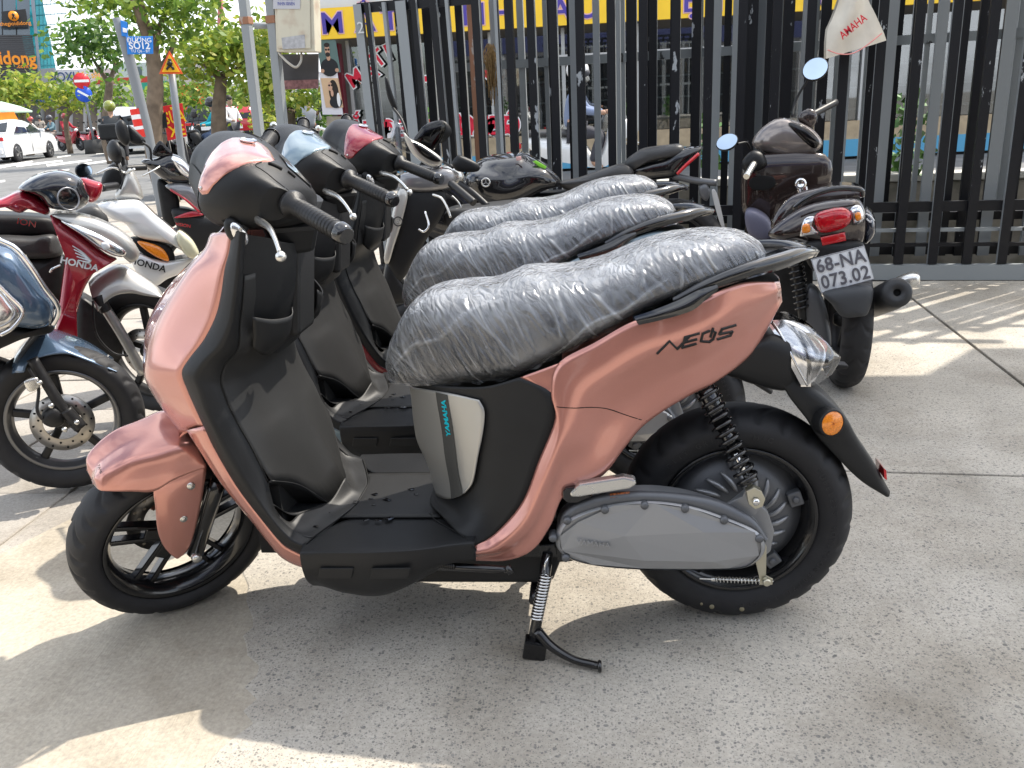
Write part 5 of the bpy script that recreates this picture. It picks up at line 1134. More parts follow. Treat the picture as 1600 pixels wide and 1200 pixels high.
def puff(parent, name, px, dist, bulge, back, m, k=4, sharp=False, tilt=None):
    """a rounded solid: traced outline at its own distance, swelling towards the viewer's side and BACK metres deep"""
    pts = [D_(x, y, dist+(tilt(x, y) if tilt else 0)) for x, y in px]
    pts = pts if sharp else closed(pts, k)
    c = sum(pts, Vector())/len(pts); v = (CAM_POS-c); v.z *= .3; v.normalize()
    rings = [[p-v*back for p in pts]]+[[p.lerp(c, a)+v*bulge*b for p in pts] for a, b in ((0, 0), (.05, .34), (.16, .64), (.36, .88), (.62, .98))]
    mb = MB(); mb.grid(rings, True, cv=True); n = len(pts)
    mb.add(rings[-1]+[c+v*bulge], [(i, (i+1) % n, n) for i in range(n)]); mb.add(rings[0], [tuple(range(n))], False)
    return mb.build(name, m, parent, split=False)
def rod(parent, name, pts, r, m, n=None, seg=8):
    return MB().tube([D_(*p) for p in pts], r, seg, n=n or max(2, len(pts)*5)).build(name, m, parent)
def wheel(parent, name, c, R, hw, yaw, rim_m, nsp=5, disc=0, rr=None, tilt=0):
    w_ = empty(name); w_.parent = parent; rr = rr or R-.085
    Mx = Matrix.Translation(c) @ Matrix.Rotation(yaw, 4, 'Z') @ Matrix.Rotation(tilt, 4, 'X'); w_.matrix_local = Mx
    tyre(MB(), (0, 0, 0), R, hw, 24, rim_r=rr).build('tyre', M_rub, w_)
    MB().lathe([(rr-.004, -hw*.7), (rr+.006, -hw*.78), (rr+.008, -hw*.66), (rr-.012, -hw*.4), (rr-.018, 0), (rr-.012, hw*.4), (rr+.008, hw*.66), (rr+.006, hw*.78)], (0, 0, 0), 'Y', 56).build('rim', rim_m, w_)
    for k in range(nsp):
        a = 2*math.pi*k/nsp+.35; d = Vector((math.cos(a), 0, math.sin(a))); t_ = Vector((-d.z, 0, d.x)); MB().box(d*(rr/2+.005), (rr-.03, .024, .026), Matrix((d, Vector((0, 1, 0)), t_)).transposed()).build('spoke', M_dark if disc else rim_m, w_, bevel=.006)
    MB().lathe([(0, -.05), (.02, -.05), (.032, -.03), (.032, .03), (.02, .05), (0, .05)], (0, 0, 0), 'Y', 20).build('hub', M_dark, w_)
    if disc:
        s_ = disc; MB().lathe([(.058, s_*.048), (.096, s_*.048), (.096, s_*.052), (.058, s_*.052)], (0, 0, 0), 'Y', 40).build('brake_disc', mat('disc_steel', (.38, .36, .33), .3, .9), w_)
        mb = MB()
        for k in range(24):
            a = 2*math.pi*k/24; r = .07 if k % 2 else .086; mb.lathe([(0, s_*.0528), (.0038, s_*.0528)], (r*math.cos(a), 0, r*math.sin(a)), 'Y', 7)
        mb.build('disc_hole', M_seam, w_, split=False)
    return w_
def mirror(parent, px, py, rx, ry, dist, yaw, stem=None, glass=True, rot=0, tilt=0):
    c = D_(px, py, dist); s_ = dist/FPX*1.02; v = ((CAM_POS-c).normalized()+Vector((0, 0, tilt))).normalized(); q = (Matrix.Rotation(yaw, 3, 'Z') @ v).to_track_quat('Z', 'Y').to_matrix() @ Matrix.Rotation(rot, 3, 'Z')
    mt = q.to_4x4(); o = MB().lathe([(0, -.03), (.6, -.026), (.92, -.012), (1.0, 0), (.93, .006)], c, 'Z', 26, mtx=mt @ Matrix.Diagonal((rx*s_, ry*s_, 1, 1))).build('mirror_shell', M_plast, parent)
    if glass: MB().lathe([(0, .0045), (.94, .0045)], c, 'Z', 26, mtx=mt @ Matrix.Diagonal((rx*s_, ry*s_, 1, 1))).build('mirror_glass', M_mirg, o)
    if stem: rod(o, 'mirror_stem', stem, .0055, M_plast)
    return o
def decal(parent, name, body, p0, p1, dist, size, m, sx=1, bold=0, lift=0, shear=0):
    a, b = D_(*p0, dist), D_(*p1, dist); return text_mesh(name, body, size, m, frame((a+b)/2, b-a, (0, 0, 1)), parent, extrude=.0008, sx=sx, bold=bold, shear=shear)

# ---- dark blue scooter, front wheel towards the pink one
b1 = empty('parked_scooter'); tag(b1, 'slate blue scooter with chrome edging and silver-rimmed disc-braked front wheel', 'scooter', 'motorbikes parked facing the new scooters')
wc = D_(104, 664, 3.07); wc.z = .243
wheel(b1, 'front_wheel', wc, .245, .05, R_(24), mat('rim_grey', (.16, .16, .162), .3, .7), 5, -1, rr=.165, tilt=0)
puff(b1, 'front_apron', [(-60, 350), (0, 381), (22, 392), (46, 420), (70, 456), (84, 478), (80, 505), (55, 514), (10, 508), (-60, 490)], 2.92, .07, .35, M_bluep)
rod(b1, 'chrome_edge', [(-30, 362, 2.86), (0, 376, 2.86), (24, 388, 2.85), (46, 414, 2.85), (70, 450, 2.86), (89, 476, 2.88), (90, 492, 2.9), (82, 508, 2.92)], .008, M_chrome)
puff(b1, 'headlamp', [(-40, 420), (0, 441), (20, 465), (34, 488), (20, 510), (-10, 522), (-40, 520)], 2.86, .04, .1, M_refl)
rod(b1, 'lamp_chrome', [(-10, 438, 2.82), (14, 462, 2.82), (36, 487, 2.82), (20, 512, 2.82), (0, 524, 2.82)], .006, M_chrome)
puff(b1, 'lower_apron', [(-60, 500), (10, 508), (60, 514), (84, 505), (80, 520), (40, 528), (0, 545), (-60, 570)], 2.95, .03, .3, M_plast)
fr = [((12, 584), (38, 582)), ((22, 560), (45, 566)), ((42, 540), (72, 556)), ((66, 523), (105, 553)), ((100, 532), (135, 563)), ((140, 548), (165, 575)), ((178, 572), (183, 581))]
rows = []
for i, (a, b) in enumerate(fr):
    e = Vector((.26, -.40, 0)); p0, p1 = D_(*a, 3.08), D_(*b, 3.0); rows.append([p0+(p0-p1)*.1+Vector((-.05, .09, -.0)), p0, p0.lerp(p1, .5)+Vector((.006, -.012, .004)), p1, p1+Vector((-.02, .03, -.004))])
MB().surf(rows, 30, 14).build('front_fender', M_bluep, b1, solid=.003)
rod(b1, 'fork_leg', [(50, 560, 3.0), (80, 610, 2.98), (104, 648, 2.97)], .017, M_dark); rod(b1, 'fork_slider', [(102, 640, 2.965), (126, 668, 2.96)], .021, M_dark)
for x, y in ((80, 634), (120, 660), (101, 671), (62, 598)): MB().sphere(D_(x, y, 2.94), .009, 10, 8).build('axle_bolt', M_alu, b1)
puff(b1, 'brake_caliper', [(68, 645), (85, 635), (100, 645), (100, 662), (82, 668), (66, 660)], 2.97, .02, .04, M_dark)
rod(b1, 'brake_hose', [(45, 575, 2.98), (60, 605, 2.97), (58, 640, 2.96), (66, 655, 2.96)], .005, M_dark); puff(b1, 'hose_bracket', [(38, 596), (58, 590), (62, 604), (46, 612)], 2.96, .004, .01, M_alu)
puff(b1, 'inner_splash_guard', [(-40, 560), (30, 575), (42, 600), (20, 622), (-40, 640)], 3.1, .02, .1, M_plast)

# ---- red and silver underbone
b2 = empty('parked_motorbike'); tag(b2, 'crimson and silver motorbike with smoked visor and round lamp ring', 'motorbike', 'motorbikes parked facing the new scooters')
puff(b2, 'bar_cover', [(-30, 318), (0, 311), (25, 300), (42, 298), (62, 308), (78, 326), (72, 336), (48, 326), (30, 333), (0, 322), (-30, 330)], 3.40, .04, .10, M_redp)
puff(b2, 'bar_cover', [(126, 278), (150, 283), (160, 288), (158, 304), (147, 316), (136, 314), (130, 296)], 3.42, .03, .10, M_redp)
puff(b2, 'visor', [(28, 295), (46, 279), (75, 268), (104, 268), (126, 279), (136, 296), (140, 312), (121, 328), (80, 326), (64, 310), (45, 301)], 3.36, .08, .14, M_blkp)
for dx in (0,):
    c = D_(107, 311, 3.265); v = (CAM_POS-c).normalized(); MB().lathe([(.033, .0), (.036, .004), (.039, 0)], c, 'Z', 32, mtx=v.to_track_quat('Z', 'Y').to_matrix().to_4x4() @ Matrix.Rotation(.5, 4, 'Y')).build('lamp_ring', M_gryp, b2)
puff(b2, 'seat', [(-60, 372), (0, 366), (50, 368), (84, 366), (95, 384), (97, 398), (70, 404), (0, 403), (-60, 405)], 3.6, .06, .25, M_seatg)
puff(b2, 'side_panel', [(-60, 400), (0, 402), (70, 403), (100, 398), (98, 440), (85, 485), (40, 500), (-60, 480)], 3.62, .02, .2, M_dark)
puff(b2, 'leg_shield', [(78, 338), (92, 342), (130, 368), (165, 396), (183, 405), (160, 410), (147, 426), (130, 456), (119, 500), (121, 562), (100, 565), (76, 552), (86, 520), (95, 455), (101, 400), (94, 368)], 3.36, .025, .10, M_redp)
puff(b2, 'nose', [(80, 336), (112, 334), (150, 343), (186, 360), (210, 380), (218, 398), (206, 411), (188, 398), (150, 368), (112, 348)], 3.33, .03, .16, M_silp)
puff(b2, 'headlamp', [(95, 345), (120, 350), (160, 367), (190, 385), (199, 395), (190, 402), (165, 394), (130, 370)], 3.31, .025, .05, M_refl)
puff(b2, 'lamp_bulb', [(158, 380), (168, 378), (172, 388), (162, 391)], 3.285, .01, .02, M_whp)
for k in range(5):
    a = [(113+k*2.2, 384+k*5.6), (128+k*2.5, 394+k*4), (142-k*.3, 408-k*.2)]
    MB().tube([D_(x, y, 3.326-.002*k) for x, y in a], [.0015, .0035, .0045], 5, n=8).build('wing_emblem', M_whp, b2)
decal(b2, 'maker_lettering', 'HONDA', (107, 409), (141, 417), 3.325, .032, M_whp, 1.0, .001)
puff(b2, 'centre_fairing', [(-60, 336), (0, 334), (45, 336), (78, 340), (92, 352), (94, 368), (40, 370), (-60, 374)], 3.62, .03, .2, M_plast)
decal(b2, 'side_lettering', 'ION', (30, 346), (53, 351), 3.5, .03, M_redl, 1.1)
fr = [((138, 442), (153, 487)), ((150, 430), (163, 474)), ((172, 417), (180, 462)), ((192, 414), (204, 458)), ((220, 430), (228, 462)), ((245, 447), (246, 464)), ((256, 461), (255, 465))]
rows = []
for a, b in fr:
    p0, p1 = D_(*a, 3.48), D_(*b, 3.42); rows.append([p0+Vector((-.06, .10, -.02)), p0, p0.lerp(p1, .5)+Vector((.004, -.014, .004)), p1])
MB().surf(rows, 28, 12).build('front_fender', M_silp, b2, solid=.003)
wc = D_(238, 545, 3.62); wheel(b2, 'front_wheel', wc, .262, .045, R_(-10), M_dark, 5, -1, rr=.185)
rod(b2, 'fork_leg', [(160, 474, 3.44), (190, 522, 3.44), (224, 584, 3.44)], .019, M_forks); rod(b2, 'fork_boot', [(152, 462, 3.44), (166, 486, 3.44)], .022, M_dark)
puff(b2, 'engine_block', [(120, 470), (150, 475), (185, 500), (190, 560), (160, 570), (120, 560)], 3.6, .03, .2, M_dark)
rod(b2, 'seat_hook', [(78, 425, 3.35), (82, 420, 3.34), (95, 414, 3.34)], .004, M_chrome)
rod(b2, 'brake_cable', [(145, 470, 3.4), (150, 520, 3.4), (175, 550, 3.4), (200, 556, 3.4)], .004, M_dark)
mirror(b2, 131, 267, 11, 10, 3.55, .3, [(139, 275, 3.55), (150, 285, 3.5)])

# ---- white scooter behind it
b3 = empty('parked_motorbike'); tag(b3, 'white motorbike with amber front indicator and yellowed headlamp', 'motorbike', 'motorbikes parked facing the new scooters')
puff(b3, 'front_cowl', [(153, 322), (166, 316), (210, 312), (226, 320), (242, 335), (266, 355), (286, 375), (293, 396), (264, 381), (216, 371), (196, 350), (174, 342)], 4.1, .04, .22, M_whp)
puff(b3, 'headlamp', [(280, 360), (300, 374), (311, 395), (306, 404), (291, 400), (276, 376)], 4.06, .03, .1, M_yel)
puff(b3, 'lower_cowl', [(204, 403), (215, 395), (240, 404), (266, 407), (290, 404), (308, 404), (287, 425), (262, 436), (240, 448), (216, 430)], 4.12, .03, .2, M_whp)
puff(b3, 'indicator_surround', [(204, 373), (240, 376), (268, 388), (271, 409), (240, 404), (220, 394)], 4.12, .01, .1, M_plast)
puff(b3, 'front_indicator', [(215, 377), (236, 380), (256, 390), (264, 408), (245, 402), (224, 388)], 4.09, .012, .05, M_amber)
decal(b3, 'maker_lettering', 'HONDA', (212, 409), (250, 419), 4.08, .04, M_ink, 1.0, .001)
puff(b3, 'radiator_guard', [(238, 445), (262, 432), (280, 428), (285, 440), (262, 455), (250, 462)], 4.2, .01, .1, M_dark)
puff(b3, 'bar_cover', [(180, 304), (190, 286), (201, 264), (211, 272), (223, 300), (220, 312), (186, 313)], 4.16, .03, .1, M_silp)
puff(b3, 'instrument_block', [(158, 284), (166, 264), (180, 254), (192, 262), (197, 278), (186, 292), (166, 296)], 4.2, .03, .1, M_plast)
rod(b3, 'grip', [(158, 294, 4.0), (182, 290, 4.1)], .016, M_grip); rod(b3, 'brake_lever', [(150, 272, 4.1), (176, 262, 4.12), (196, 270, 4.15), (210, 264, 4.1)], .005, M_alu)
puff(b3, 'seat', [(120, 330), (150, 322), (170, 345), (150, 360), (122, 352)], 4.5, .03, .2, M_seatg)
mirror(b3, 181, 237, 17, 16, 4.15, 1.9, [(182, 254, 4.16), (187, 272, 4.18)], glass=False)
rod(b3, 'cable', [(186, 262, 4.1), (192, 280, 4.1), (188, 296, 4.1)], .004, M_dark)
# ---- far black and red motorbike
b4 = empty('parked_motorbike'); tag(b4, 'black and grey motorbike with red pinstripe and clear pointed headlamp', 'motorbike', 'motorbikes parked facing the new scooters')
puff(b4, 'head_fairing', [(220, 252), (244, 247), (264, 240), (285, 247), (300, 264), (307, 280), (288, 287), (260, 283), (244, 272)], 5.0, .05, .14, M_blkp)
puff(b4, 'headlamp', [(266, 245), (284, 249), (301, 267), (306, 279), (294, 279), (279, 268)], 4.96, .03, .06, M_refl)
puff(b4, 'fly_screen', [(238, 240), (249, 220), (260, 229), (270, 241), (252, 245)], 4.98, .01, .03, M_smoke)
puff(b4, 'front_panel', [(258, 290), (290, 286), (314, 300), (326, 322), (318, 334), (300, 322), (280, 306)], 4.98, .03, .16, M_gryp)
rod(b4, 'pinstripe', [(266, 296, 4.94), (290, 312, 4.93), (312, 332, 4.94)], .006, M_redp)
puff(b4, 'side_panel', [(268, 328), (290, 326), (320, 336), (352, 342), (352, 372), (312, 402), (290, 384), (275, 352)], 5.0, .03, .2, M_plast)
puff(b4, 'red_flash', [(272, 340), (300, 330), (318, 336), (290, 340)], 4.955, .006, .01, M_redp)
decal(b4, 'side_lettering', 'VISION', (274, 350), (298, 354), 4.95, .024, M_redl)
rod(b4, 'grip', [(195, 263, 4.9), (228, 261, 4.95)], .016, M_grip); rod(b4, 'brake_lever', [(222, 275, 4.9), (240, 266, 4.92), (250, 260, 4.95)], .005, M_alu)
puff(b4, 'far_mirror_shell', [(180, 196), (190, 187), (199, 198), (203, 220), (196, 228), (184, 216)], 5.0, .03, .03, M_plast); puff(b4, 'mirror_shell', [(200, 196), (215, 206), (228, 222), (214, 226), (202, 220)], 5.05, .02, .03, M_plast)
rod(b4, 'mirror_stem', [(222, 222, 5.0), (234, 232, 5.0), (236, 250, 5.0)], .006, M_plast)
puff(b4, 'fork_shroud', [(246, 282), (262, 286), (280, 312), (276, 350), (258, 352), (250, 318)], 5.06, .02, .1, M_plast)
wheel(b4, 'front_wheel', D_(300, 425, 5.2)*1, .26, .045, R_(-15), M_dark, 5, 0)

# ---- grey scooter beyond the red one
b5 = empty('parked_scooter'); tag(b5, 'silver grey scooter with badge on its apron, behind the red electric one', 'scooter')
puff(b5, 'windscreen', [(612, 226), (616, 196), (624, 192), (636, 214), (650, 232), (640, 240)], 4.0, .01, .02, lens_material('clear_screen', (.75, .77, .8), .6, .05))
puff(b5, 'screen_garnish', [(630, 206), (640, 216), (664, 228), (692, 250), (676, 262), (650, 246), (636, 226)], 3.97, .02, .05, M_silp)
puff(b5, 'garnish_glass', [(645, 222), (662, 230), (688, 250), (676, 252), (656, 240)], 3.945, .006, .02, M_smoke)
puff(b5, 'bar_cover', [(624, 276), (646, 268), (700, 264), (712, 280), (700, 294), (660, 300), (626, 294)], 3.98, .03, .14, M_gryp)
rod(b5, 'grip', [(704, 286, 3.9), (722, 301, 3.85), (741, 317, 3.8)], .017, M_grip); rod(b5, 'brake_lever', [(676, 304, 3.9), (690, 310, 3.88), (699, 325, 3.86), (704, 340, 3.85)], .006, M_alu)
puff(b5, 'apron_edge', [(622, 300), (637, 302), (630, 340), (616, 385), (607, 412), (600, 404), (608, 360)], 3.95, .014, .12, M_silp)
puff(b5, 'inner_apron', [(632, 302), (690, 296), (694, 330), (664, 378), (626, 440), (606, 412), (618, 372)], 3.99, .02, .2, M_plast)
c = D_(622, 346, 3.925); v = (CAM_POS-c).normalized(); qm = v.to_track_quat('Z', 'Y').to_matrix().to_4x4(); MB().lathe([(.017, 0), (.0195, .003), (.022, 0)], c, 'Z', 24, mtx=qm).build('badge_ring', M_ink, b5)
mb = MB()
for k in range(3):
    a = R_(90+120*k); mb.box(c+qm.to_3x3() @ Vector((.006*math.cos(a), .006*math.sin(a), .002)), (.014, .003, .002), qm.to_3x3() @ Matrix.Rotation(a, 3, 'Z'))
mb.build('badge', M_chrome, b5, split=False)
puff(b5, 'floor_board', [(606, 410), (626, 438), (640, 470), (600, 470)], 4.0, .02, .3, M_plast)
puff(b5, 'mirror_shell', [(601, 124), (605, 122), (613, 145), (621, 170), (613, 168), (605, 150)], 4.1, .008, .02, M_plast); rod(b5, 'mirror_stem', [(613, 167, 4.1), (628, 188, 4.05), (637, 214, 4.0)], .006, M_plast)
rod(b5, 'bag_hook', [(664, 330, 3.9), (670, 352, 3.88), (662, 362, 3.88), (654, 358, 3.88)], .005, M_chrome)
puff(b5, 'seat', [(700, 330), (760, 322), (820, 318), (820, 340), (760, 350), (700, 355)], 4.1, .03, .25, M_seatg)
puff(b5, 'turn_signal', [(580, 280), (596, 283), (602, 294), (592, 296), (580, 288)], 3.8, .01, .03, M_refl)

# ---- black sport motorcycle against the gate
b6 = empty('parked_motorcycle'); tag(b6, 'black sport motorcycle with sculpted tank and raised tail before the gate', 'motorcycle')
puff(b6, 'fuel_tank', [(727, 276), (746, 252), (770, 243), (812, 238), (828, 242), (860, 264), (878, 288), (850, 298), (806, 318), (762, 322), (736, 306)], 4.65, .13, .16, M_blkp, tilt=lambda x, y: .1 if y < 255 else 0)
c = D_(784, 248, 4.70); MB().lathe([(0, .006), (.03, .006), (.036, .002), (.04, -.004)], c, 'Z', 26, mtx=Matrix.Rotation(.12, 4, 'X')).build('filler_cap', M_alu, b6)
puff(b6, 'green_label', [(832, 252), (838, 251), (854, 260), (852, 265), (844, 262)], 4.60, .002, .006, mat('label_green', (.25, .65, .05), .5), sharp=True)
puff(b6, 'red_label', [(806, 245), (814, 244), (815, 250), (807, 251)], 4.60, .002, .006, mat('label_redwhite', (.7, .4, .38), .5), sharp=True)
c = D_(759, 285, 4.515); v = (CAM_POS-c).normalized(); qm = v.to_track_quat('Z', 'Y').to_matrix().to_4x4(); MB().lathe([(.017, 0), (.021, .003), (.024, 0)], c, 'Z', 24, mtx=qm).build('badge_ring', M_alu, b6)
mb = MB()
for k in range(3):
    a = R_(90+120*k); mb.box(c+qm.to_3x3() @ Vector((.008*math.cos(a), .008*math.sin(a), .002)), (.017, .004, .002), qm.to_3x3() @ Matrix.Rotation(a, 3, 'Z'))
mb.build('badge', M_alu, b6, split=False)
puff(b6, 'rider_seat', [(874, 288), (905, 280), (950, 264), (978, 258), (990, 272), (960, 288), (900, 300)], 4.75, .04, .2, M_seatg)
puff(b6, 'pillion_seat', [(976, 254), (992, 240), (1008, 232), (1040, 228), (1062, 226), (1070, 233), (1064, 243), (1030, 250), (1004, 258), (984, 268)], 4.8, .05, .16, M_seatg)
puff(b6, 'tail_cowl', [(984, 268), (1004, 258), (1040, 248), (1068, 232), (1097, 229), (1094, 237), (1074, 258), (1056, 276), (1034, 280), (1000, 282)], 4.8, .05, .14, M_blkp)
rod(b6, 'red_accent', [(1058, 272, 4.72), (1074, 256, 4.72), (1092, 240, 4.74)], .009, M_redl)
rod(b6, 'plate_bracket', [(1052, 275, 4.8), (1085, 282, 4.78), (1120, 286, 4.75)], .018, M_cover2); puff(b6, 'number_plate', [(1112, 300), (1120, 302), (1132, 352), (1130, 358), (1122, 340)], 4.7, .002, .01, mat('plate_edge', (.5, .5, .5), .5))
puff(b6, 'turn_signal', [(1092, 292), (1104, 288), (1110, 300), (1104, 314), (1094, 306)], 4.75, .015, .03, M_cover2)
puff(b6, 'windscreen', [(646, 220), (654, 206), (666, 194), (692, 189), (695, 207), (678, 236), (660, 232)], 4.5, .02, .02, M_smoke); puff(b6, 'screen_edge', [(664, 196), (692, 188), (706, 206), (690, 224), (680, 214)], 4.55, .02, .04, M_plast)
puff(b6, 'mirror_shell', [(706, 256), (712, 246), (720, 243), (747, 256), (746, 268), (716, 268)], 4.3, .02, .03, M_plast); rod(b6, 'mirror_stem', [(708, 262, 4.35), (694, 254, 4.4), (684, 250, 4.45)], .007, M_plast)
rod(b6, 'clip_on_bar', [(718, 286, 4.3), (740, 302, 4.25), (762, 322, 4.2)], .015, M_grip); rod(b6, 'clutch_lever', [(706, 306, 4.2), (716, 316, 4.2), (722, 328, 4.2)], .005, M_alu)
puff(b6, 'instrument_cluster', [(686, 262), (706, 258), (722, 268), (724, 284), (704, 290), (690, 280)], 4.45, .03, .08, M_alu)
puff(b6, 'front_fairing', [(640, 262), (700, 270), (736, 300), (760, 330), (740, 370), (690, 380), (640, 340)], 4.75, .05, .3, M_blkp)
puff(b6, 'engine_block', [(730, 320), (880, 300), (980, 300), (1000, 340), (940, 400), (760, 400)], 4.75, .05, .25, M_dark)
wheel(b6, 'rear_wheel', D_(1050, 395, 4.9), .30, .07, R_(-8), M_dark, 5); wheel(b6, 'front_wheel', D_(600, 420, 4.9), .30, .055, R_(-8), M_dark, 5)

# ---- dark brown scooter seen from behind
b7 = empty('parked_scooter'); tag(b7, 'dark brown scooter seen from behind with red tail lamp and number plate', 'scooter')
rw = Vector((2.005, 1.66, .27)); wheel(b7, 'rear_wheel', rw, .275, .055, R_(84), M_dark, 5, rr=.19)
puff(b7, 'mudguard', [(1288, 456), (1360, 448), (1357, 488), (1342, 495), (1316, 495), (1300, 476)], 3.28, .03, .08, mat('grey_plastic', (.05, .053, .058), .55), sharp=False)
puff(b7, 'seat', [(1204, 352), (1220, 322), (1248, 302), (1300, 291), (1345, 294), (1348, 308), (1308, 306), (1268, 313), (1236, 336), (1214, 360)], 3.55, .03, .25, M_brown)
rod(b7, 'grab_rail', [(1240, 326, 3.4), (1268, 306, 3.38), (1305, 295, 3.38), (1342, 296, 3.4), (1347, 306, 3.42)], .011, M_blkp)
puff(b7, 'tail_housing', [(1200, 364), (1234, 336), (1272, 318), (1330, 311), (1348, 320), (1354, 350), (1348, 378), (1326, 384), (1285, 384), (1245, 372), (1216, 374)], 3.46, .05, .3, M_brown)
puff(b7, 'tail_lamp', [(1272, 343), (1281, 331), (1316, 324), (1331, 335), (1327, 350), (1310, 360), (1281, 363)], 3.41, .03, .06, mat('ruby_lens', (.48, .004, .012), .15, 0, 1, noise_amt=.25, noise_scale=120))
puff(b7, 'rear_indicator', [(1256, 342), (1273, 337), (1270, 350), (1281, 365), (1264, 369), (1249, 368)], 3.42, .02, .05, M_refl); puff(b7, 'rear_indicator', [(1328, 325), (1344, 321), (1350, 342), (1336, 352), (1330, 342)], 3.43, .02, .05, M_refl)
puff(b7, 'indicator_bulb', [(1254, 352), (1264, 350), (1266, 362), (1254, 364)], 3.395, .01, .02, M_amber); puff(b7, 'indicator_bulb', [(1336, 334), (1344, 332), (1346, 342), (1338, 345)], 3.405, .01, .02, M_amber)
puff(b7, 'red_reflector', [(1282, 371), (1320, 363), (1322, 376), (1285, 384)], 3.40, .004, .02, M_redl, sharp=True)
puff(b7, 'under_tail', [(1262, 378), (1325, 376), (1348, 380), (1350, 400), (1340, 420), (1290, 430), (1262, 412)], 3.42, .02, .12, M_plast)
pl = [D_(x, y, 3.30) for x, y in ((1267, 405), (1351, 384), (1367, 436), (1283, 458))]
npl = MB().prism(pl, (0, .004, 0)).build('number_plate', mat('plate_white', (.88, .9, .93), .35), b7, bevel=.0015)
mb = MB(); cpl = sum(pl, Vector())/4; q = [cpl+(p-cpl)*.985+Vector((0, -.0012, 0)) for p in pl]; mb.tube(q+[q[0]], .0016, 4); mb.build('plate_border', mat('plate_grey', (.3, .3, .32), .6), npl)
xd = (pl[1]-pl[0]).normalized(); zd = (pl[0]-pl[3]).normalized(); wpl = (pl[1]-pl[0]).length; hpl = (pl[0]-pl[3]).length; cen = sum(pl, Vector())/4
for body, dz in (('68-NA', .23), ('073.02', -.24)):
    text_mesh('plate_characters', body, hpl*.52, mat('plate_ink', (.13, .13, .15), .6), frame(cen+zd*hpl*dz+Vector((0, -.0035, 0)), xd, zd), npl, extrude=.001, sx=.86, bold=.0012, spacing=1.05)
mb = MB(); a, b = D_(1402, 457, 3.28), D_(1352, 480, 3.95); t_ = (b-a).normalized(); qm = t_.to_track_quat('Z', 'Y').to_matrix().to_4x4()
mb.lathe([(.012, .02), (.014, -.004), (.046, 0), (.053, .012), (.053, .1), (.056, .11), (.056, .5), (.04, .56)], a, 'Z', 28, mtx=qm); mf = mb.build('muffler', mat('muffler_black', (.035, .036, .038), .45, .3), b7)
MB().lathe([(0, .012), (.013, .012)], a, 'Z', 16, mtx=qm).build('muffler_outlet', M_seam, mf)
puff(b7, 'muffler_guard', [(1398, 438), (1420, 428), (1436, 430), (1436, 445), (1420, 450), (1404, 446)], 3.4, .02, .05, M_alu)
puff(b7, 'leg_shield', [(1160, 262), (1170, 248), (1200, 240), (1290, 242), (1296, 290), (1262, 304), (1222, 322), (1204, 346), (1164, 336), (1158, 300)], 4.15, .03, .12, M_brown)
puff(b7, 'glove_opening', [(1170, 285), (1180, 276), (1206, 276), (1212, 288), (1198, 297), (1176, 296)], 4.10, .004, .02, M_seam)
c = D_(1251, 287, 4.10); v = (CAM_POS-c).normalized(); MB().lathe([(0, .008), (.011, .008), (.014, .012), (.022, .01), (.026, 0)], c, 'Z', 24, mtx=v.to_track_quat('Z', 'Y').to_matrix().to_4x4()).build('ignition_lock', M_chrome, b7)
puff(b7, 'instrument_cowl', [(1176, 228), (1186, 204), (1220, 184), (1262, 197), (1283, 217), (1281, 233), (1246, 250), (1208, 243)], 4.2, .06, .1, mat('cowl_brown', (.22, .19, .175), .2, .4, 1))
puff(b7, 'instrument_glass', [(1232, 192), (1258, 198), (1280, 220), (1272, 232), (1250, 216)], 4.15, .02, .03, M_smoke)
puff(b7, 'switch_pod', [(1160, 252), (1176, 236), (1192, 240), (1198, 256), (1184, 266), (1164, 268)], 4.1, .03, .06, M_plast)
rod(b7, 'grip', [(1178, 256, 4.05), (1166, 276, 3.95)], .014, M_alu); rod(b7, 'grip', [(1268, 180, 4.35), (1306, 160, 4.5)], .016, M_grip); puff(b7, 'switch_pod', [(1246, 184), (1262, 170), (1276, 176), (1274, 194), (1262, 202)], 4.3, .02, .06, M_brown)
mirror(b7, 1136, 222, 16, 13, 4.05, -.2, [(1152, 225, 4.05), (1166, 223, 4.1), (1172, 232, 4.15)], rot=.4, tilt=.55); mirror(b7, 1274, 108, 17, 18, 4.3, -.15, [(1263, 122, 4.3), (1244, 156, 4.3), (1238, 182, 4.25)], rot=-.5, tilt=.6)
puff(b7, 'foot_well', [(1164, 334), (1180, 330), (1202, 346), (1206, 372), (1190, 378), (1170, 366)], 3.95, .02, .2, M_lav)
rod(b7, 'shock_absorber', [(1242, 400, 3.5), (1250, 450, 3.5), (1256, 500, 3.5)], .02, M_dark)
mb = MB(); mb.helix(D_(1243, 410, 3.5), D_(1255, 485, 3.5), .027, .005, 8, 6, 12); mb.build('shock_spring', M_rim, b7)
puff(b7, 'transmission_case', [(1262, 450), (1282, 462), (1298, 520), (1294, 560), (1270, 540), (1256, 500)], 3.5, .02, .1, M_cover2)
puff(b7, 'engine_side', [(1205, 380), (1262, 380), (1270, 440), (1262, 520), (1230, 540), (1206, 470)], 3.75, .03, .2, M_dark)
hl_ = puff(None, 'hanging_helmet', [(1350, 332), (1358, 328), (1366, 342), (1368, 362), (1360, 376), (1350, 378)], 3.5, .04, .1, mat('helmet_navy', (.012, .016, .03), .15, 0, 1)); tag(hl_, 'dark rounded helmet hanging at the side of the brown scooter', 'helmet')
c = D_(1358, 340, 3.45); rod(hl_, 'white_mark', [(1353, 334, 3.45), (1360, 338, 3.445), (1366, 345, 3.45)], .003, M_white); rod(hl_, 'white_mark', [(1354, 342, 3.45), (1360, 347, 3.445), (1362, 344, 3.445)], .003, M_white)
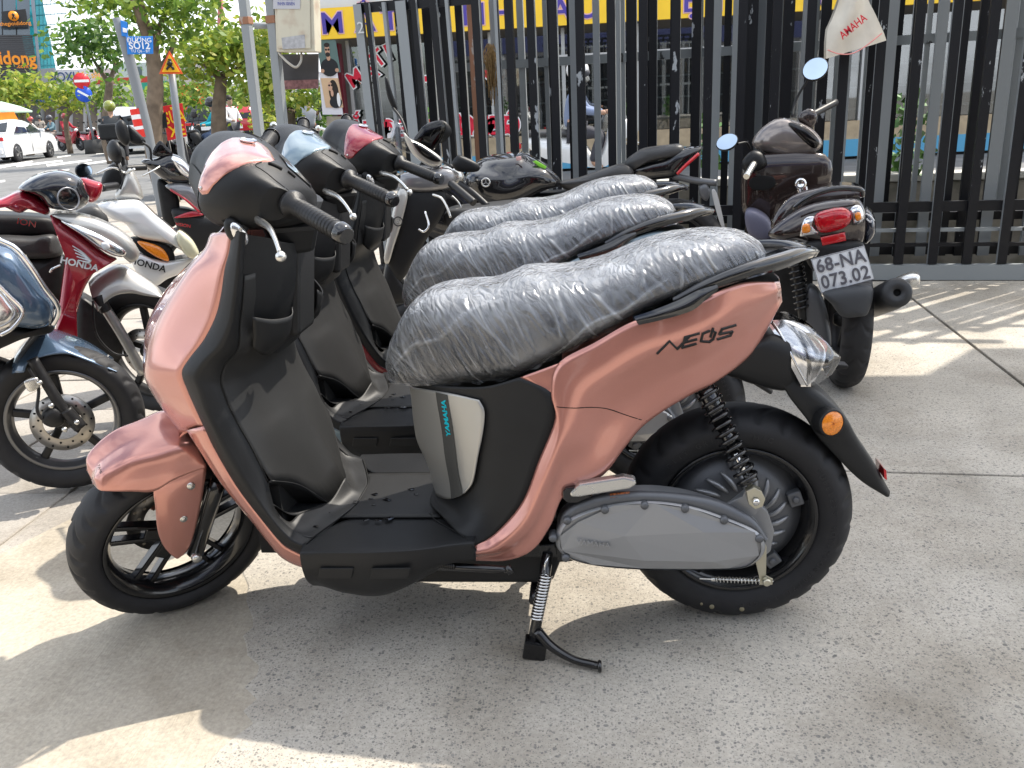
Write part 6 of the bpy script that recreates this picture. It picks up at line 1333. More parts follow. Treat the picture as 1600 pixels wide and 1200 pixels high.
wheel(b7, 'front_wheel', Vector((1.90, 2.86, .27)), .27, .045, R_(70), M_dark, 5, rr=.19)
MB().surf([[Vector((1.97+.03*k-.0*k, 1.95, z)), Vector((1.94+.03*k, 2.3, z-.02)), Vector((1.92+.03*k, 2.65, z+.02))] for k, z in ((-4, .36), (-3, .42), (0, .43), (3, .42), (4, .36))], 12, 10).build('floor_tunnel', M_plast, b7, solid=.02)
MB().tube([Vector((1.90, 2.82, .3)), Vector((1.915, 2.6, .85))], .035, 10).build('fork_leg', M_dark, b7)
MB().surf([[Vector((1.90+x, 2.86+.30*math.cos(a), .27+.30*math.sin(a))) for x in (-.06, -.03, 0, .03, .06)] for a in (.3, .8, 1.3, 1.8, 2.3, 2.7)], 14, 8).build('front_fender', M_brown, b7, solid=.006)
# ------------------------------------------------------------------ street beyond the parked motorbikes
GZ = -.06
def G_(px, dist, z=GZ):
    p = D_(px, 190, dist); return Vector((p.x, p.y, z))
def pxm(dist): return dist/FPX*1.06            # metres per pixel towards the frame's side
def hd_dir(px): d = _ray(px, 190); return Vector((d.x, d.y, 0)).normalized()
# --- road markings
for i, q in enumerate([[(0, 259), (50, 251), (52, 253), (0, 263)], [(25, 258), (96, 250), (99, 252), (26, 261)], [(72, 257), (142, 249), (144, 251), (74, 260)], [(122, 256), (170, 250), (172, 252), (124, 259)], [(88, 245), (110, 242), (111, 243.5), (90, 246.5)], [(88, 266), (108, 264), (108, 266), (88, 268)], [(0, 282), (8, 281), (8, 284), (0, 285)], [(150, 240), (166, 239), (166, 240), (150, 241)]]):
    o = MB().add([Z_(x, y, GZ+.006) for x, y in q], [(0, 1, 2, 3)], False).build('road_marking', M_mark, bpy.data.objects['road'], fix=False)
# --- kerbed median with signs
ML, MR_ = Z_(118, 222, GZ), Z_(205, 222, GZ)
md_ = empty('median'); tag(md_, kind='structure')
d = RD; n_ = RN
p0 = Z_(120, 223, GZ); p1 = Z_(200, 223, GZ)
MB().prism([p0, p1, p1+RD*40, p0+RD*40], (0, 0, .16)).build('planted_strip', mat('dry_grass', (.22, .21, .10), .9, noise_amt=.4, noise_scale=3), md_)
for k in range(9):
    a, b = p0.lerp(p1, k/9), p0.lerp(p1, (k+.96)/9); c = (a+b)/2-RD*.12; MB().box((c.x, c.y, GZ+.1), ((b-a).length, .25, .22), Matrix.Rotation(math.atan2((p1-p0).y, (p1-p0).x), 3, 'Z')).build('kerb_block', mat('kerb_red', (.36, .16, .13), .8, noise_amt=.2, noise_scale=4) if k % 2 else mat('kerb_grey', (.42, .37, .33), .8), md_, bevel=.02)
# --- signs
M_pole = peel_material('pole_steel', (.20, .215, .23), (.2, .15, .1), .74, 4, .4)
def sign_disc(px, py, r_px, dist, m, parent, name):
    c = D_(px, py, dist); v = -hd_dir(px); q = v.to_track_quat('Z', 'Y').to_matrix().to_4x4(); return MB().lathe([(0, .02), (r_px*pxm(dist), .02), (r_px*pxm(dist), 0), (0, 0)], c, 'Z', 36, mtx=q).build(name, m, parent), c, v
ne = empty('traffic_sign'); tag(ne, 'red no-entry disc above a blue keep-right disc on a pole', 'sign')
dn = 41; a, b = G_(141, dn), D_(126, 100, dn); MB().tube([a, D_(127, 118, dn+.1)], .05, 10).build('pole', M_pole, ne); MB().tube([G_(142, dn), G_(142, dn)+Vector((0, 0, .55))], [.45, .4], 14).build('base', mat('dark_base', (.05, .05, .05), .8), ne)
o, c, v = sign_disc(127.5, 126.5, 9.6, dn-.2, mat('sign_red', (.6, .02, .03), .4), ne, 'no_entry_disc'); r = Vector((-v.y, v.x, 0)); MB().box(c+v*.03, (.036*15, .01, .1), Matrix((r, v, Vector((0, 0, 1)))).transposed()).build('white_bar', M_white, o)
o, c, v = sign_disc(131, 147, 9.8, dn-.2, mat('sign_blue', (.015, .09, .55), .4), ne, 'keep_right_disc'); r = Vector((-v.y, v.x, 0)); q = Matrix((r, v, Vector((0, 0, 1)))).transposed(); MB().box(c+v*.03, (.5, .01, .085), q @ Matrix.Rotation(R_(33), 3, 'Y')).build('white_arrow', M_white, o); MB().prism([c+v*.03+q @ Vector((x, 0, z)) for x, z in ((.28, -.19), (.12, -.2), (.24, -.04))], v*.01).build('arrow_head', M_white, o)
sp = empty('street_sign'); tag(sp, 'leaning street name post with blue plates and red and white bands', 'sign')
ds = 12.0; path = [(241, 262), (232, 214), (224, 180), (207, 110), (184, 28)]
pp = [D_(x, y, ds) for x, y in path]; dd = (pp[0]-pp[1]).normalized(); pp[0] = pp[1]+dd*((pp[1].z-GZ)/-dd.z); MB().tube(pp, .062, 14, n=20).build('pole', M_pole, sp)
for (ya, yb, m_) in ((170, 179, 'r'), (179, 186, 'w'), (186, 197, 'r'), (197, 202, 'w'), (202, 214, 'r')):
    xa, xb = 211+(ya-170)*.255, 211+(yb-170)*.255; MB().tube([D_(xa, ya, ds), D_(xb, yb, ds)], .066, 14, caps=False).build('band', mat('band_red', (.7, .03, .02), .4) if m_ == 'r' else M_white, sp)
def plate(px, dist, m, parent, name, th=.02):
    v = hd_dir(px[0][0]); return MB().prism([D_(x, y, dist) for x, y in px], v*th).build(name, m, parent, bevel=.004)
M_sb = mat('sign_street_blue', (.02, .20, .62), .4)
pl1 = plate([(197, 57), (239, 56.5), (239.5, 84), (199, 85)], ds-.1, M_sb, sp, 'name_plate'); plate([(188, 31), (199, 35), (200, 58), (190, 56)], ds-.08, M_sb, sp, 'side_plate'); plate([(191.5, 43), (198, 45), (198.5, 51), (192, 50)], ds-.12, M_white, sp, 'side_print')
def sign_text(body, x0, y0, x1, y1, dist, size_px, m, parent, sx=1, bold=.004):
    a, b = D_(x0, y0, dist), D_(x1, y1, dist); return text_mesh('lettering', body, size_px*pxm(dist), m, frame((a+b)/2, b-a, (0, 0, 1)), parent, extrude=.003, sx=sx, bold=bold)
sign_text('ĐƯỜNG', 206, 63, 229, 63, ds-.125, 7.5, M_white, pl1, 1.05, .0005); sign_text('SỐ', 204, 72, 217, 72, ds-.125, 11, M_white, pl1, 1.05, .002); sign_text('12', 221, 72, 233, 72, ds-.125, 11, M_white, pl1, 1.05, .002); sign_text('TỪ Q6 - BT', 208, 80, 231, 80, ds-.125, 4.6, M_white, pl1, 1, .0)
ps = empty('warning_sign'); tag(ps, 'yellow triangular pedestrian warning sign on a thin grey pole', 'sign')
dp = 12.6; MB().tube([D_(268, 112, dp), D_(276, 180, dp), D_(284, 245, dp), G_(288, dp)], .045, 12).build('pole', M_pole, ps)
t1 = plate([(264.5, 79), (286, 115.5), (248.5, 115.5)], dp-.08, mat('sign_red_edge', (.72, .10, .02), .4), ps, 'red_border'); plate([(264.6, 85), (281, 112.5), (253, 112.5)], dp-.12, mat('sign_yellow', (.85, .45, .01), .4), ps, 'yellow_face')
M_fig = mat('sign_black', (.01, .01, .01), .5)
def strokes(pts, w): MB().tube([D_(x, y, dp-.145) for x, y in pts], w, 6).build('walking_figure', M_fig, ps)
strokes([(265, 92), (265, 94.5)], .024); strokes([(264.5, 95.5), (266, 102)], .026); strokes([(265.5, 102), (262, 106), (260.5, 109)], .015); strokes([(266, 102), (270, 106), (271.5, 109)], .015); strokes([(264, 96.5), (261, 101)], .011); strokes([(265, 97), (269.5, 99.5)], .011)
rs_ = empty('repair_sign'); tag(rs_, 'red board with yellow lettering offering motorbike repair', 'sign')
dr = 14.5; bd = plate([(254, 166), (285, 161), (292, 213), (262, 220)], dr, mat('board_red', (.62, .015, .02), .5), rs_, 'board', .03); M_ylt = mat('letter_yellow', (.9, .55, .01), .5)
sign_text('SỬA', 259, 186, 287, 182, dr-.04, 21, M_ylt, bd, .68, .004); sign_text('XE', 266, 207, 288, 203, dr-.04, 19, M_ylt, bd, .85, .004)
for x in (262, 287): MB().tube([D_(x, 215, dr+.05), G_(x, dr+.05)], .02, 8).build('leg', M_dark, rs_)
bkc = plate([(254, 178), (259, 174), (262, 200), (253, 200)], dr-.2, mat('black_cloth', (.012, .012, .013), .8), None, 'black_cloth', .1); tag(bkc, 'black cloth hanging at the edge of the red repair board', 'cloth')

# --- trees
def tree(name, lab, trunk, blobs, dist, leaf, n, cols, seed, limbs=(), tr=.14, grp='street trees'):
    rg = random.Random(seed); r = empty(name); tag(r, lab, 'tree', grp)
    P = [D_(x, y, dist) for x, y in trunk]; P = [G_(trunk[0][0]+(trunk[0][0]-trunk[1][0])*.3, dist)]+P
    M_bk = mat('bark', (.16, .12, .085), .9, noise_amt=.35, noise_scale=7, bump=.8, bump_scale=25)
    MB().tube(P, [tr*1.25]+[tr*(1-.5*i/len(trunk)) for i in range(len(trunk))], 10, n=len(P)*6).build('trunk', M_bk, r)
    for lb in limbs: MB().tube([D_(x, y, dist+dz) for x, y, dz in lb], [tr*.55, tr*.3, tr*.14], 8, n=12).build('limb', M_bk, r)
    s_ = pxm(dist); vs = []; fs = []; tint = []
    tot = sum(b[2]*b[3] for b in blobs)
    for (bx, by, rx, ry) in blobs:
        c = D_(bx, by, dist); m_ = int(n*rx*ry/tot); R1, R2 = rx*s_, ry*s_
        clumps = []
        for _ in range(max(4, m_//28)):
            a, b_, q = rg.uniform(0, 6.283), rg.uniform(-1, 1), rg.random()**.4; h = math.sqrt(1-b_*b_); clumps.append(c+Vector((math.cos(a)*h*R1, math.sin(a)*h*R1*.9, b_*R2))*q)
        for _ in range(m_):
            k = rg.choice(clumps); p = k+Vector((rg.gauss(0, leaf*1.9), rg.gauss(0, leaf*1.9), rg.gauss(0, leaf*1.1)))
            L = leaf*rg.uniform(.65, 1.25); ax = Vector((rg.gauss(0, 1), rg.gauss(0, 1), rg.gauss(-.55, .5))).normalized(); sd = ax.cross(Vector((rg.gauss(0, 1), rg.gauss(0, 1), rg.gauss(0, 1)))).normalized()*L*.26
            o = len(vs); vs += [p, p+ax*L*.45+sd, p+ax*L, p+ax*L*.45-sd]; fs.append((o, o+1, o+2, o+3)); tint += [rg.random()]*4
    me = bpy.data.meshes.new('crown'); me.from_pydata([tuple(v) for v in vs], [], fs); at = me.attributes.new('tint', 'FLOAT', 'POINT'); at.data.foreach_set('value', tint)
    M = bpy.data.materials.get('leaf_'+name+str(seed)) or bpy.data.materials.new('leaf_'+name+str(seed)); M.use_nodes = True; nn = M.node_tree.nodes; L_2 = M.node_tree.links; nn.clear()
    o_ = nn.new('ShaderNodeOutputMaterial'); at_ = nn.new('ShaderNodeAttribute'); at_.attribute_name = 'tint'; rp_ = nn.new('ShaderNodeValToRGB'); rp_.color_ramp.elements[0].color = (*cols[0], 1); rp_.color_ramp.elements[1].color = (*cols[2], 1); e_ = rp_.color_ramp.elements.new(.6); e_.color = (*cols[1], 1)
    L_2.new(at_.outputs['Fac'], rp_.inputs['Fac']); d1 = nn.new('ShaderNodeBsdfPrincipled'); d1.inputs['Roughness'].default_value = .5; L_2.new(rp_.outputs[0], d1.inputs['Base Color']); t1_ = nn.new('ShaderNodeBsdfTranslucent'); L_2.new(rp_.outputs[0], t1_.inputs['Color'])
    mx_ = nn.new('ShaderNodeMixShader'); mx_.inputs[0].default_value = .45; L_2.new(d1.outputs[0], mx_.inputs[1]); L_2.new(t1_.outputs[0], mx_.inputs[2]); L_2.new(mx_.outputs[0], o_.inputs['Surface'])
    me.materials.append(M); o = bpy.data.objects.new('crown', me); COL.objects.link(o); o.parent = r; return r
GR = ((.07, .15, .02), (.17, .28, .04), (.38, .48, .07)); GY = ((.12, .21, .025), (.28, .37, .045), (.52, .50, .09)); GD = ((.04, .11, .02), (.10, .20, .035), (.22, .34, .06))
tree('street_tree', 'broad-leaved tree with forked trunk rising beside the street name post', [(243, 250), (240, 190), (243, 130), (236, 70), (222, 30), (212, -10)], [(120, -16, 30, 9), (172, -10, 34, 11), (225, -6, 46, 14), (285, 0, 42, 18), (322, 22, 14, 10), (258, 44, 24, 10), (296, 50, 22, 8), (205, 20, 18, 6)], 14, .14, 1350, GR, 1, [((238, 90, 0), (250, 40, .3), (270, 0, .3)), ((236, 75, 0), (215, 20, -.3), (200, -10, -.3)), ((243, 120, 0), (262, 90, .2), (275, 60, .3))], .13)
tree('street_tree', 'tree with feathery drooping foliage standing left of the street name post', [(166, 215), (168, 165), (172, 125)], [(140, 58, 32, 8), (116, 80, 20, 5), (166, 76, 22, 8), (150, 40, 24, 6), (180, 96, 9, 4)], 30, .25, 900, GD, 2, [((170, 130, 0), (150, 100, .3), (135, 72, .3)), ((170, 130, 0), (180, 100, .3), (176, 76, .3))], .15)
tree('street_tree', 'leafy tree with a leaning dark trunk beside the grey steel posts', [(344, 215), (342, 170), (346, 120)], [(340, 86, 40, 16), (370, 70, 20, 18), (305, 84, 24, 14), (332, 62, 28, 10), (384, 106, 10, 10), (300, 128, 12, 5)], 16, .15, 1500, GY, 3, [((345, 122, 0), (325, 105, .3), (305, 92, .4)), ((345, 120, 0), (366, 110, .2), (384, 98, .2))], .14)
tree('street_tree', 'rounded yellow-green tree before the black-fronted store', [(36, 205), (34, 170)], [(22, 136, 22, 9), (40, 142, 12, 8), (4, 148, 14, 8)], 44, .3, 900, GY, 4, (), .14)
tree('street_tree', 'small spreading tree left of the no-entry sign', [(103, 190), (112, 172), (106, 160)], [(100, 147, 20, 6), (114, 154, 9, 4), (84, 143, 9, 4)], 43, .28, 550, GY, 5, (), .1)
tree('street_tree', 'bushy tree right of the no-entry sign', [(168, 190), (170, 165)], [(172, 142, 18, 9), (188, 148, 7, 6)], 42, .28, 520, GR, 6, (), .12)
tree('street_tree', 'small tree behind the pedestrian warning sign', [(256, 190), (258, 160)], [(250, 148, 12, 7), (276, 146, 12, 6), (300, 152, 13, 7), (316, 140, 10, 7)], 34, .25, 700, GR, 7, (), .16)
tree('street_tree', 'tree seen between the steel posts and below the hanging board', [(455, 215), (452, 170)], [(408, 70, 12, 26), (400, 44, 9, 16), (412, 130, 14, 20), (448, 150, 18, 8), (484, 150, 15, 6), (430, 116, 12, 12)], 21, .19, 1700, GY, 8, [((453, 172, 0), (430, 140, .2), (412, 100, .2))], .16)
tree('street_tree', 'far tree with pale foliage beyond the red car', [(405, 195), (404, 175)], [(400, 160, 22, 20), (428, 172, 18, 12), (384, 150, 14, 16)], 48, .34, 1600, GR, 9, (), .2)
tree('street_tree', 'far tree above the motorbike riders near the posters', [(492, 195), (494, 178)], [(478, 166, 22, 12), (500, 160, 14, 14)], 46, .34, 1200, GD, 10, (), .2)

# --- buildings
def house(name, lab, px0, px1, ytop, dist, depth, m, ybot=None):
    """a block whose street front spans px0..px1 at its own distance and which runs DEPTH metres back"""
    r = empty(name); tag(r, lab, 'building'); a, b = G_(px0, dist), G_(px1, dist); zt = D_((px0+px1)/2, ytop, dist).z; v = hd_dir((px0+px1)/2)
    MB().prism([a, b, b+v*depth, a+v*depth], (0, 0, zt-GZ)).build('wall', m, r); r['_d'] = dist; return r
def front(r, name, px, dist, m, th=.12, dz=.15, parent=None):
    return plate(px, dist-dz, m, parent or r, name, th)
st = house('phone_store', 'dark-clad store with orange lettering beyond the street', -60, 62, -260, 62, 22, mat('charcoal_cladding', (.055, .055, .06), .5))
for k in range(20):
    y = 56+k*3.2; front(st, 'cladding_board', [(-60, y-1.5), (50+k*.5, y-1.5), (50.6+k*.5, y+1.1), (-60, y+1.1)], 62, mat('cladding_strip', (.075, .075, .08), .45), .08, .1)
for k in range(4):
    front(st, 'curtain_glass', [(-40+k*22, -30), (-20+k*22, -30), (-19+k*22, 56), (-39+k*22, 56)], 62, mat('store_glass', (.10, .13, .16), .1, .3, .5), .1, .06)
b_ = front(st, 'sign_board', [(2, 18), (40, 14), (44, 42), (5, 43)], 62, mat('board_black', (.02, .02, .02), .4), .3, .8); M_or = mat('orange_letter', (.85, .28, .01), .4)
c = D_(21, 25, 60.8); MB().lathe([(0, .05), (5.6*pxm(61), .05), (5.6*pxm(61), 0)], c, 'Z', 28, mtx=(-hd_dir(21)).to_track_quat('Z', 'Y').to_matrix().to_4x4()).build('round_mark', M_or, b_)
c = D_(21, 25, 60.6); MB().sphere(c+Vector((0, 0, .07)), .08, 10, 6).build('figure_mark', mat('board_black2', (.02, .02, .02), .4), b_); MB().tube([c+Vector((-.1, 0, -.16)), c+Vector((0, 0, .02)), c+Vector((.1, 0, -.16))], .04, 6).build('figure_mark', MATS['board_black2'], b_)
sign_text('thegioididong', 6, 37.5, 42, 36, 60.9, 6.2, M_or, b_, 1.0, .003); sign_text('didong', -4, 91, 45, 92, 61.2, 21.5, M_or, st, .84, .025); sign_text('.com', 27, 103.5, 43, 103.5, 61.2, 6.5, M_or, st, 1, .006)
front(st, 'steel_fin', [(46, -20), (52, -20), (64, 112), (60, 112)], 62, mat('fin_grey', (.25, .28, .32), .5), .3, .5); front(st, 'shop_opening', [(28, 160), (62, 160), (62, 200), (28, 200)], 62, mat('shop_dark', (.07, .065, .06), .7), .1, .2)
tl = house('glass_office', 'teal glass office building beside the dark store', 50, 104, -260, 70, 20, mat('teal_glass', (.02, .40, .46), .15, .25, .6, noise_amt=.12, noise_scale=.4))
for k in range(9):
    front(tl, 'mullion', [(54+k*6, -40), (54.6+k*6, -40), (58.6+k*5.4, 112), (58+k*5.4, 112)], 70, mat('teal_mullion', (.02, .22, .27), .4), .1, .1)
for k in range(7):
    front(tl, 'spandrel', [(46, 8+k*16), (104, 4+k*16), (104, 5+k*16), (46, 9.2+k*16)], 70, MATS['teal_mullion'], .1, .12)
ws = house('white_shop', 'white shopfront with blue brush lettering behind the no-entry sign', 66, 200, 108, 66, 14, mat('shop_white', (.55, .55, .56), .7))
w1 = front(ws, 'fascia', [(86, 112), (150, 108), (150, 128), (90, 132)], 66, mat('fascia_white', (.75, .76, .78), .6), .3, .6); sign_text('XOXU', 90, 121, 113, 120, 65.2, 15, mat('blue_letter', (.05, .09, .22), .5), w1, .8, .012); sign_text('Đặc sản', 126, 119, 152, 117, 65.2, 11, mat('yellow_letter', (.85, .5, .02), .5), w1, .8, .008)
front(ws, 'blue_board', [(60, 142), (80, 140), (82, 160), (62, 160)], 66, mat('board_blue', (.03, .10, .35), .5), .2, .6); front(ws, 'grey_notice', [(62, 108), (86, 106), (92, 136), (66, 136)], 66, mat('notice_grey', (.45, .46, .47), .7, noise_amt=.15, noise_scale=1), .2, .5)
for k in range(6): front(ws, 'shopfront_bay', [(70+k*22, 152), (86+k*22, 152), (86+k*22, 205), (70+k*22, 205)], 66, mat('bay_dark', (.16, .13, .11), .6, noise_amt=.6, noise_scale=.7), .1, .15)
ra = front(ws, 'red_awning', [(150, 124), (245, 118), (245, 127), (150, 131)], 66, mat('awning_red', (.5, .06, .04), .7), 1.2, 2.0)
h2 = house('terrace_house', 'pale terraced shophouse with green and orange awnings down the street', 196, 345, 96, 80, 20, mat('pale_render', (.50, .49, .47), .8, noise_amt=.12, noise_scale=.5))
for k in range(5):
    front(h2, 'window', [(206+k*28, 104), (222+k*28, 104), (222+k*28, 122), (206+k*28, 122)], 80, mat('far_window', (.10, .12, .13), .3), .1, .1); front(h2, 'shutter', [(200+k*28, 150), (224+k*28, 150), (224+k*28, 190), (200+k*28, 190)], 80, mat('far_shutter%d' % (k % 3), ((.22, .25, .25), (.45, .38, .30), (.3, .32, .34))[k % 3], .6), .1, .15)
front(h2, 'green_awning', [(212, 130), (262, 126), (264, 140), (212, 144)], 80, mat('awning_green', (.03, .28, .20), .7), 1.5, 2.5); front(h2, 'orange_awning', [(278, 134), (322, 130), (326, 168), (284, 172)], 80, mat('awning_orange', (.75, .12, .02), .7), 1.5, 3.0)
h3 = house('terrace_house', 'cream shophouse block at the far end of the street', 340, 530, 128, 105, 20, mat('cream_render', (.55, .52, .46), .8, noise_amt=.1, noise_scale=.4))
for k in range(8): front(h3, 'window', [(348+k*22, 140), (360+k*22, 140), (360+k*22, 156), (348+k*22, 156)], 105, MATS['far_window'], .1, .1)
cr_ = empty('lattice_mast'); tag(cr_, 'red lattice mast showing above the treetops', 'mast'); 
for x in (341, 349): MB().tube([D_(x+(345-x)*.8, -20, 150), D_(x, 60, 150), G_(x, 150)], .25, 5).build('mast_leg', mat('mast_red', (.45, .16, .14), .6), cr_)
for k in range(10): MB().tube([D_(343 if k % 2 else 347.5, 6+k*6, 150), D_(347.5 if k % 2 else 342.5, 12+k*6, 150)], .14, 4).build('lattice', MATS['mast_red'], cr_)
um = empty('market_umbrella'); tag(um, 'pale green market umbrella with orange goods beneath, at the street edge', 'umbrella'); c = D_(4, 169, 40); MB().lathe([(0, .25), (.6, .05), (1.0, -.14), (.98, -.2)], c, 'Z', 20).build('canopy', mat('umb_green', (.40, .52, .42), .8), um); MB().tube([c, G_(8, 40)], .04, 8).build('pole', M_pole, um)
st2 = plate([(-6, 176), (22, 175), (30, 190), (-6, 192)], 39, mat('orange_tarp', (.8, .25, .02), .7, noise_amt=.3, noise_scale=2), None, 'street_stall', 1.0); tag(st2, 'orange-covered street stall under the pale green umbrella', 'stall')

# --- cars
def car(name, lab, px, dist, yaw, L, W, H, m, suv=False, rear_lamps=True, grp=None):
    r = empty(name, G_(px, dist), yaw); tag(r, lab, 'car', grp); h = L/2
    z0 = .22
    if suv: prof = [(-h, .45), (-h+.02, .95), (-h+.12, 1.12), (-h+.38, H-.06), (-h+.75, H), (.3, H), (.75, H-.12), (1.28, 1.12), (h-.25, .98), (h, .72), (h-.02, .35)]
    else: prof = [(-h, .40), (-h+.03, .82), (-h+.12, .98), (-h+.75, 1.04), (-h+1.45, H-.04), (-.15, H), (.45, H-.10), (1.15, 1.02), (h-.35, .86), (h-.03, .62), (h, .34)]
    g = []
    for x, z in prof:
        taper = 1-.05*(abs(x)/h)**4; belt = .98; wy = W/2*taper; wt = wy*(.76 if z > 1.2 else .9)
        g.append([Vector((x, -wy*.96, z0)), Vector((x, -wy, min(z, .55))), Vector((x, -wy*.985, min(z, .95))), Vector((x, -(wt if z > .98 else wy*.9), z)), Vector((x, 0, z+.025)), Vector((x, wt if z > .98 else wy*.9, z)), Vector((x, wy*.985, min(z, .95))), Vector((x, wy, min(z, .55))), Vector((x, wy*.96, z0))])
    mb = MB(); mb.surf(g, 56, 28); mb.surf([g[0], [Vector((p.x, p.y, z0)) for p in g[0]]], 3, 28); mb.build('body', m, r, split=False)
    gl = mat('car_glass', (.02, .025, .03), .08, 0, 0, .3)
    # glazing sits a little proud of the cabin
    def side(s_):
        x0, x1 = (-h+.35, 1.0) if suv else (-h+.95, .9); t0, t1 = (x0+.3, .25) if suv else (x0+.55, .35)
        zt = H-.16; yb, yt = W/2*1.0, W/2*.84
        mid = (t0+t1)/2
        for a, b, c_, d_ in ((x0, t0, mid-.04, mid-.04), (mid+.04, mid+.04, t1, x1)):
            q = [Vector((a, s_*yb, 1.0)), Vector((b, s_*yt, zt)), Vector((c_, s_*yt, zt)), Vector((d_, s_*yb, 1.0))]; MB().prism(q, (0, s_*.03, 0)).build('side_window', gl, r)
    side(1); side(-1)
    if suv: q = [Vector((-h+.08, -W*.40, 1.06)), Vector((-h+.08, W*.40, 1.06)), Vector((-h+.36, W*.34, H-.12)), Vector((-h+.36, -W*.34, H-.12))]
    else: q = [Vector((-h+.78, -W*.40, 1.08)), Vector((-h+.78, W*.40, 1.08)), Vector((-h+1.36, W*.33, H-.07)), Vector((-h+1.36, -W*.33, H-.07))]
    MB().prism(q, (-.03, 0, .02)).build('rear_window', gl, r)
    q = [Vector((1.22, -W*.40, 1.06)), Vector((1.22, W*.40, 1.06)), Vector((.62, W*.34, H-.08)), Vector((.62, -W*.34, H-.08))]; MB().prism(q, (.03, 0, .025)).build('windscreen', gl, r)
    for s_ in (-1, 1):
        for x in (-L*.30, L*.31):
            wv = empty('wheel'); wv.parent = r; wv.location = (x, s_*(W/2-.09), .33)
            MB().lathe([(.2, s_*.10), (.3, s_*.11), (.335, s_*.07), (.335, -s_*.1), (.2, -s_*.1)], (0, 0, 0), 'Y', 28).build('tyre', M_rub, wv)
            MB().lathe([(0, s_*.085), (.05, s_*.1), (.2, s_*.105), (.225, s_*.112), (.23, s_*.09)], (0, 0, 0), 'Y', 28).build('rim', mat('alloy_dark', (.12, .12, .13), .3, .8), wv)
            for k in range(5):
                a = k*1.2566; MB().box((.11*math.cos(a), s_*.115, .11*math.sin(a)), (.18, .02, .035), Matrix.Rotation(-a, 3, 'Y')).build('spoke', M_forks, wv)
        zl = .82 if not suv else .92
        MB().box((-h+.06, s_*W*.38, zl), (.10, W*.2, .13)).build('tail_lamp', M_redl, r, bevel=.02); MB().box((h-.14, s_*W*.36, .68), (.2, W*.18, .12)).build('headlamp', M_refl, r, bevel=.03)
        MB().box((.85, s_*(W/2+.07), 1.04), (.16, .16, .12)).build('door_mirror', m, r, bevel=.03)
        MB().box((-.1, s_*(W/2+.002), .62), (.012, .012, .62)).build('door_gap', M_seam, r)
    MB().box((-h-.01, 0, .42), (.12, W*.9, .22)).build('rear_bumper', M_plast if suv else m, r, bevel=.05); MB().box((-h-.015, 0, .72 if suv else .62), (.03, .5, .16)).build('number_plate', M_white, r)
    return r
def yaw_of(dirv): return math.atan2(dirv.y, dirv.x)
M_cw = mat('car_white', (.78, .79, .80), .2, 0, 1); M_cb = mat('car_black', (.012, .012, .013), .15, 0, 1); M_cr = mat('car_red', (.45, .01, .02), .2, 0, 1)
dv = Vector((math.sin(R_(-11)), math.cos(R_(-11)), 0))
car('white_sedan', 'white sedan driving away on the wide street', 4, 38.5, yaw_of(dv), 4.7, 1.84, 1.44, M_cw)
car('white_suv', 'white sport utility car seen from behind next to the tree trunk', 222, 39, yaw_of(RD), 4.6, 1.88, 1.68, M_cw, True)
car('black_suv', 'black sport utility car seen from behind beyond the white one', 327, 46, yaw_of(RD), 4.7, 1.9, 1.75, M_cb, True)
car('red_car', 'red car seen from behind beside the black one', 372, 46, yaw_of(RD), 4.3, 1.8, 1.62, M_cr, True)

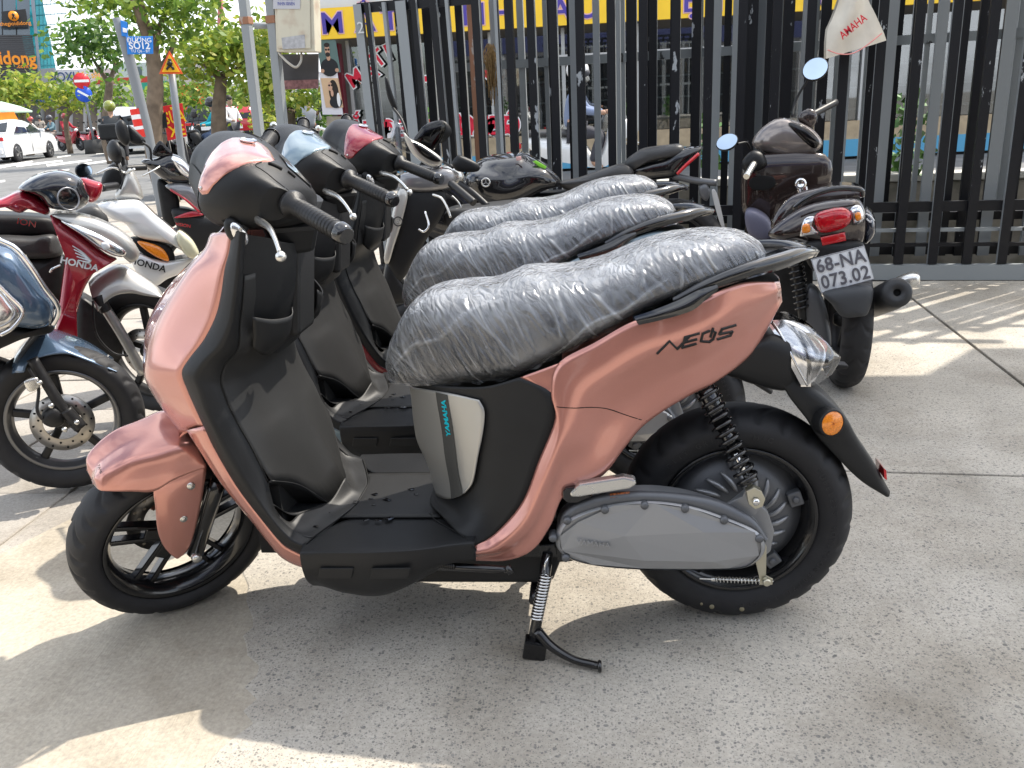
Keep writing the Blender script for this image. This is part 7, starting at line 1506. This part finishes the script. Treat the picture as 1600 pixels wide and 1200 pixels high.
# --- people and the motorbikes they ride
def skin(name, J, E, m, parent, sub=2):
    bm = bmesh.new(); ly = bm.verts.layers.skin.verify(); V = {}
    for i, (k, (x, y, z, rr)) in enumerate(J.items()):
        v = bm.verts.new((x, y, z)); v[ly].radius = (rr, rr); v[ly].use_root = (i == 0); V[k] = v
    for a, b in E: bm.edges.new((V[a], V[b]))
    me = bpy.data.meshes.new(name); bm.to_mesh(me); bm.free(); o = bpy.data.objects.new(name, me); COL.objects.link(o); o.parent = parent
    o.modifiers.new('k', 'SKIN').use_smooth_shade = True; s_ = o.modifiers.new('s', 'SUBSURF'); s_.levels = sub; s_.render_levels = sub; me.materials.append(m); return o
def person(lab, loc, yaw, shirt, trousers, helmet=None, seated=True, hair=(.02, .015, .01), scale=1):
    r = empty('person', loc, yaw); r.scale = (scale,)*3; tag(r, lab, 'person'); sk = mat('skin_tone', (.42, .25, .17), .6)
    if seated:
        J = dict(pelvis=(0, 0, .80, .12), belly=(.0, 0, .98, .115), chest=(.03, 0, 1.18, .13), neck=(.06, 0, 1.36, .05), head0=(.08, 0, 1.45, .075), head1=(.09, 0, 1.56, .085), top=(.08, 0, 1.64, .05))
        for s_, n in ((1, 'l'), (-1, 'r')):
            J.update({n+'sh': (.03, .17*s_, 1.29, .06), n+'el': (.16, .25*s_, 1.06, .045), n+'wr': (.40, .27*s_, 1.02, .03), n+'ha': (.48, .27*s_, 1.02, .035), n+'hip': (.05, .1*s_, .78, .09), n+'kn': (.40, .15*s_, .74, .06), n+'an': (.28, .15*s_, .36, .042), n+'to': (.42, .15*s_, .30, .035)})
    else:
        J = dict(pelvis=(0, 0, .95, .13), belly=(0, 0, 1.08, .12), chest=(0, 0, 1.28, .135), neck=(.01, 0, 1.47, .05), head0=(.03, 0, 1.54, .075), head1=(.03, 0, 1.65, .085), top=(.02, 0, 1.74, .05))
        for s_, n in ((1, 'l'), (-1, 'r')):
            J.update({n+'sh': (0, .18*s_, 1.40, .06), n+'el': (.06, .25*s_, 1.12, .045), n+'wr': (.24, .16*s_, 1.08, .03), n+'ha': (.30, .12*s_, 1.08, .035), n+'hip': (0, .1*s_, .92, .09), n+'kn': (.05, .11*s_, .50, .06), n+'an': (-.02, .12*s_, .09, .042), n+'to': (.12, .13*s_, .03, .035)})
    E = [('pelvis', 'belly'), ('belly', 'chest'), ('chest', 'neck'), ('neck', 'head0'), ('head0', 'head1'), ('head1', 'top')]
    for n in 'lr': E += [('chest', n+'sh'), (n+'sh', n+'el'), (n+'el', n+'wr'), (n+'wr', n+'ha'), ('pelvis', n+'hip'), (n+'hip', n+'kn'), (n+'kn', n+'an'), (n+'an', n+'to')]
    skin('body', J, E, sk, r)
    g = .022
    def sub_(keys): return {k: (*J[k][:3], J[k][3]+g) for k in keys}
    kk = ['chest', 'belly', 'pelvis', 'lsh', 'lel', 'lwr', 'rsh', 'rel', 'rwr']; Jk = sub_(kk); Jk['lwr'] = (*J['lwr'][:3], .042); Jk['rwr'] = (*J['rwr'][:3], .042); skin('shirt', Jk, [e for e in E if e[0] in kk and e[1] in kk], mat('cloth_%g_%g_%g' % shirt, shirt, .8), r)
    kk = ['pelvis', 'lhip', 'lkn', 'lan', 'rhip', 'rkn', 'ran']; skin('trousers', sub_(kk), [e for e in E if e[0] in kk and e[1] in kk], mat('cloth_%g_%g_%g' % trousers, trousers, .8), r)
    hx, _, hz, _ = J['head1']
    if helmet: MB().sphere((hx-.01, 0, hz+.02), .145, 18, 12, (1.08, .95, .95)).build('helmet', mat('helmet_%g_%g_%g' % helmet, helmet, .25, 0, .8), r); MB().sphere((hx+.075, 0, hz-.02), .095, 14, 8, (.9, 1.05, .62)).build('face_cover', mat('mask_dark', (.06, .06, .07), .7), r)
    else: MB().sphere((hx-.03, 0, hz+.035), .108, 16, 10, (1, .9, .95)).build('hair', mat('hair_dark', hair, .6), r); MB().tube([(hx+.085, 0, hz+.0), (hx+.115, 0, hz-.03)], [.008, .016], 6).build('nose', sk, r)
    return r
def ride(name, lab, loc, yaw, m, box=False, grp='motorbikes out on the street'):
    r = empty(name, loc, yaw); tag(r, lab, 'motorbike', grp)
    for x in (-.62, .64):
        MB().lathe([(.17, -.04), (.22, -.055), (.28, -.04), (.295, 0), (.28, .04), (.22, .055), (.17, .04)], (x, 0, .295), 'Y', 26).build('wheel', M_rub, r); MB().lathe([(0, -.03), (.05, -.04), (.17, -.03), (.17, .03), (.05, .04), (0, .03)], (x, 0, .295), 'Y', 20).build('rim', mat('alloy_dark', (.12, .12, .13), .3, .8), r)
    MB().surf([[Vector((x, -w, z)), Vector((x, -w*1.1, z+h*.6)), Vector((x, 0, z+h)), Vector((x, w*1.1, z+h*.6)), Vector((x, w, z))] for x, w, z, h in ((-.85, .06, .66, .1), (-.55, .13, .45, .3), (-.1, .14, .35, .38), (.12, .12, .3, .2), (.25, .14, .3, .25), (.36, .17, .35, .55), (.50, .17, .55, .4), (.62, .08, .72, .2))], 28, 14).build('fairing', m, r)
    MB().surf([[Vector((x, -w, z)), Vector((x, 0, z+.05)), Vector((x, w, z))] for x, w, z in ((-.8, .1, .78), (-.4, .14, .78), (0, .12, .74))], 10, 8).build('seat', M_seatg, r, solid=.05)
    MB().tube([(.64, -.07, .3), (.42, -.07, .9)], .02, 8, mir=True).build('fork_leg', M_dark, r); MB().tube([(.42, -.34, 1.02), (.46, 0, .98), (.42, .34, 1.02)], .018, 8, n=14).build('handlebar', M_dark, r); MB().sphere((.52, 0, .92), .1, 14, 10, (.7, 1.1, .9)).build('headlamp', M_refl, r)
    MB().surf([[Vector((.64+.31*math.cos(a), y, .3+.33*math.sin(a))) for y in (-.06, 0, .06)] for a in (.5, 1.0, 1.5, 2.0, 2.5)], 12, 6).build('front_fender', m, r, solid=.01)
    MB().box((-.9, 0, .62), (.05, .16, .08)).build('tail_lamp', M_redl, r, bevel=.015); MB().box((-.95, 0, .42), (.015, .18, .14)).build('number_plate', M_white, r)
    for s_ in (-1, 1): MB().tube([(.42, s_*.25, 1.03), (.38, s_*.32, 1.22)], .008, 6).build('mirror_stem', M_dark, r); MB().sphere((.37, s_*.33, 1.26), .065, 12, 8, (.25, 1, .75)).build('mirror', M_dark, r)
    if box: MB().box((-.72, 0, 1.0), (.4, .42, .36)).build('rear_box', M_plast, r, bevel=.05)
    return r
def rider(px, dist, dirv, shirt, trousers, helmet, m, lab_p, lab_b, box=False, name='ridden_motorbike'):
    g = G_(px, dist); ride(name, lab_b, g, yaw_of(dirv), m, box); person(lab_p, g+dirv*-.15, yaw_of(dirv), shirt, trousers, helmet)
tow = lambda px, off: (Matrix.Rotation(R_(off), 3, 'Z') @ (-hd_dir(px)))
rider(104, 47, tow(104, 38), (.42, .03, .05), (.3, .03, .05), (.35, .04, .05), M_redp, 'rider in red clothes coming towards the viewer', 'red motorbike coming along the street with a rider in red')
rider(176, 24, Vector((RD.x, RD.y, 0)), (.05, .055, .06), (.03, .03, .035), (.22, .25, .03), M_dark, 'rider in dark clothes and a yellow patterned helmet', 'dark motorbike with a rear box driving away', True)
rider(330, 25, tow(330, -75), (.01, .33, .42), (.06, .09, .16), (.012, .012, .014), M_dark, 'rider in a turquoise jacket and black face mask', 'dark motorbike under the rider in turquoise')
rider(484, 24, Vector((RD.x, RD.y, 0)), (.40, .42, .46), (.05, .05, .06), (.62, .62, .62), M_dark, 'rider in a grey shirt and pale helmet near the posters', 'dark motorbike under the rider in grey', False)
rider(912, 12.4, Vector((1, -.1, 0)).normalized(), (.20, .25, .38), (.05, .05, .06), (.72, .73, .74), M_whp, 'rider with white helmet and mask glimpsed behind the gate bars', 'white motorbike glimpsed behind the gate bars')
person('man in a white shirt with a backpack strap walking by the tree', G_(362, 27), yaw_of(tow(362, 40)), (.72, .70, .70), (.06, .06, .07), None, False)
rider(50, 56, tow(50, 60), (.6, .58, .55), (.2, .2, .22), (.5, .05, .04), M_redp, 'rider in pale clothes passing the store behind the sedan', 'motorbike passing behind the white sedan')
rider(76, 52, tow(76, -60), (.12, .2, .24), (.25, .2, .18), (.05, .05, .06), M_gryp, 'rider in blue-grey passing near the red rider', 'grey motorbike near the red rider')
person('person in a beige jacket standing before the dark store', G_(62, 58), yaw_of(tow(62, 0)), (.34, .30, .25), (.10, .09, .09), (.05, .05, .05), False)
ride('street_motorbike', 'dark motorbike standing beside the no-entry sign', G_(134, 49), yaw_of(tow(134, 30)), M_redp); ride('street_motorbike', 'black motorbike standing right of the no-entry sign', G_(152, 50), yaw_of(tow(152, -70)), M_dark)
ride('street_motorbike', 'black motorbike parked beside the red repair board', G_(303, 15.5), yaw_of(tow(303, -40)), M_blkp); ride('street_motorbike', 'motorbike standing under the yellow shrub between the posts', G_(416, 26), yaw_of(tow(416, 20)), M_dark)
sh = empty('shrub'); tag(sh, 'yellow-green shrub seen between the two steel posts', 'shrub'); tree('street_shrub', 'x', [(418, 205), (418, 198)], [(418, 188, 14, 6)], 26, .12, 500, ((.2, .25, .02), (.35, .4, .04), (.5, .5, .06)), 21, (), .04).parent = sh
x_ = bpy.data.objects['street_shrub']; 
for c_ in list(x_.children): c_.parent = sh
bpy.data.objects.remove(x_)
# greenery behind the gate
for (x, y, rx, ry, dd_) in ((1108, 215, 10, 40, 7.2), (1420, 200, 16, 60, 6.6), (660, 190, 14, 40, 11)):
    rg = random.Random(int(x)); mb = MB(); c0 = D_(x, y, dd_); s_ = pxm(dd_)
    for k in range(160):
        p = c0+Vector((rg.gauss(0, rx*s_*.6), rg.gauss(0, .15), rg.uniform(-ry*s_, ry*s_*.7))); ax = Vector((rg.gauss(0, 1), rg.gauss(0, 1), rg.gauss(0, 1))).normalized()*.07; sd = ax.cross(Vector((rg.gauss(0, 1), rg.gauss(0, 1), 1))).normalized()*.03; mb.add([p, p+ax*.5+sd, p+ax, p+ax*.5-sd], [(0, 1, 2, 3)], False)
    pl_ = empty('garden_plant'); tag(pl_, {1108: 'green plant showing through the bars left of the bare post', 1420: 'green plant showing through the bars below the cloth bag', 660: 'potted green plant glimpsed beside the shop window'}[x], 'plant'); mb.build('foliage', mat('plant_green', (.07, .17, .03), .5, noise_amt=.4, noise_scale=4), pl_, split=False, fix=False); MB().tube([Vector((c0.x, c0.y, GZ)), c0], .015, 6).build('stem', MATS['bark'], pl_)
# ------------------------------------------------------------------ showroom awning overhead: it shades the yard towards the camera
def cast(x, y, h): k = h/math.tan(SUN_EL); return Vector((x+k*math.cos(SUN_AZ), y+k*math.sin(SUN_AZ), h))
M_awn = bpy.data.materials.new('fibre_sheet'); M_awn.use_nodes = True; _n = M_awn.node_tree.nodes; _l = M_awn.node_tree.links; _t = _n.new('ShaderNodeBsdfTranslucent'); _t.inputs[0].default_value = (.66, .64, .60, 1); _m = _n.new('ShaderNodeMixShader'); _m.inputs[0].default_value = .85; _l.new(_n['Principled BSDF'].outputs[0], _m.inputs[1]); _l.new(_t.outputs[0], _m.inputs[2]); _l.new(_m.outputs[0], _n['Material Output'].inputs['Surface'])
aw = empty('awning'); tag(aw, 'showroom awning of translucent sheet above the yard', 'awning')
poly = [(1.42, 1.76), (2.36, 1.74), (2.70, 2.12), (4.2, 2.0), (5.2, 1.9), (5.2, -1.6), (.50, -1.6), (.56, -.66), (.98, -.34), (1.32, .02), (1.38, .4)]
MB().add([cast(x, y, 3.6) for x, y in poly], [tuple(range(len(poly)))], False).build('roof_sheet', M_awn, aw, solid=0)
for x, y in ((6.9, -.2), (7.0, 3.2)): MB().tube([(x, y, 0), (x, y, 3.6)], .05, 10).build('post', M_pole, aw)

# ------------------------------------------------------------------ showroom front behind the photographer (mirrored in the paintwork)
sr = empty('showroom'); tag(sr, 'showroom front with dark glazing behind the camera', 'building')
MB().box((2.5, -6.6, 2.1), (15, .3, 4.4)).build('wall', mat('showroom_wall', (.42, .41, .40), .7), sr)
for k in range(6):
    x = -3.6+k*2.3; MB().box((x, -6.42, 1.45), (2.0, .04, 2.7)).build('window', mat('showroom_glass', (.02, .022, .025), .06, 0, 1), sr); MB().box((x+1.15, -6.4, 1.45), (.12, .1, 2.9)).build('mullion', mat('showroom_frame', (.5, .5, .5), .4, .5), sr)
MB().box((2.5, -6.4, 3.3), (14, .2, .7)).build('fascia', mat('showroom_fascia', (.05, .06, .16), .4), sr)
